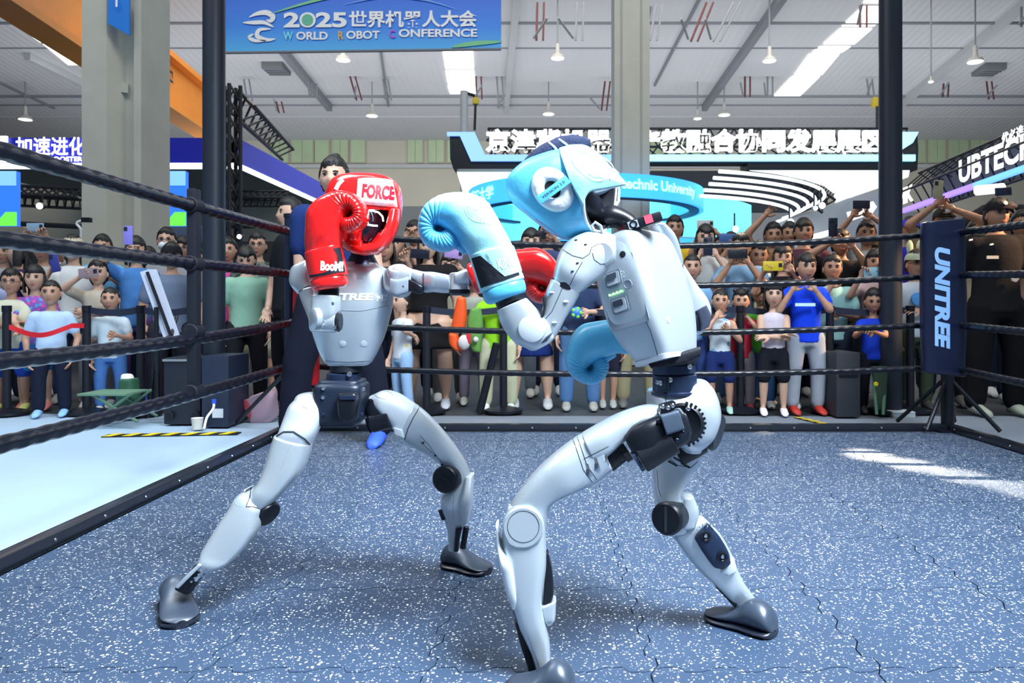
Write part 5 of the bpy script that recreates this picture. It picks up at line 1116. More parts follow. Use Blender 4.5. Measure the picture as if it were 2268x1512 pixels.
# canopy underside
zc = P(0, 377, Y2).z
cp_ = [(1660, 378), (1720, 386), (1780, 398), (1825, 412), (1846, 428), (1850, 450), (1900, 432), (1960, 412), (2012, 392), (2015, 378)]
vs = []
for x, y in cp_:
    Y = (zc-CH)*F/(VY-y); vs.append(Vector(((x-VX)/F*Y, Y, zc)))
n = len(vs); MB().add(vs+[v+Vector((0, 0, .15)) for v in vs], [tuple(range(n)), tuple(range(n, 2*n))]+[(i, (i+1) % n, n+(i+1) % n, n+i) for i in range(n)]).build('lit_canopy', WGL, bo, smooth=False)
# white wall to the right below the arcs
prism([(1700, 560), (1700, 500), (1800, 470), (1900, 430), (1958, 420), (1958, 560)], 17.5, .1, mat('booth_white', (.50, .52, .58), .6), 'booth_wall', bo)
prism([(1440, 378), (1655, 378), (1760, 392), (1820, 420), (1835, 450), (1780, 470), (1440, 470)], 19, .1, mat('dark_ceiling_grid', (.05, .055, .07), .8), 'ceiling_panel', bo)
tr_ = empty('lighting_truss', P(1810, 430, 17)); tag(tr_, 'dark truss right of the curved light tubes', 'truss'); truss(tr_, P(1765, 395, 17), P(1840, 445, 17), .45, 7, r=.03)
# ring sign
RB_ = empty('ring_sign', P(1296, 430, 12)); tag(RB_, 'light blue ring-shaped hanging sign with white lettering around its band', 'sign')
RSM = mat('ring_sign_blue', (.05, .42, 1), emit=.9); R0 = 1.87; cx_ = P(1296, 0, 12).x; zt, zb = 2.66, 2.34
def cylband(r, z0, z1, m, nm, par, r2=None, n=72, a0=0, a1=2*PI, cx=None, cy=12):
    cx = cx_ if cx is None else cx; r2 = r if r2 is None else r2; vs = []; closed = abs(a1-a0-2*PI) < 1e-6; k = n if closed else n+1
    for i in range(k):
        a = a0+(a1-a0)*i/n
        for rr2, z in ((r, z0), (r, z1), (r2-.06 if r2 == r else r2, z1), (r2-.06 if r2 == r else r2, z0)): vs.append((cx+rr2*math.sin(a), cy-rr2*math.cos(a), z))
    fs = []
    for i in range(n):
        j = (i+1) % k
        for q in range(4): fs.append((4*i+q, 4*i+(q+1) % 4, 4*j+(q+1) % 4, 4*j+q))
    return MB().add(vs, fs).build(nm, m, par)
cylband(R0, zb, zt, RSM, 'sign_band', RB_)
cylband(R0-.07, zb-.01, zb+.03, mat('ring_dark', (.02, .05, .14), .5), 'inner_rim', RB_, r2=R0-.22)
def curvetext(t, a_mid, h, m, nm, par, r, z, cx, cy, bold=.03):
    vs, fs, asp = textmesh(t, bold)
    out = [Vector((cx+r*math.sin(a_mid+v.x*h/r), cy-r*math.cos(a_mid+v.x*h/r), z+v.y*h)) for v in vs]; MB().add(out, fs).build(nm, m, par)
RTX = mat('ring_text_pale', (.45, .85, 1), emit=1.0)
curvetext('Polytechnic University', .50, .19, RTX, 'lettering', RB_, R0+.012, 2.5, cx_, 12)
curvetext('理工大学', -1.05, .20, RTX, 'lettering', RB_, R0+.012, 2.5, cx_, 12)
# curved light tubes
TU = mat('light_tube_white', (.85, .97, 1), emit=1.1)
for i in range(5):
    r = (3.63, 3.48, 3.36, 3.21, 3.09)[i]; z = CH+(230-5.5*i-2.4*i)/117.9; o = empty('light_tube', (P(1369, 0, 14).x, 14, z))
    tag(o, ['outermost', 'second', 'third', 'fourth', 'innermost'][i]+' of the five curved white light tubes beside the ring sign', 'light', 'curved light tubes')
    cx3 = P(1369, 0, 14).x; a0 = .30; pts = [(cx3+r*math.sin(a), 14-r*math.cos(a), z) for a in [a0+(PI*.53-a0)*k/36 for k in range(37)]]
    MB().tube(pts, .027, 8).build('tube_light', TU, o)
# cyan glowing back walls
CG = mat('cyan_lightbox', (.12, .72, 1), emit=1.15); CG2 = mat('blue_lightbox', (.05, .40, 1), emit=.9)
N, L, B = nodes(CG)
for nm, a in (('right', (.13, 1.02, 455, 530)), ('left', (-.98, -.02, 455, 535))):
    o = empty('curved_lightbox', (cx_, 16, 2)); tag(o, f'glowing cyan curved backlit wall {"right of the middle column" if nm == "right" else "left of the middle column, behind the gloves"}', 'lightbox')
    a0, a1, ya, yb = a; cylband(3.2, P(0, yb, 13.6).z, P(0, ya, 14.5).z, CG, 'lit_face', o, cx=P(1330, 0, 16).x, cy=16, a0=a0, a1=a1+.05, n=40)
    cylband(3.15, P(0, yb, 13.6).z-.7, P(0, yb, 13.6).z-.02, CG2, 'lower_face', o, cx=P(1330, 0, 16).x, cy=16, a0=a0, a1=a1+.05, n=40)
# right booth: receding fascia
XR = 9.0; bo = empty('exhibition_booth', (XR, 15, 0)); tag(bo, 'dark booth front receding at right with large white letters over a violet light bar', 'booth')
def PR(x, y): Y = XR*F/(x-VX); return Vector((XR, Y, CH+(VY-y)/F*Y))
VIO = mat('violet_bar', (.26, .16, 1), emit=1.4); BLB = mat('blue_bar', (.12, .35, 1), emit=1.4)
a = PR(2000, 467); b = PR(2160, 411); c = PR(2300, 362)
MB().obox((a+b)/2, (b-a)/2, Vector((.05, 0, 0)), Vector((0, 0, .055))).build('violet_light_bar', VIO, bo, smooth=False)
MB().obox((b+c)/2, (c-b)/2, Vector((.05, 0, 0)), Vector((0, 0, .055))).build('blue_light_bar', BLB, bo, smooth=False)
a2 = PR(1990, 430); c2 = PR(2300, 270); 
truss(bo, a+Vector((.4, 0, .45)), c+Vector((.4, 0, .45)), .7, 14, r=.03)
MB().add([a+Vector((.7, 0, .1)), c+Vector((.7, 0, .1)), c+Vector((.7, 0, 1.05)), a+Vector((.7, 0, 1.05)), a+Vector((.75, 0, .1)), c+Vector((.75, 0, .1)), c+Vector((.75, 0, 1.05)), a+Vector((.75, 0, 1.05))], [(0, 1, 2, 3), (4, 5, 6, 7), (0, 1, 5, 4), (1, 2, 6, 5), (2, 3, 7, 6), (3, 0, 4, 7)]).build('dark_mesh_panel', mat('mesh_panel', (.10, .12, .16), .8), bo, smooth=False)
d = (c-a).normalized()
t0 = PR(2218, 345); 
text3('UBTECH', PR(2212, 351)+Vector((-.1, 0, .0)), d, (0, 0, 1), .50, GLOWT, 'lettering', bo, bold=.03, width=2.45)
text3('优必选', PR(2254, 298)+Vector((-.1, 0, .0)), d, (0, 0, 1), .22, GLOWT, 'lettering', bo, bold=.03)
text3('HK', PR(2015, 432)+Vector((-.1, 0, .0)), d, (0, 0, 1), .40, GLOWT, 'lettering', bo, bold=.05)
MB().cyl(P(2162, 422, 12), P(2222, 416, 12), .08, n=10).build('white_light_tube', GLOWT, bo)
o = empty('exhibition_booth', P(1930, 440, 18)); tag(o, 'small booth with white glyphs left of the right charcoal pole', 'booth')
prism([(1870, 540), (1960, 540), (1960, 472), (1920, 480), (1870, 500)], 18, .3, mat('booth_sky', (.08, .45, .85), emit=.9), 'lit_panel', o)
prism([(1740, 535), (1870, 500), (1870, 512), (1745, 548)], 17, .05, GL2, 'light_strip', o)
prism([(1875, 470), (1912, 462), (1918, 478), (1880, 490)], 17.5, .1, GLOWT, 'white_glyph', o)
prism([(1925, 448), (1934, 446), (1942, 458), (1932, 472), (1925, 470)], 17.5, .1, GLOWT, 'white_glyph', o)
prism([(1946, 442), (1955, 440), (1955, 466), (1948, 468)], 17.5, .1, GLOWT, 'white_glyph', o)
# spotlights among the booths
SPT = mat('spot_glow', (1, 1, .95), emit=2)
for x, y, r, w_ in ((1806, 461, 5, 'smaller of the pair right of the curved tubes'), (1821, 455, 7, 'larger of the pair right of the curved tubes'), (1751, 491, 7, 'above the maroon shirt'), (1629, 507, 7, 'above the denim shirt'), (1452, 508, 5, 'right of the middle column foot'), (1360, 330, 3, 'at the left edge of the middle column'), (88, 456, 7, 'under the booth at far left'), (503, 480, 5, 'just right of the left charcoal pole'), (530, 524, 5, 'above the mint green shirt'), (340, 505, 4, 'below the timetable screen'), (318, 522, 4, 'right of the left column, above the mint jacket')):
    o = empty('spotlight', P(x, y, 13)); tag(o, 'round white spotlight '+w_, 'spotlight', 'spotlights behind the crowd')
    c = P(x, y, 11.3); MB().lathe(c, (0, -1, -.1), [(-.12, r/F*13*.6), (-.02, r/F*13), (0, r/F*13)], 14).build('spot_can', BK2, o); MB().lathe(c, (0, -1, -.1), [(0, r/F*13*.9), (.02, r/F*13*.8)], 14).build('spot_lens', SPT, o)
    MB().cyl(c+Vector((0, .06, 0)), c+Vector((0, .06, .25)), .012, n=6).build('spot_stem', BK2, o)
# white mast with a yellow hook block
o = empty('mast', P(1028, 400, 16)); tag(o, 'white upright mast with a bent top left of the blue headgear', 'mast')
MB().cyl((P(1028, 0, 16).x, 16, 0), P(1028, 202, 16), .085).build('mast_pole', STLW, o); MB().cyl(P(1026, 204, 16), P(1052, 212, 16), .035, n=8).build('mast_arm', BK2, o)
o = empty('hook_block', P(1053, 222, 16)); tag(o, 'yellow hoist hook block hanging from the white mast', 'hoist')
MB().box(P(1046, 230, 16), P(1060, 214, 16)+Vector((0, .12, 0)), bev=.03).build('block_body', mat('hoist_yellow', (.7, .5, .03), .5), o); MB().cyl(P(1053, 230, 16), P(1051, 288, 16), .03, n=6).build('chain', BK2, o)
o = empty('hook_block', P(1942, 224, 15)); tag(o, 'yellow hoist hook block beside the right charcoal pole', 'hoist')
MB().box(P(1934, 236, 15), P(1950, 214, 15)+Vector((0, .12, 0)), bev=.03).build('block_body', mat('hoist_yellow', (.7, .5, .03), .5), o); MB().cyl(P(1943, 236, 15), P(1943, 288, 15), .03, n=6).build('chain', BK2, o)
# exhaust vents in the roof
for x, y, lab in ((612, 148, 'grey roof ventilator box below the event banner'), (2190, 150, 'grey roof ventilator box in the upper right')):
    Y = RY(y); o = empty('roof_vent', P(x, y, Y)); tag(o, lab, 'vent'); p = P(x, y, Y); mb = MB(); mb.box(p-Vector((.5, .6, .25)), p+Vector((.5, .6, .3)), bev=.04); mb.build('vent_box', mat('vent_grey', (.2, .22, .24), .6), o)
    for k in range(4): MB().box(p+Vector((-.45, -.55+k*.28, -.29)), p+Vector((.45, -.45+k*.28, -.25))).build('louvre', STLG, o, smooth=False)
# ---------------------------------------------------------------- people
SK = {'a': mat('skin_light', (.60, .37, .27), .5), 'b': mat('skin_mid', (.48, .27, .185), .5), 'c': mat('skin_tan', (.38, .20, .125), .5)}
HAIR = mat('hair_black', (.008, .007, .008), .45, bump=.5, bscale=120); EYE = mat('eye_dark', (.01, .008, .01), .2); LIP = mat('lips', (.40, .11, .09), .5); EYEW = mat('eye_white', (.65, .62, .6), .4)
def cloth(c): 
    n = 'cloth_%03d_%03d_%03d' % tuple(int(999*min(1, x)) for x in c[:3]); return mat(n, c, .9, bump=.5, bscale=14, mottle=.07, spec=.15)
def capsule(mb, a, ra, b, rb, n=12):
    a = Vector(a); b = Vector(b); d = b-a; L_ = d.length or 1e-4; d = d/L_; pr = [(-ra*.98, ra*.15), (-ra*.7, ra*.71), (0, ra), (L_, rb), (L_+rb*.7, rb*.71), (L_+rb*.98, rb*.15)]
    return mb.lathe(a, d, pr, n)
pend = []
def remeshed(mb, name, mats, parent, vox, it=2):
    o = mb.build(name, mats, parent); m = o.modifiers.new('r', 'REMESH'); m.mode = 'VOXEL'; m.voxel_size = vox; m.use_smooth_shade = True
    s = o.modifiers.new('s', 'SMOOTH'); s.iterations = it; s.factor = .5; return o
# hand prototypes (wrist at origin, fingers along +z, thumb on +x, palm towards -y)
def hand_proto(kind):
    mb = MB(); mb.ell((0, 0, .045), .040, .015, .052, 14, 10); capsule(mb, (0, 0, -.03), .024, (0, 0, .02), .026)
    for i, (x, L1, L2) in enumerate(((.029, .036, .034), (.010, .040, .040), (-.010, .037, .037), (-.029, .030, .028))):
        a = Vector((x, 0, .085)); cu = {'grip': 1.15, 'relax': .45, 'flat': .15}[kind]; fan = x*.9
        b = a+Vector((fan*.25, -math.sin(cu*.6)*L1, math.cos(cu*.6)*L1)); c = b+Vector((fan*.25, -math.sin(cu*1.5)*L2, math.cos(cu*1.5)*L2))
        capsule(mb, a, .0095, b, .0088, 8); capsule(mb, b, .0088, c, .0068, 8)
    a = Vector((.030, -.004, .020)); b = a+Vector((.028, -.010, .030)); c = b+Vector((.008, -.014 if kind != 'flat' else -.004, .026)); capsule(mb, a, .014, b, .0115, 8); capsule(mb, b, .0115, c, .008, 8)
    o = remeshed(mb, 'hp', SK['a'], None, .0062, 1); return o
HP = {k: hand_proto(k) for k in ('grip', 'relax', 'flat')}
bpy.context.view_layer.update(); dg = bpy.context.evaluated_depsgraph_get()
HM = {}
for k, o in HP.items():
    me = bpy.data.meshes.new_from_object(o.evaluated_get(dg)); HM[k] = ([v.co.copy() for v in me.vertices], [tuple(p.vertices) for p in me.polygons]); C.objects.unlink(o)
def headmesh(w=1.0, mouth=1.0):
    """unit head: width .156, depth .19, height .23 centred on the origin, face towards -y"""
    vs = []; nu, nv = 36, 26
    def g(x, z, cx, cz, s, sz=None): return math.exp(-((x-cx)/s)**2-((z-cz)/(sz or s))**2)
    rings = []
    for i in range(nv+1):
        ph = -PI/2+PI*i/nv; ph = max(-1.55, min(1.55, ph)); r = []
        for j in range(nu):
            a = 2*PI*j/nu; x = math.cos(ph)*math.cos(a); y = math.cos(ph)*math.sin(a); z = math.sin(ph)
            X = .078*w*x; Y = .095*y; Z = .115*z
            if z < 0: k = 1-.30*(-z)**1.6; X *= k; 
            if z < -.2 and y > 0: Y *= 1-.45*(-z-.2)
            if y < 0:
                Y *= .93; f = 1 if y < -.15 else 0
                Y -= f*(.021*g(X, Z, 0, -.018, .011, .020)+.008*g(X, Z, 0, .008, .008, .025))
                Y += f*(.009*(g(X, Z, .031, .014, .014, .010)+g(X, Z, -.031, .014, .014, .010)))
                Y -= f*(.006*g(X, Z, 0, -.053, .022, .008)+.008*g(X, Z, 0, -.092, .022, .014)+.004*(g(X, Z, .036, -.022, .018)+g(X, Z, -.036, -.022, .018))+.004*g(X, Z, 0, .032, .05, .009))
            r.append(Vector((X, Y, Z)))
        rings.append(r)
    mb = MB(); mb.rings(rings, 0)
    for s in (-1, 1):
        mb.ell((s*.079*w, .008, -.005), .010, .018, .030, 10, 8)
        mb.ell((s*.031, -.0765, .0135), .0140, .0075, .0066, 12, 6, 2)
        mb.ell((s*.031, -.0825, .0135), .0098, .0034, .0072, 10, 6, 1); mb.tube([(s*.015, -.083, .0185), (s*.031, -.0865, .0225), (s*.047, -.079, .0175)], .0020, 6, 1)
        q = [(s*.016, -.0845, .030), (s*.030, -.0855, .035), (s*.046, -.078, .031)]; mb.tube([Vector(v_) for v_ in q], .0038, 6, 1)
    mb.ell((0, -.0895, -.0495), .023, .006, .0040, 12, 6, 3); mb.ell((0, -.0895, -.0575), .019, .006, .0052, 12, 6, 3)
    return mb
HEAD = headmesh()
def hairmesh(style, seed):
    rnd = random.Random(seed); mb = MB(); rings = []; nu, nv = 40, 24; fr = .42 if style in ('fringe', 'bob', 'long') else .56
    for i in range(nv+1):
        ph = -PI/2+PI*i/nv; ph = max(-1.55, min(1.55, ph)); r = []
        for j in range(nu):
            a = 2*PI*j/nu; x = math.cos(ph)*math.cos(a); y = math.cos(ph)*math.sin(a); z = math.sin(ph)
            hl = fr+.10*math.sin(a*3+seed)*.6+rnd.uniform(-.03, .03)   # hairline
            if y > -.25: hl = -.55 if y > .25 else -.55+(.25-y)*2*(fr*.55+.55)
            if style in ('short', 'crew', 'fringe', 'cap') and y > .2: hl = max(hl, -.62)
            out = z > hl
            k = (1.15 if style != 'crew' else 1.07) if out else .86
            if style in ('long', 'bob', 'tail') and not out and y > .05: k = 1.08
            t = 1+.02*math.sin(a*17+seed)+rnd.uniform(-.01, .012); 
            top = 1.05 if style != 'crew' else 1
            r.append(Vector((.079*x*k*t, .096*y*k*t+.002, .116*z*k*t*top+.003)))
        rings.append(r)
    mb.rings(rings)
    if style in ('long', 'bob'):
        L_ = .16 if style == 'long' else .05
        for s in (-1, 1):
            rs = []
            for k in range(7):
                t = k/6; c = Vector((s*(.076+.012*math.sin(t*3)), .012-.01*t, .02-t*(.10+L_))); rs.append([c+Vector((.016*math.cos(q)*(1-.3*t), .045*math.sin(q)*(1-.2*t), 0)) for q in [2*PI*m/10 for m in range(10)]])
            mb.rings(rs)
        rs = []
        for k in range(7):
            t = k/6; c = Vector((0, .060+.01*math.sin(t*3), .0-t*(.10+L_))); rs.append([c+Vector((.078*math.cos(q)*(1-.1*t), .030*math.sin(q), 0)) for q in [2*PI*m/16 for m in range(16)]])
        mb.rings(rs)
    if style == 'tail':
        mb.tube([Vector((0, .09, .05)), Vector((0, .13, .03)), Vector((0, .14, -.03)), Vector((0, .12, -.10))], .02, 8, rf=lambda t: .024*(1-.6*t))
    if style == 'buns':
        for s in (-1, 1): mb.ell((s*.055, .01, .115), .026, .026, .024, 10, 8)
    if style == 'bun': mb.ell((0, .04, .135), .030, .030, .028, 10, 8)
    return mb
people = []; counts = {}
def person(x, y, Y, lab, skin='a', hair='short', top=(.7, .7, .7), tk='tee', bot=(.02, .03, .06), bk='long', shoe_c=(.6, .6, .6), arms=('down', 'down'), yaw=None, tilt=0, wide=1.0, extra=(), group='spectators around the ring', H=None, stance=.075):
    z = CH+(VY-y)/F*Y; X = (x-VX)/F*Y
    # solve stature from the head centre height
    Hh = H or z+.12
    if not H:
        for _ in range(6): hh = .232*(Hh/1.7)**.42; Hh = z+hh*.5
    Hh = max(Hh, .95); hh = .232*(Hh/1.7)**.42
    zl = z+hh*.5-Hh   # sink or lift of the whole figure (kept at the floor)
    if yaw is None: yaw = .45*math.atan2(X-.1, Y-2.0)*-1
    root = empty('person', (X, Y, 0), yaw); tag(root, lab, 'person', group)
    k = Hh; w = wide; sk = SK[skin]
    Rz = Matrix.Rotation(-yaw, 3, 'Z')
    shz = Hh-hh*1.34; hipz = shz*.615; sw = .098*k*w; hw = .052*k*w
    bd = MB(); pts = {}
    def tors(mb, g, z0, z1, flare=0, n=18, mi=0):
        rs = []
        for t, wx_, dy in ((0, .92, 1.0), (.25, .86, .92), (.45, .84, .9), (.7, .98, 1.02), (.88, 1.0, .98), (.97, .80, .82), (1.02, .45, .6)):
            zz = hipz-.03*k+(shz+.02*k-hipz+.03*k)*t
            if zz < z0 or zz > z1: continue
            rs.append([Vector(((sw*wx_*.86+g+flare*(1-t))*math.cos(q), (.062*k*w*dy+g+flare*(1-t)*.6)*math.sin(q), zz)) for q in [2*PI*m/n for m in range(n)]])
        mb.rings(rs, mi)
    tors(bd, 0, -1, 9)
    capsule(bd, (0, .008*k, shz-.01*k), .033*k, (0, -.002, Hh-hh*.78), .030*k)
    legs = []; ft = stance*k*w
    for s in (-1, 1):
        hp = Vector((s*hw, 0, hipz)); kn = Vector((s*(hw*.5+ft*.6), -.012*k, .285*k)); an = Vector((s*ft, .01*k, .052*k)); legs.append((hp, kn, an))
        capsule(bd, hp, .052*k*w, kn, .034*k*w); capsule(bd, kn, .034*k*w, kn.lerp(an, .35), .035*k*w); capsule(bd, kn.lerp(an, .35), .035*k*w, an, .021*k)
        capsule(bd, an, .020*k, an+Vector((0, -.05*k, -.028*k)), .018*k)
    up_, fo = .172*k, .150*k; AR = []
    for s, ar in zip((-1, 1), arms):
        sh_ = Vector((s*sw*.93, 0, shz-.018*k)); pole = Vector((s*.5, .25, -1)); hk = 'relax'
        if ar == 'down': T = Vector((s*(sw+.035*k), -.04*k, hipz-.02*k)); pole = Vector((s*.6, .6, 0))
        elif ar == 'cross': T = Vector((-s*.045*k, -.115*k-(.02*k if s > 0 else 0), shz-.145*k-(.012*k if s > 0 else 0))); pole = Vector((s*1, .0, -.7))
        elif ar == 'phone': T = Vector((s*.040*k, -.20*k, Hh-hh*.78)); hk = 'grip'; pole = Vector((s*.7, -.2, -1))
        elif ar == 'up': T = Vector((s*.055*k, -.14*k, Hh+.05*k)); hk = 'grip'; pole = Vector((s*1, -.4, -.2))
        elif ar == 'high': T = Vector((s*.12*k, -.08*k, Hh+.12*k)); hk = 'grip'; pole = Vector((s*1, 0, -.2))
        elif ar == 'chin': T = Vector((s*.04*k, -.11*k, Hh-hh*1.15)); pole = Vector((s*.8, -.3, -1)); hk = 'grip'
        elif ar == 'rail': T = Vector((s*.05*k, -.17*k, shz-.16*k)); pole = Vector((s*1, .3, -.6)); hk = 'grip'
        elif ar == 'back': T = Vector((s*.06*k, .11*k, hipz+.03*k)); pole = Vector((s*1, .5, 0))
        elif ar == 'behind': T = Vector((s*(sw+.01*k), .03*k, hipz)); pole = Vector((s*.5, .6, 0))
        else:
            dy = ar[2] if len(ar) > 2 else .22; q = P(ar[0], ar[1], Y-dy)-Vector((X, Y, 0)); T = Rz @ q; hk = ar[3] if len(ar) > 3 else 'grip'
            pole = Vector((s*.7, -.1, -1)) if T.z < Hh-.1 else Vector((s*1, -.3, -.2))
            hd = (T-sh_).normalized(); T = T-hd*.045*k
        d = T-sh_; D = min(d.length, (up_+fo)*.995); d.normalize(); T = sh_+d*D
        ca = (up_*up_+D*D-fo*fo)/(2*up_*D); ca = max(-1, min(1, ca)); pp = (pole-d*pole.dot(d)).normalized(); el = sh_+d*up_*ca+pp*up_*math.sqrt(1-ca*ca)
        capsule(bd, sh_, .034*k*w, el, .024*k*w); capsule(bd, el, .025*k*w, T, .016*k); AR.append((sh_, el, T, hk, s))
    vox = .0125*k/1.3+.003 if Y < 6.4 else .019
    body = remeshed(bd, 'body', [sk, EYE, EYEW, LIP], root, vox, 2); body.location = (0, 0, 0); body.name = 'body'
    # upper garment
    tp = MB(); tm = cloth(top)
    tors(tp, .010*k, hipz-(.02 if tk != 'dress' else 0)*k-.02*k, shz+.04*k, flare=.012*k if tk != 'tank' else .004*k)
    rs = []
    if tk == 'dress':
        for t, r in ((0, .0), (.5, .03), (1, .055)): rs.append([Vector(((sw*.86+r*k+.01)*math.cos(q), (.07*k+r*k)*math.sin(q), hipz+.02*k-t*.17*k)) for q in [2*PI*m/18 for m in range(18)]])
        tp.rings(rs)
    if tk != 'tank':
        for sh_, el, T, hk, s in AR:
            f = {'tee': .62, 'long': 1.0, 'dress': .5, 'shirt': .75}.get(tk, .62)
            capsule(tp, sh_+Vector((-s*.02*k, 0, .0)), .041*k*w, sh_+Vector((0, 0, .0)), .042*k*w); capsule(tp, sh_, .042*k*w, sh_.lerp(el, f), .037*k*w)
            if tk == 'long': capsule(tp, el, .034*k*w, el.lerp(T, .85), .026*k)
    sm_ = remeshed(tp, {'tee': 'shirt', 'long': 'jacket', 'tank': 'tank_top', 'dress': 'dress', 'shirt': 'shirt'}[tk], tm, root, vox*1.1, 2); sm_.location = (0, 0, 0)
    # lower garment
    bt_ = MB(); bm_ = cloth(bot)
    L_ = {'long': 1.0, 'shorts': .52, 'short': .3, 'skirt': .5}[bk]
    if tk != 'dress':
        rs = [[Vector(((sw*.80+.012*k)*math.cos(q)*u, (.066*k*w+.006)*math.sin(q)*u, zz)) for q in [2*PI*m/16 for m in range(16)]] for zz, u in ((hipz+.055*k, .98), (hipz, 1.04), (hipz-.055*k, 1.0))]
        bt_.rings(rs)
        if bk == 'skirt':
            bt_.rings([[Vector(((sw*.82+r*k)*math.cos(q), (.07*k+r*k)*math.sin(q), hipz-t*k)) for q in [2*PI*m/16 for m in range(16)]] for t, r in ((-.02, .0), (.08, .02), (.20, .035))])
        else:
            for hp, kn, an in legs:
                if L_ <= .52: capsule(bt_, hp, .062*k*w, hp.lerp(kn, L_*1.9 if L_ > .4 else .6), .056*k*w)
                else: capsule(bt_, hp, .062*k*w, kn, .047*k*w); capsule(bt_, kn, .047*k*w, an+Vector((0, 0, .012*k)), .040*k*w)
        bo_ = remeshed(bt_, {'long': 'trousers', 'shorts': 'shorts', 'short': 'shorts', 'skirt': 'skirt'}[bk], bm_, root, vox*1.1, 2); bo_.location = (0, 0, 0)
    # shoes
    for hp, kn, an in legs:
        mb = MB(); rs = []
        for t, wd, hz in ((-.035, .6, .055), (-.02, .9, .06), (.02, 1, .058), (.06, 1.05, .042), (.095, 1.0, .030), (.118, .6, .018)):
            c = an+Vector((0, -t*k, 0)); r = []
            for m in range(12):
                q = 2*PI*m/12; r.append(Vector((c.x+math.cos(q)*.027*k*wd, c.y, max(.001, hz*k*(.5+.5*math.sin(q))))))
            rs.append(r)
        mb.rings(rs); s_ = mb.build('shoe', mat('shoe_%d%d%d' % tuple(int(99*c) for c in shoe_c), shoe_c, .6), root, auto=1.2); s_.location = (0, 0, 0)
    # hair and things worn
    ks = hh/.23; hc = Vector((0, -.012*k, Hh-hh*.5)); RT = Matrix.Rotation(tilt, 3, 'X')
    def place(mb, nm, m):
        o = MB(); o.add([hc+(RT @ v)*ks for v in mb.v], mb.f); o.mi = list(mb.mi); q = o.build(nm, m, root, auto=1.2); q.location = (0, 0, 0); return q
    if hair != 'bald': place(hairmesh(hair, int(x) % 17), 'hair', HAIR)
    for e in extra:
        if e[0] == 'glasses':
            mb = MB()
            for s in (-1, 1): mb.tube([Vector((s*.032+.021*math.cos(q), -.094, .012+.015*math.sin(q))) for q in [2*PI*m/14 for m in range(15)]], .0022, 5); mb.tube([Vector((s*.053, -.092, .014)), Vector((s*.082, -.02, .010))], .002, 5)
            mb.tube([Vector((-.011, -.096, .014)), Vector((.011, -.096, .014))], .002, 5); place(mb, 'glasses', mat('glasses_frame', e[1] if len(e) > 1 else (.02, .02, .025), .3))
        if e[0] == 'mask':
            mb = MB(); mb.ell((0, -.072, -.045), .062, .042, .042, 16, 10); place(mb, 'face_mask', mat('mask_white', (.75, .80, .86), .7))
        if e[0] == 'cap':
            mb = MB(); rs = []
            for kk in range(9):
                ph = kk/8*PI/2; rs.append([Vector((.090*math.cos(ph*.98)*math.cos(q), .106*math.cos(ph*.98)*math.sin(q)+.002, .040+.088*math.sin(ph))) for q in [2*PI*m/24 for m in range(24)]])
            mb.rings(rs); mb.add([Vector((.072*math.cos(q)*u, -.070-.075*math.sin(q)*u, .046-.012*u)) for u in (.2, 1) for q in [PI*m/12 for m in range(13)]]+[Vector((.072*math.cos(q)*u, -.070-.075*math.sin(q)*u, .053-.012*u)) for u in (.2, 1) for q in [PI*m/12 for m in range(13)]],
                [(i, i+1, 14+i, 13+i) for i in range(12)]+[(26+i, 26+i+1, 26+14+i, 26+13+i) for i in range(12)]+[(13+i, 14+i, 40+i, 39+i) for i in range(12)])
            place(mb, 'cap', cloth(e[1]))
            if len(e) > 2:
                b_ = MB(); b_.lathe((0, -.104, .082), (0, -1, .35), [(0, .017), (.004, .016), (.005, .002)], 16); place(b_, 'cap_badge', mat('badge_pale', (.35, .45, .5), .5))
    people.append((root, body, hc, ks, RT, AR, k, sk)); return root
def finish_people():
    bpy.context.view_layer.update(); dg = bpy.context.evaluated_depsgraph_get(); todo = []
    for o in list(C.objects):
        if o.type == 'MESH' and any(m.type == 'REMESH' for m in o.modifiers): todo.append((o, bpy.data.meshes.new_from_object(o.evaluated_get(dg))))
    bodies = {p[1].name: p for p in people}
    for o, me in todo:
        o.modifiers.clear(); mats = list(o.data.materials)
        if o.name in bodies:
            root, body, hc, ks, RT, AR, k, sk = bodies[o.name]; mb = MB(); mb.add([v.co.copy() for v in me.vertices], [tuple(p.vertices) for p in me.polygons])
            n0 = len(mb.v); mb.v += [hc+(RT @ v)*ks for v in HEAD.v]; mb.f += [tuple(i+n0 for i in f) for f in HEAD.f]; mb.mi += HEAD.mi
            for sh_, el, T, hk, s in AR:
                d = (T-el).normalized(); 
                y_ = Vector((0, 1, 0)) if hk == 'grip' else Vector((s, 0.3, 0)); y_ = (y_-d*y_.dot(d)).normalized(); x_ = y_.cross(d)
                sx_ = -s if hk == 'grip' else s; hs = ks*.88
                vs, fs = HM[hk]; vv = [T+(x_*v.x*sx_+y_*v.y+d*v.z)*hs for v in vs]
                if sx_ < 0: fs = [f[::-1] for f in fs]
                mb.add(vv, fs)
            me2 = bpy.data.meshes.new('body'); me2.from_pydata(mb.v, [], mb.f); me2.polygons.foreach_set('material_index', mb.mi); me2.polygons.foreach_set('use_smooth', [True]*len(mb.f)); bpy.data.meshes.remove(me); me = me2
        else: me.polygons.foreach_set('use_smooth', [True]*len(me.polygons))
        if o.name not in bodies: me.materials.clear()
        for m in mats: me.materials.append(m)
        old = o.data; o.data = me; me.name = o.name
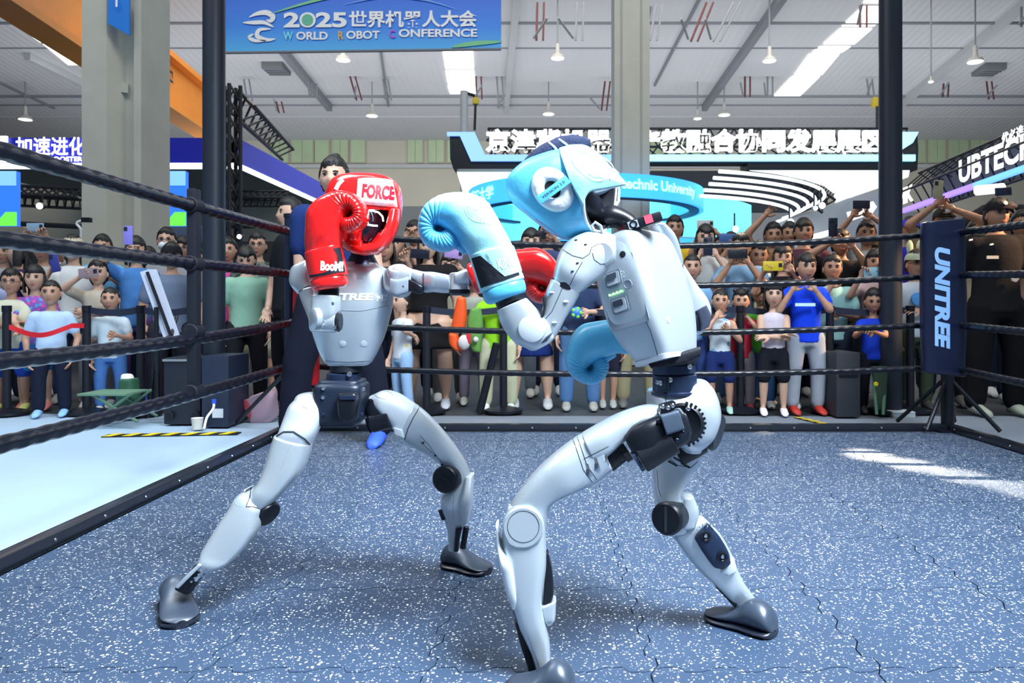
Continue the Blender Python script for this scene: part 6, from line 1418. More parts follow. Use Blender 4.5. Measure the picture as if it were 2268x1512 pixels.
def phone(x, y, Y, c, lab, rot=0, land=False, lens=True):
    w, h = (.075, .155) if not land else (.155, .075); o = empty('phone', P(x, y, Y)); tag(o, lab, 'phone')
    r = math.radians(rot); ux = Vector((math.cos(r), 0, math.sin(r))); uz = Vector((-math.sin(r), 0, math.cos(r)))
    b = MB().obox(P(x, y, Y), ux*w/2, Vector((0, .005, 0)), uz*h/2, bev=.004).build('phone_case', mat('phone_%d_%d_%d' % tuple(int(99*k) for k in c), c, .3), o)
    if lens:
        cc = P(x, y, Y)+ux*(-w*.25 if not land else w*.36)+uz*(h*.34 if not land else h*.1)+Vector((0, -.006, 0)); MB().obox(cc, ux*.014, Vector((0, .003, 0)), uz*.016, bev=.003).build('camera_bump', mat('phone_lens', (.02, .02, .03), .2), o)
    return o
Wt = (.72, .76, .80)
def printed(c, spots, scale, th=.35):
    m = cloth(c); N, L, B = nodes(m); tc = N.new('ShaderNodeTexCoord'); v = N.new('ShaderNodeTexVoronoi'); v.inputs['Scale'].default_value = scale; L.new(tc.outputs['Object'], v.inputs['Vector'])
    lt = N.new('ShaderNodeMath'); lt.operation = 'LESS_THAN'; lt.inputs[1].default_value = th; L.new(v.outputs['Distance'], lt.inputs[0]); sp = N.new('ShaderNodeSeparateColor'); L.new(v.outputs['Color'], sp.inputs[0])
    cr = N.new('ShaderNodeValToRGB'); L.new(sp.outputs[0], cr.inputs[0]); cr.color_ramp.interpolation = 'CONSTANT'; el = cr.color_ramp.elements
    el[0].color = lin(spots[0]); el[1].position = .5; el[1].color = lin(spots[-1])
    mx = N.new('ShaderNodeMix'); mx.data_type = 'RGBA'; L.new(lt.outputs[0], mx.inputs[0]); L.new(B.inputs['Base Color'].links[0].from_socket, mx.inputs[6]); L.new(cr.outputs[0], mx.inputs[7]); L.new(mx.outputs[2], B.inputs['Base Color'])
printed((.26, .12, .50), [(.75, .10, .35), (.10, .35, .70)], 34, .45)
printed((.60, .66, .741), [(.75, .40, .05), (.70, .50, .10)], 13, .2)
printed((.66, .60, .70), [(.80, .35, .50), (.75, .45, .55)], 26, .2)
printed((.58, .66, .72), [(.20, .45, .70), (.15, .30, .55)], 11, .26)
printed((.13, .15, .14), [(.05, .06, .05), (.25, .26, .22)], 16, .5)
# ---- left side
person(26, 626, 5.9, 'boy with glasses in cream t-shirt and blue shorts, arms crossed, at the left edge', 'b', 'short', (.66, .66, .52), 'tee', (.02, .07, .42), 'shorts', (.70, .75, .25), ('cross', 'cross'), extra=(('glasses',),), wide=1.08)
person(114, 650, 5.62, 'boy in pale blue t-shirt and navy trousers standing before the red ribbon', 'b', 'crew', (.46, .62, .85), 'tee', (.010, .014, .032), 'long', (.25, .50, .80), ('down', 'down'), wide=1.12)
person(78, 618, 5.98, 'girl in purple flowered puff-sleeve top with blue skirt holding the red ribbon', 'a', 'bob', (.26, .12, .50), 'tee', (.03, .16, .45), 'skirt', (.65, .20, .18), ((42, 738, .30), 'down'))
person(46, 560, 6.45, 'woman in dark purple tank top looking left, behind the boy with glasses', 'a', 'bob', (.035, .02, .09), 'tank', (.02, .02, .04), 'long', (.2, .2, .2), ('behind', 'behind'), yaw=-1.1)
person(-30, 600, 6.2, 'dark-haired person half cut off by the left picture edge', 'a', 'short', (.35, .38, .6), 'tee', (.02, .02, .04), 'long')
person(8, 560, 6.9, 'person in a grey top standing at the back of the left edge', 'b', 'short', (.35, .36, .40), 'tee')
person(163, 552, 6.5, 'person in white vest and white face mask holding a violet phone', 'a', 'short', (.70, .73, .74), 'tee', (.03, .05, .12), 'long', (.3, .3, .3), ((112, 594, .3), 'behind'), extra=(('mask',), ('cap', (.55, .50, .38))))
phone(121, 582, 6.18, (.05, .06, .32), 'violet-blue phone held upright by the person in the white mask', 12)
person(218, 606, 6.12, 'woman in beige shirt filming with a phone behind the small boy at left', 'a', 'tail', (.48, .43, .36), 'shirt', (.18, .18, .20), 'long', (.5, .5, .5), ((180, 602, .28), (176, 698, .3)), yaw=.35)
phone(196, 604, 5.84, (.30, .22, .24), 'rose-grey phone in the raised hand of the woman in beige', 5, True)
person(245, 664, 5.85, 'small boy in pale t-shirt and jeans leaning on the barrier, left of the easel', 'b', 'crew', (.55, .66, .74), 'tee', (.06, .16, .42), 'long', (.5, .5, .5), ('down', (252, 748, .2)), wide=1.05)
person(96, 556, 7.1, 'person holding a pale blue phone overhead behind the left crowd', 'b', 'short', (.5, .5, .5), 'tee', arms=((52, 510, .3), (98, 510, .3)))
phone(78, 503, 6.8, (.30, .45, .62), 'pale blue phone held sideways above the heads at far left', 0, True)
person(228, 550, 6.9, 'person in sky blue top standing behind the woman in beige', 'b', 'short', (.15, .42, .72), 'tee', arms=('down', (245, 622, .25)))
person(302, 556, 6.35, 'woman in blue top and mint jacket holding a violet phone up high', 'a', 'bob', (.08, .24, .60), 'tee', (.10, .06, .22), 'long', (.05, .1, .6), ((281, 548, .2), 'down'))
phone(284, 521, 6.12, (.28, .25, .80), 'violet phone held up high in front of the concrete column', 0)
person(370, 535, 6.95, 'tall man in glasses with a white mask under his chin, behind the black cap', 'a', 'short', (.42, .42, .46), 'tee', extra=(('glasses',), ('mask',)))
person(381, 570, 6.05, 'man in black cap and slate grey t-shirt beside the easel', 'b', 'short', (.13, .17, .26), 'tee', (.02, .02, .03), 'long', (.1, .1, .1), ('down', 'down'), extra=(('cap', (.012, .012, .018)),), wide=1.22)
person(405, 552, 7.25, 'person in glasses looking over behind the man in the black cap', 'b', 'bob', (.2, .18, .2), 'tee', extra=(('glasses', (.35, .28, .1)),))
person(429, 566, 7.5, 'pale-faced small person far back beside the rope strap', 'a', 'short', (.6, .45, .45), 'tee')
person(330, 575, 7.2, 'person in a pale top far back left of the tall man with the mask', 'b', 'short', (.55, .58, .55), 'tee')
person(505, 556, 7.0, 'person in pink top far back between the left pole and the mint shirt', 'b', 'short', (.70, .10, .38), 'tee')
person(546, 576, 6.25, 'man with long black fringe in mint green t-shirt looking down', 'a', 'fringe', (.24, .44, .34), 'tee', (.012, .012, .018), 'long', (.1, .1, .1), ('down', 'down'), tilt=.35, wide=1.12)
person(571, 545, 6.9, 'man in glasses and grey camouflage t-shirt behind the mint green shirt', 'b', 'short', (.13, .15, .14), 'tee', (.35, .33, .26), 'shorts', extra=(('glasses',),), wide=1.15)
person(648, 476, 5.75, 'tall person in black t-shirt standing behind the left corner post', 'a', 'short', (.010, .011, .016), 'tee', (.008, .009, .014), 'long', (.03, .03, .03), ((584, 716, .05, 'relax'), 'down'), yaw=-.9, wide=1.25)
person(742, 398, 4.45, 'man in navy t-shirt and dark trousers standing inside the ring behind the red robot', 'a', 'bun', (.012, .030, .13), 'tee', (.008, .010, .022), 'long', (.03, .10, .80), ((684, 735, .0, 'relax'), 'down'), yaw=.0, wide=1.2, stance=.13, group='ring crew')
# ---- centre
person(853, 553, 6.25, 'woman with dark hair just right of the red headgear', 'b', 'bob', (.04, .04, .05), 'tee', (.03, .03, .05), 'long', arms=('down', (905, 572, .3)))
phone(930, 562, 6.0, (.012, .015, .03), 'black phone held sideways between the red headgear and blue glove', -4, True)
person(880, 556, 6.8, 'person in black behind the woman right of the red headgear', 'b', 'short', (.03, .03, .04), 'tee', arms=('down', (912, 560, .3)))
person(918, 520, 6.9, 'person with dark hair left of the big blue glove', 'b', 'short', (.10, .10, .10), 'tee', arms=('phone', 'phone'))
person(948, 548, 6.1, 'woman in a black dress with bare legs and white sneakers', 'a', 'long', (.010, .010, .012), 'dress', (.01, .01, .01), 'long', (.60, .62, .72), ('down', 'down'), wide=1.35)
person(995, 590, 6.6, 'person holding a lilac phone above the outstretched robot arm', 'a', 'bob', (.40, .38, .28), 'tee', (.1, .1, .1), 'long', arms=((978, 610, .25), (1020, 585, .25)))
phone(1005, 562, 6.3, (.45, .30, .68), 'lilac phone held sideways above the outstretched robot arm', -8, True)
person(892, 676, 5.85, 'small boy in spotted white t-shirt and pale jeans looking left under the robot arm', 'a', 'short', (.60, .66, .741), 'tee', (.30, .48, .74), 'long', (.2, .25, .5), ('down', (922, 755, .1)), yaw=-.8)
person(1050, 622, 6.35, 'person in pale grey top with mauve trousers carrying the orange bag', 'a', 'short', (.42, .45, .40), 'tee', (.26, .22, .30), 'long', (.6, .6, .55), ('down', 'down'))
person(1104, 630, 5.95, 'child in lime green t-shirt and cream trousers behind the crossed gloves', 'a', 'bob', (.26, .62, .02), 'tee', (.55, .56, .38), 'long', (.60, .66, .66), ((1050, 712, .25), 'down'), wide=1.2)
person(1176, 540, 6.1, 'woman in navy skirt with bare legs and black and white sneakers', 'a', 'long', (.02, .03, .07), 'tee', (.010, .025, .14), 'skirt', (.45, .47, .50), ('down', 'down'), wide=1.25)
person(1150, 575, 6.9, 'person in pale grey trousers behind the navy skirt', 'b', 'short', (.20, .22, .24), 'tee', (.30, .36, .44), 'long', (.6, .6, .6), ('phone', 'phone'))
person(1212, 520, 7.1, 'person holding a dark camera up behind the red glove', 'b', 'short', (.06, .08, .2), 'tee', arms=('phone', 'phone'))
phone(1190, 519, 6.75, (.015, .015, .03), 'dark phone held up above the red glove under the blue headgear', 0, True)
person(1284, 588, 6.0, 'person in dark blue top and blue jeans behind the bent silver arm', 'a', 'short', (.03, .05, .12), 'tee', (.09, .20, .42), 'long', (.30, .30, .28), ('down', 'rail'), wide=1.15)
person(1346, 640, 6.15, 'child in shorts and grey sneakers behind the silver torso', 'b', 'short', (.03, .03, .05), 'tee', (.02, .02, .04), 'shorts', (.40, .42, .40), stance=.04)
person(1412, 560, 6.2, 'person in khaki trousers standing behind the silver robot torso', 'b', 'short', (.06, .06, .07), 'tee', (.34, .30, .18), 'long', (.12, .12, .12), wide=1.2)
# ---- right side
person(1494, 508, 7.3, 'man in yellow shirt at the back just right of the silver torso', 'b', 'short', (.80, .52, .04), 'tee')
person(1532, 594, 5.98, 'boy in blue and white t-shirt partly behind the silver torso', 'b', 'crew', (.20, .40, .68), 'tee', (.03, .06, .2), 'long', yaw=-.1)
person(1562, 530, 6.5, 'woman with long black hair in white t-shirt filming, right of the torso', 'a', 'long', (.55, .57, .58), 'tee', (.18, .20, .26), 'long', (.3, .3, .3), ((1558, 560, .25), (1584, 560, .25)))
phone(1568, 545, 6.2, (.015, .02, .05), 'dark phone before the face of the long-haired woman', 0)
person(1600, 548, 7.3, 'person raising a white phone above the long-haired woman', 'b', 'short', (.2, .2, .25), 'tee', arms=((1546, 500, .2), (1582, 504, .2)))
phone(1562, 496, 7.0, (.60, .62, .62), 'white phone held up above the long-haired woman', 0, True)
person(1618, 545, 6.95, 'person with a camera before the face, fourth head right of the torso', 'b', 'short', (.2, .25, .35), 'tee', arms=('phone', 'phone'))
phone(1612, 527, 6.65, (.05, .12, .34), 'blue camera phone held up right of the long-haired woman', 0, True)
person(1641, 550, 6.25, 'person in denim shirt holding a black phone with both hands', 'c', 'short', (.16, .30, .46), 'shirt', (.06, .14, .30), 'long', (.1, .1, .1), ((1622, 578, .28), (1652, 576, .28)), wide=1.1)
phone(1634, 562, 5.95, (.012, .014, .02), 'black phone in both hands of the person in the denim shirt', 0, True)
person(1680, 566, 6.35, 'boy in pale blue t-shirt looking down left of the yellow phone', 'c', 'short', (.38, .58, .66), 'tee', (.05, .05, .1), 'long', tilt=.2)
person(1712, 524, 6.85, 'boy raising one bare arm high toward the curved light tubes', 'c', 'short', (.18, .09, .04), 'tee', arms=((1698, 460, .1), 'down'))
person(1748, 522, 7.2, 'person between the arm-raising boy and the tall black-haired youth', 'c', 'short', (.12, .06, .06), 'tee')
person(1733, 574, 6.1, 'woman in black top holding the yellow phone sideways', 'b', 'long', (.012, .012, .016), 'tee', (.02, .02, .03), 'long', arms=((1690, 598, .28), (1752, 594, .28)))
phone(1712, 589, 5.80, (.66, .50, .03), 'yellow phone held sideways in two hands', 0, True)
person(1595, 700, 5.80, 'small boy in white printed tank top and navy shorts beside the silver torso', 'b', 'crew', (.58, .66, .72), 'tank', (.015, .03, .14), 'shorts', (.35, .55, .50), ('chin', (1612, 735, .2)))
person(1641, 676, 5.95, 'little girl with two hair buns in red top behind the barrier post', 'b', 'buns', (.50, .03, .06), 'tee', (.35, .3, .33), 'long', (.6, .05, .1), ('chin', 'chin'))
person(1684, 652, 6.1, 'child in bright green t-shirt and jeans behind the girl in the white tank top', 'c', 'short', (.08, .42, .04), 'tee', (.06, .16, .38), 'long', (.02, .02, .04))
person(1713, 654, 5.68, 'girl in white tank top with pink trim and black shorts, arms crossed', 'a', 'bob', (.66, .60, .70), 'tank', (.012, .014, .022), 'shorts', (.78, .72, .90), ('cross', 'cross'))
person(1779, 516, 6.7, 'tall youth with thick black hair in maroon shirt', 'c', 'fringe', (.085, .03, .05), 'tee', wide=1.15)
person(1811, 566, 7.0, 'person with round face between the maroon shirt and the black t-shirt', 'c', 'short', (.16, .07, .10), 'tee')
person(1784, 594, 5.76, 'boy in bright blue t-shirt and light grey track trousers, hands raised to his chest', 'b', 'fringe', (.010, .06, .80), 'tee', (.38, .42, .50), 'long', (.50, .03, .02), ((1757, 640, .2), (1802, 640, .2)), wide=1.08, yaw=0)
person(1843, 596, 6.05, 'boy with dark hair in pale aqua t-shirt leaning on the barrier', 'c', 'short', (.28, .52, .50), 'tee', (.02, .03, .05), 'long', (.05, .05, .05), ((1850, 632, .2), (1855, 706, .2)), wide=1.1)
person(1862, 540, 6.5, 'man in black t-shirt with a big bent arm holding a phone up', 'c', 'short', (.012, .012, .014), 'tee', arms=((1846, 525, .25), 'phone'), wide=1.25)
phone(1845, 503, 6.2, (.012, .014, .03), 'black phone held upright by the man with the big bent arm', 0)
person(1918, 520, 6.95, 'person with both arms raised holding a black phone sideways, left of the right pole', 'c', 'short', (.35, .37, .38), 'tee', arms=((1888, 462, .15), (1930, 466, .15)))
phone(1908, 453, 6.75, (.014, .018, .03), 'black phone held sideways high up left of the right pole', 0, True)
person(1940, 553, 7.1, 'person in sunlit cap just left of the right pole', 'c', 'short', (.45, .44, .40), 'tee', extra=(('cap', (.30, .20, .10)),))
person(1938, 584, 6.05, 'woman in pale pink top holding an aqua phone next to the right pole', 'b', 'long', (.55, .42, .44), 'tee', (.10, .1, .12), 'long', (.2, .2, .2), ((1908, 606, .28), (1952, 610, .28)))
phone(1935, 602, 5.78, (.30, .55, .66), 'aqua phone held sideways next to the right pole', 3, True)
person(1934, 680, 5.80, 'boy in blue t-shirt slumped over the barrier beside the right pole', 'c', 'short', (.012, .05, .55), 'tee', (.015, .015, .025), 'long', (.02, .02, .03), ((1912, 736, .25), (1932, 738, .25)), tilt=.2)
person(2026, 586, 6.0, 'child in glasses, pale bunny-ear hat and blue-printed white t-shirt, right of the pole', 'b', 'short', (.60, .66, .74), 'tee', (.06, .08, .05), 'long', (.05, .05, .05), ('down', 'cross'), extra=(('glasses',), ('cap', (.50, .56, .42))), yaw=0)
person(2014, 512, 7.0, 'person in violet-blue clothing at the back right of the right pole', 'c', 'short', (.04, .04, .55), 'long', extra=(('cap', (.05, .05, .60)),))
person(2090, 492, 6.3, 'person in a dark cap raising a phone with both hands behind the corner banner', 'c', 'short', (.40, .36, .26), 'tee', (.03, .03, .03), 'long', (.1, .1, .1), ((2074, 436, .15), (2110, 446, .15)), extra=(('cap', (.03, .035, .03), 1),))
phone(2078, 420, 6.1, (.40, .36, .22), 'gold-edged phone raised above the corner banner', -3)
person(2205, 478, 5.70, 'security guard in black cap and black uniform at the right of the picture', 'c', 'short', (.010, .010, .012), 'shirt', (.006, .006, .008), 'long', (.30, .34, .28), ('behind', 'behind'), extra=(('cap', (.010, .011, .014), 1),), wide=1.22, yaw=0, group='security staff')
person(2262, 500, 6.4, 'dark-haired person at the right picture edge behind the guard', 'c', 'short', (.02, .02, .025), 'tee')
person(2160, 520, 7.0, 'person in a pale shirt between the corner banner and the guard', 'c', 'short', (.42, .38, .28), 'tee', arms=('down', 'phone'))
person(2222, 486, 7.2, 'person in dark jacket raising a dark phone behind the guard', 'c', 'short', (.03, .03, .035), 'long', arms=((2196, 436, .1), (2246, 440, .1)))
phone(2222, 424, 7.0, (.014, .016, .05), 'dark blue phone held sideways above the guard', 3, True)
finish_people()
def owner(lab):
    for o in C.objects:
        if o.get('label', '').startswith(lab): return o
gd = owner('security guard'); Yg = 5.53
PALE = mat('patch_pale', (.45, .45, .42), .6)
MB().box(P(2186, 573, Yg), P(2212, 566, Yg)+Vector((0, .01, 0))).build('name_strip', PALE, gd); MB().lathe(P(2248, 616, Yg), (0, -1, 0), [(-.01, .03), (.004, .03), (.005, .02)], 6).build('chest_badge', PALE, gd)
for x in (2150, 2196): MB().obox(P(x, 531 if x < 2180 else 541, Yg), Vector((.012, 0, .002)), Vector((0, .006, 0)), Vector((0, 0, .006))).build('collar_pin', WHITEP, gd)
bb = owner('boy in bright blue'); MB().box(P(1762, 678, 5.60), P(1806, 671, 5.60)+Vector((0, .012, 0))).build('shirt_stripe', PALEP, bb)
bc = owner('child in glasses, pale'); MB().lathe(P(2034, 662, 5.88), (0, -1, 0), [(-.02, .052), (.002, .052), (.004, .045)], 24).build('shirt_print', mat('print_blue', (.08, .35, .8), .6), bc)
for s_ in (-1, 1): MB().ell(P(2026+s_*11, 548, 6.0), .028, .018, .06, 12, 8).build('hat_ear', mat('hat_green', (.45, .55, .38), .8), bc)
# ---------------------------------------------------------------- barrier and floor items
BEL = mat('belt_navy', (.008, .014, .04), .7)
def stanchion(x, y, lab, h=.78, lean=0):
    g_ = G(x, y); o = empty('barrier_post', g_); tag(o, lab, 'barrier post'); MB().cyl(g_, g_+Vector((lean, 0, h)), .030, n=18).build('post_tube', BLKM, o)
    MB().cyl(g_+Vector((lean, 0, h)), g_+Vector((lean*1.05, 0, h+.05)), .034, n=18).build('belt_head', BLK, o); MB().lathe(g_, (0, 0, 1), [(0, .15), (.02, .15), (.035, .10), (.05, .03)], 28).build('base_disc', BLK, o); return g_+Vector((lean, 0, h+.02))
tops = []
for x, y, lab in ((15, 917, 'black barrier post at the left picture edge'), (192, 915, 'black barrier post right of the boy in pale blue'), (312, 918, 'black barrier post left of the easel'), (425, 925, 'black barrier post left of the rope strap'),
                  (945, 913, 'black barrier post left of the black dress'), (1115, 912, 'black barrier post before the lime green t-shirt'), (1640, 912, 'black barrier post before the girl with hair buns'), (1838, 912, 'black barrier post right of the boy in blue'), (2016, 912, 'black barrier post right of the right pole')):
    tops.append(stanchion(x, y, lab))
def belt(i, j, lab):
    a, b = tops[i], tops[j]; o = empty('barrier_belt', (a+b)/2); tag(o, lab, 'belt'); mb = MB(); rs = []
    for k in range(17):
        t = k/16; p = a.lerp(b, t)-Vector((0, 0, .10*t*(1-t))); rs.append([p+Vector((0, -.003, -.025)), p+Vector((0, .003, -.025)), p+Vector((0, .003, .025)), p+Vector((0, -.003, .025))])
    mb.rings(rs).build('belt_webbing', BEL, o, smooth=False)
belt(2, 3, 'dark belt between the barrier posts beside the easel'); belt(4, 5, 'dark belt in front of the black dress'); belt(5, 6, 'long dark belt behind the silver robot'); belt(6, 7, 'dark belt in front of the boy in bright blue'); belt(7, 8, 'dark belt beside the right pole'); belt(1, 2, 'dark belt before the small boy at left')
o = empty('barrier_brace', G(1070, 912)); tag(o, 'slanting black barrier strut before the lime green t-shirt', 'strut'); MB().cyl(G(1062, 914), P(1100, 760, 5.7), .03, n=14).build('strut_tube', BLKM, o)
o = empty('red_ribbon', P(120, 736, 5.75)); tag(o, 'red fabric ribbon stretched across the boy in pale blue', 'ribbon'); mb = MB(); rs = []
for k in range(25):
    t = k/24; x = 20+(186-20)*t; y = 724+18*math.sin(PI*min(1, t*1.25))**1.2+(-3 if t > .8 else 0); p = P(x, y, 5.42+.02*math.sin(t*9)); rs.append([p+Vector((0, -.002, -.018)), p+Vector((0, .002, -.018)), p+Vector((0, .004, .018)), p+Vector((0, 0, .018))])
mb.rings(rs).build('ribbon_band', mat('ribbon_red', (.62, .01, .02), .5), o, smooth=False)
# folding stool, bags and boxes at the left
GR = mat('stool_green', (.07, .16, .11), .5); g_ = G(255, 950)
o = empty('folding_stool', g_); tag(o, 'green folding canvas stool on the pale floor at left', 'stool'); Yq = 5.05
for dy in (0, .26):
    MB().cyl(P(200, 945, Yq)+Vector((0, dy, .02)), P(290, 872, Yq)+Vector((0, dy, 0)), .011, n=10).build('leg', GR, o); MB().cyl(P(305, 940, Yq)+Vector((0, dy, .02)), P(205, 874, Yq)+Vector((0, dy, 0)), .011, n=10).build('leg', GR, o)
MB().obox(P(252, 869, Yq+.13), Vector((.165, 0, 0)), Vector((0, .15, 0)), Vector((0, 0, .008)), bev=.005).build('seat', mat('stool_canvas', (.10, .20, .14), .8), o)
o = empty('green_bag', P(288, 880, 5.45)); tag(o, 'dark green bag with a white cloth on top beside the stool', 'bag'); loft([(270, 842, 302, 842), (264, 880, 306, 880), (268, 918, 304, 918)], 5.45, .07, e=3, cap=.3).build('bag_body', mat('bag_green', (.02, .09, .05), .7), o)
loft([(272, 832, 292, 834), (268, 844, 298, 846)], 5.45, .05, e=2.5, cap=.5).build('white_cloth', WHITEP, o)
# easel with white boards
o = empty('easel', P(345, 690, 5.35)); tag(o, 'black easel holding tilted white boards in front of the left crowd', 'easel'); Ye = 5.35
WB = mat('board_white', (.55, .60, .74), .5)
def board(pl, Y, nm): prism(pl, Y, .02, WB, nm, o)
board([(310, 602), (324, 598), (372, 742), (362, 748)], Ye, 'display_board'); board([(326, 596), (344, 596), (396, 744), (378, 746)], Ye+.02, 'display_board')
MB().cyl(P(326, 602, Ye-.02), P(378, 742, Ye-.02), .012, n=8).build('easel_rail', BLK, o); MB().cyl(P(346, 680, Ye-.02), P(350, 905, Ye-.02), .016, n=8).build('easel_leg', BLK, o); MB().cyl(P(352, 690, Ye+.1), P(330, 925, Ye+.1), .014, n=8).build('easel_leg', BLK, o); MB().cyl(P(380, 742, Ye), P(392, 700, Ye+.1), .012, n=8).build('easel_leg', BLK, o)
# black cabinet beside pole
CB = mat('cabinet_black', (.007, .010, .020), .5)
o = empty('flight_case', G(405, 938)); tag(o, 'dark boxy flight case standing left of the left pole', 'case'); g0 = G(362, 940); g1_ = G(444, 940)
MB().box((g0.x, g0.y, 0), (g1_.x, g0.y+.42, CH-(792-VY)/F*g0.y), bev=.012).build('case_body', CB, o); MB().box((g0.x-.004, g0.y-.008, CH-(800-VY)/F*g0.y), (g1_.x+.004, g0.y, CH-(795-VY)/F*g0.y)).build('case_trim', mat('trim_grey', (.2, .22, .26), .4), o)
for dx in (.05, .23): MB().cyl((g0.x+dx, g0.y-.01, .06), (g0.x+dx, g0.y-.02, .06), .03, n=14).build('corner_cap', BLK, o)
o = empty('pole_plinth', G(474, 945)); tag(o, 'dark square plinth box around the foot of the left pole', 'plinth'); ga = G(446, 946); gb = G(506, 946)
MB().box((ga.x, ga.y, 0), (gb.x, ga.y+.36, CH-(788-VY)/F*ga.y), bev=.01).build('plinth_body', mat('plinth_navy', (.010, .018, .045), .5), o)
MB().box(P(470, 925, ga.y-.004), P(494, 905, ga.y-.003)+Vector((0, .004, 0))).build('paper_label', mat('label_paper', (.6, .65, .7), .6), o)
o = empty('power_cable', P(462, 930, 5.0)); tag(o, 'white power cable with a blue plug running down the plinth', 'cable'); MB().tube(dense([list(P(474, 890, 5.0)), list(P(472, 905, 4.98)), list(P(458, 925, 4.95)), list(P(452, 950, 4.9))], 6), .008, 8).build('cable_cord', WHITEP, o); MB().cyl(P(474, 884, 5.0), P(474, 894, 5.0), .014, n=10).build('cable_plug', mat('plug_blue', (.03, .1, .7), .4), o)
g_ = G(437, 950); o = empty('paper_cup', g_); tag(o, 'white paper cup standing on the striped tape', 'cup'); MB().lathe(g_, (0, 0, 1), [(0, .028), (.001, .030), (.07, .038), (.075, .040), (.07, .036), (.01, .028)], 24).build('cup_body', mat('cup_white', (.7, .68, .62), .5), o)
PK = mat('bag_pink', (.62, .42, .52), .6, bump=.4, bscale=6); o = empty('paper_bag', P(575, 900, 5.5)); tag(o, 'crumpled pink paper bag behind the left corner post', 'bag')
loft([(556, 880, 606, 862), (548, 888, 612, 880), (552, 920, 612, 915), (562, 934, 606, 930)], 5.4, .08, e=4, cap=.1, disp=lambda u, a: 1+.06*math.sin(u*9+a*3)).build('bag_body', PK, o); loft([(540, 884, 556, 886), (544, 905, 562, 905), (552, 926, 566, 926)], 5.36, .04, e=4, cap=.1).build('bag_flap', mat('bag_red', (.5, .08, .12), .6), o)
# hazard tape: separate yellow patches on a black strip
YT = mat('tape_yellow', (.80, .62, .01), .5)
def tape(a, b, w, lab, n):
    a = Vector(a); b = Vector(b); o = empty('hazard_tape', (a+b)/2); tag(o, lab, 'tape'); d = (b-a); L_ = d.length; d.normalize(); s = Vector((-d.y, d.x, 0))
    MB().obox((a+b)/2+Vector((0, 0, -.008)), d*L_/2, s*w/2, Vector((0, 0, .003))).build('tape_strip', BLKM, o, smooth=False)
    for k in range(n):
        c = a+d*L_*(k+.5)/n+Vector((0, 0, -.004)); q = [c-d*L_/n*.30-s*w*.5-d*.02, c+d*L_/n*.16-s*w*.5-d*.02, c+d*L_/n*.30+s*w*.5, c-d*L_/n*.16+s*w*.5]
        MB().add(q+[v+Vector((0, 0, .002)) for v in q], [(0, 1, 2, 3), (4, 5, 6, 7), (0, 1, 5, 4), (1, 2, 6, 5), (2, 3, 7, 6), (3, 0, 4, 7)]).build('yellow_stripe', YT, o, smooth=False)
tape(G(232, 962), G(530, 957), .10, 'yellow and black hazard tape on the pale floor at left', 7); tape(G(1765, 922), G(1850, 942), .05, 'short yellow and black hazard tape on the grey carpet at right', 5)
# right side items
o = empty('flight_case', G(1876, 925)); tag(o, 'dark boxy flight case left of the right pole', 'case'); g0 = G(1852, 924); g1_ = G(1906, 924); MB().box((g0.x, g0.y, 0), (g1_.x, g0.y+.4, CH-(780-VY)/F*g0.y), bev=.012).build('case_body', mat('case_charcoal', (.02, .025, .035), .6), o)
MB().box((g0.x+.02, g0.y-.01, .3), (g1_.x-.02, g0.y, .33)).build('case_handle', BLK, o)
o = empty('folded_chair', G(1945, 922)); tag(o, 'dark green folded camping chair leaning by the right pole', 'chair'); CGm = mat('chair_green', (.03, .06, .035), .7)
MB().cyl(P(1932, 812, 5.6), P(1942, 918, 5.5), .012, n=8).build('leg', GR, o); MB().cyl(P(1962, 812, 5.6), P(1956, 918, 5.5), .012, n=8).build('leg', GR, o); loft([(1932, 812, 1964, 812), (1936, 860, 1962, 860), (1938, 905, 1960, 905)], 5.56, .03, e=5, cap=.1).build('folded_seat', CGm, o)
MB().lathe(P(1940, 850, 5.49), (0, -1, 0), [(0, .016), (.01, .014)], 12).build('yellow_tag', YT, o)
o = empty('white_block', G(2000, 922)); tag(o, 'flat white box on the carpet right of the right pole', 'box'); gq = G(1978, 922); gr = G(2028, 922); MB().box((gq.x, gq.y, -.012), (gr.x, gq.y+.15, .035), bev=.006).build('box_body', mat('box_white', (.5, .56, .6), .6), o)
MB().box((gq.x+.002, gq.y-.002, .022), (gr.x-.002, gq.y, .026)).build('lid_line', GREYP, o)
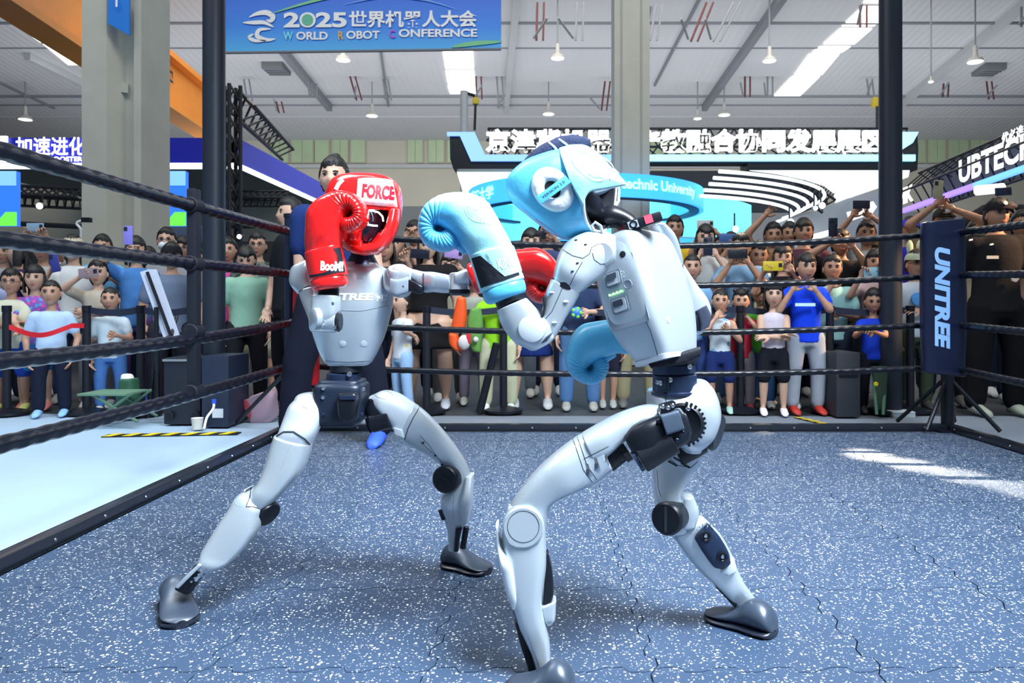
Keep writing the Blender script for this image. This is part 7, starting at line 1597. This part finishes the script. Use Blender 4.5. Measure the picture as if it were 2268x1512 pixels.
# orange bag and plush toy hanging in the centre crowd
ORB = mat('bag_orange', (.80, .09, .01), .5); o = empty('orange_bag', P(1018, 710, 5.6)); tag(o, 'long bright orange bag hanging in front of the black dress', 'bag')
loft([(1012, 662, 1032, 664), (1004, 700, 1034, 702), (1000, 725, 1030, 728)], 5.55, .05, e=2.6, cap=.6).build('bag_body', ORB, o); loft([(994, 742, 1016, 744), (996, 762, 1020, 764), (1006, 774, 1024, 772)], 5.55, .05, e=2.5, cap=.5).build('bag_pouch', ORB, o)
o = empty('plush_toy', P(1035, 755, 5.5)); tag(o, 'green and white plush toy hanging beside the orange bag', 'toy'); loft([(1040, 690, 1066, 686), (1034, 720, 1070, 720), (1044, 772, 1066, 776)], 5.56, .05, e=2.4, cap=.5).build('toy_body', mat('plush_green', (.12, .30, .06), .9, bump=.5), o)
MB().ell(P(1028, 758, 5.48), .045, .03, .055, 14, 10).build('toy_head', mat('plush_white', (.62, .58, .58), .9), o); MB().ell(P(1054, 752, 5.48), .02, .02, .022, 12, 8).build('toy_paw', mat('plush_white', (.62, .58, .58), .9), o); MB().obox(P(1038, 745, 5.47), Vector((.016, 0, 0)), Vector((0, .012, 0)), Vector((0, 0, .05)), bev=.006).build('toy_scarf', mat('scarf_red', (.6, .02, .04), .7), o)
o = empty('toy_ball', P(1277, 692, 5.62)); tag(o, 'blue ball with bright green patches held behind the bent silver arm', 'ball'); c = P(1277, 692, 5.62); MB().ell(c, .045, .045, .045, 18, 12).build('ball_body', mat('ball_blue', (.05, .2, .7), .4), o)
for k in range(5): MB().ell(c+Vector((.03*math.cos(k*1.25), -.032, .03*math.sin(k*1.25))), .014, .008, .014, 10, 6).build('ball_patch', mat('ball_green', (.2, .8, .05), .4), o)
# small wall camera on an arm beside the left column
o = empty('security_camera', P(180, 490, 7.9)); tag(o, 'white bracket arm with a small black camera beside the left column', 'camera'); MB().tube(dense([list(P(178, 538, 7.9)), list(P(180, 510, 7.9)), list(P(170, 495, 7.9)), list(P(182, 488, 7.9))], 5), .014, 8).build('bracket_arm', WHITEP, o); MB().obox(P(192, 487, 7.85), Vector((.045, 0, 0)), Vector((0, .03, 0)), Vector((0, 0, .025)), bev=.006).build('camera_body', BLK, o)
# shirt print of the boy in bright blue, guard patches
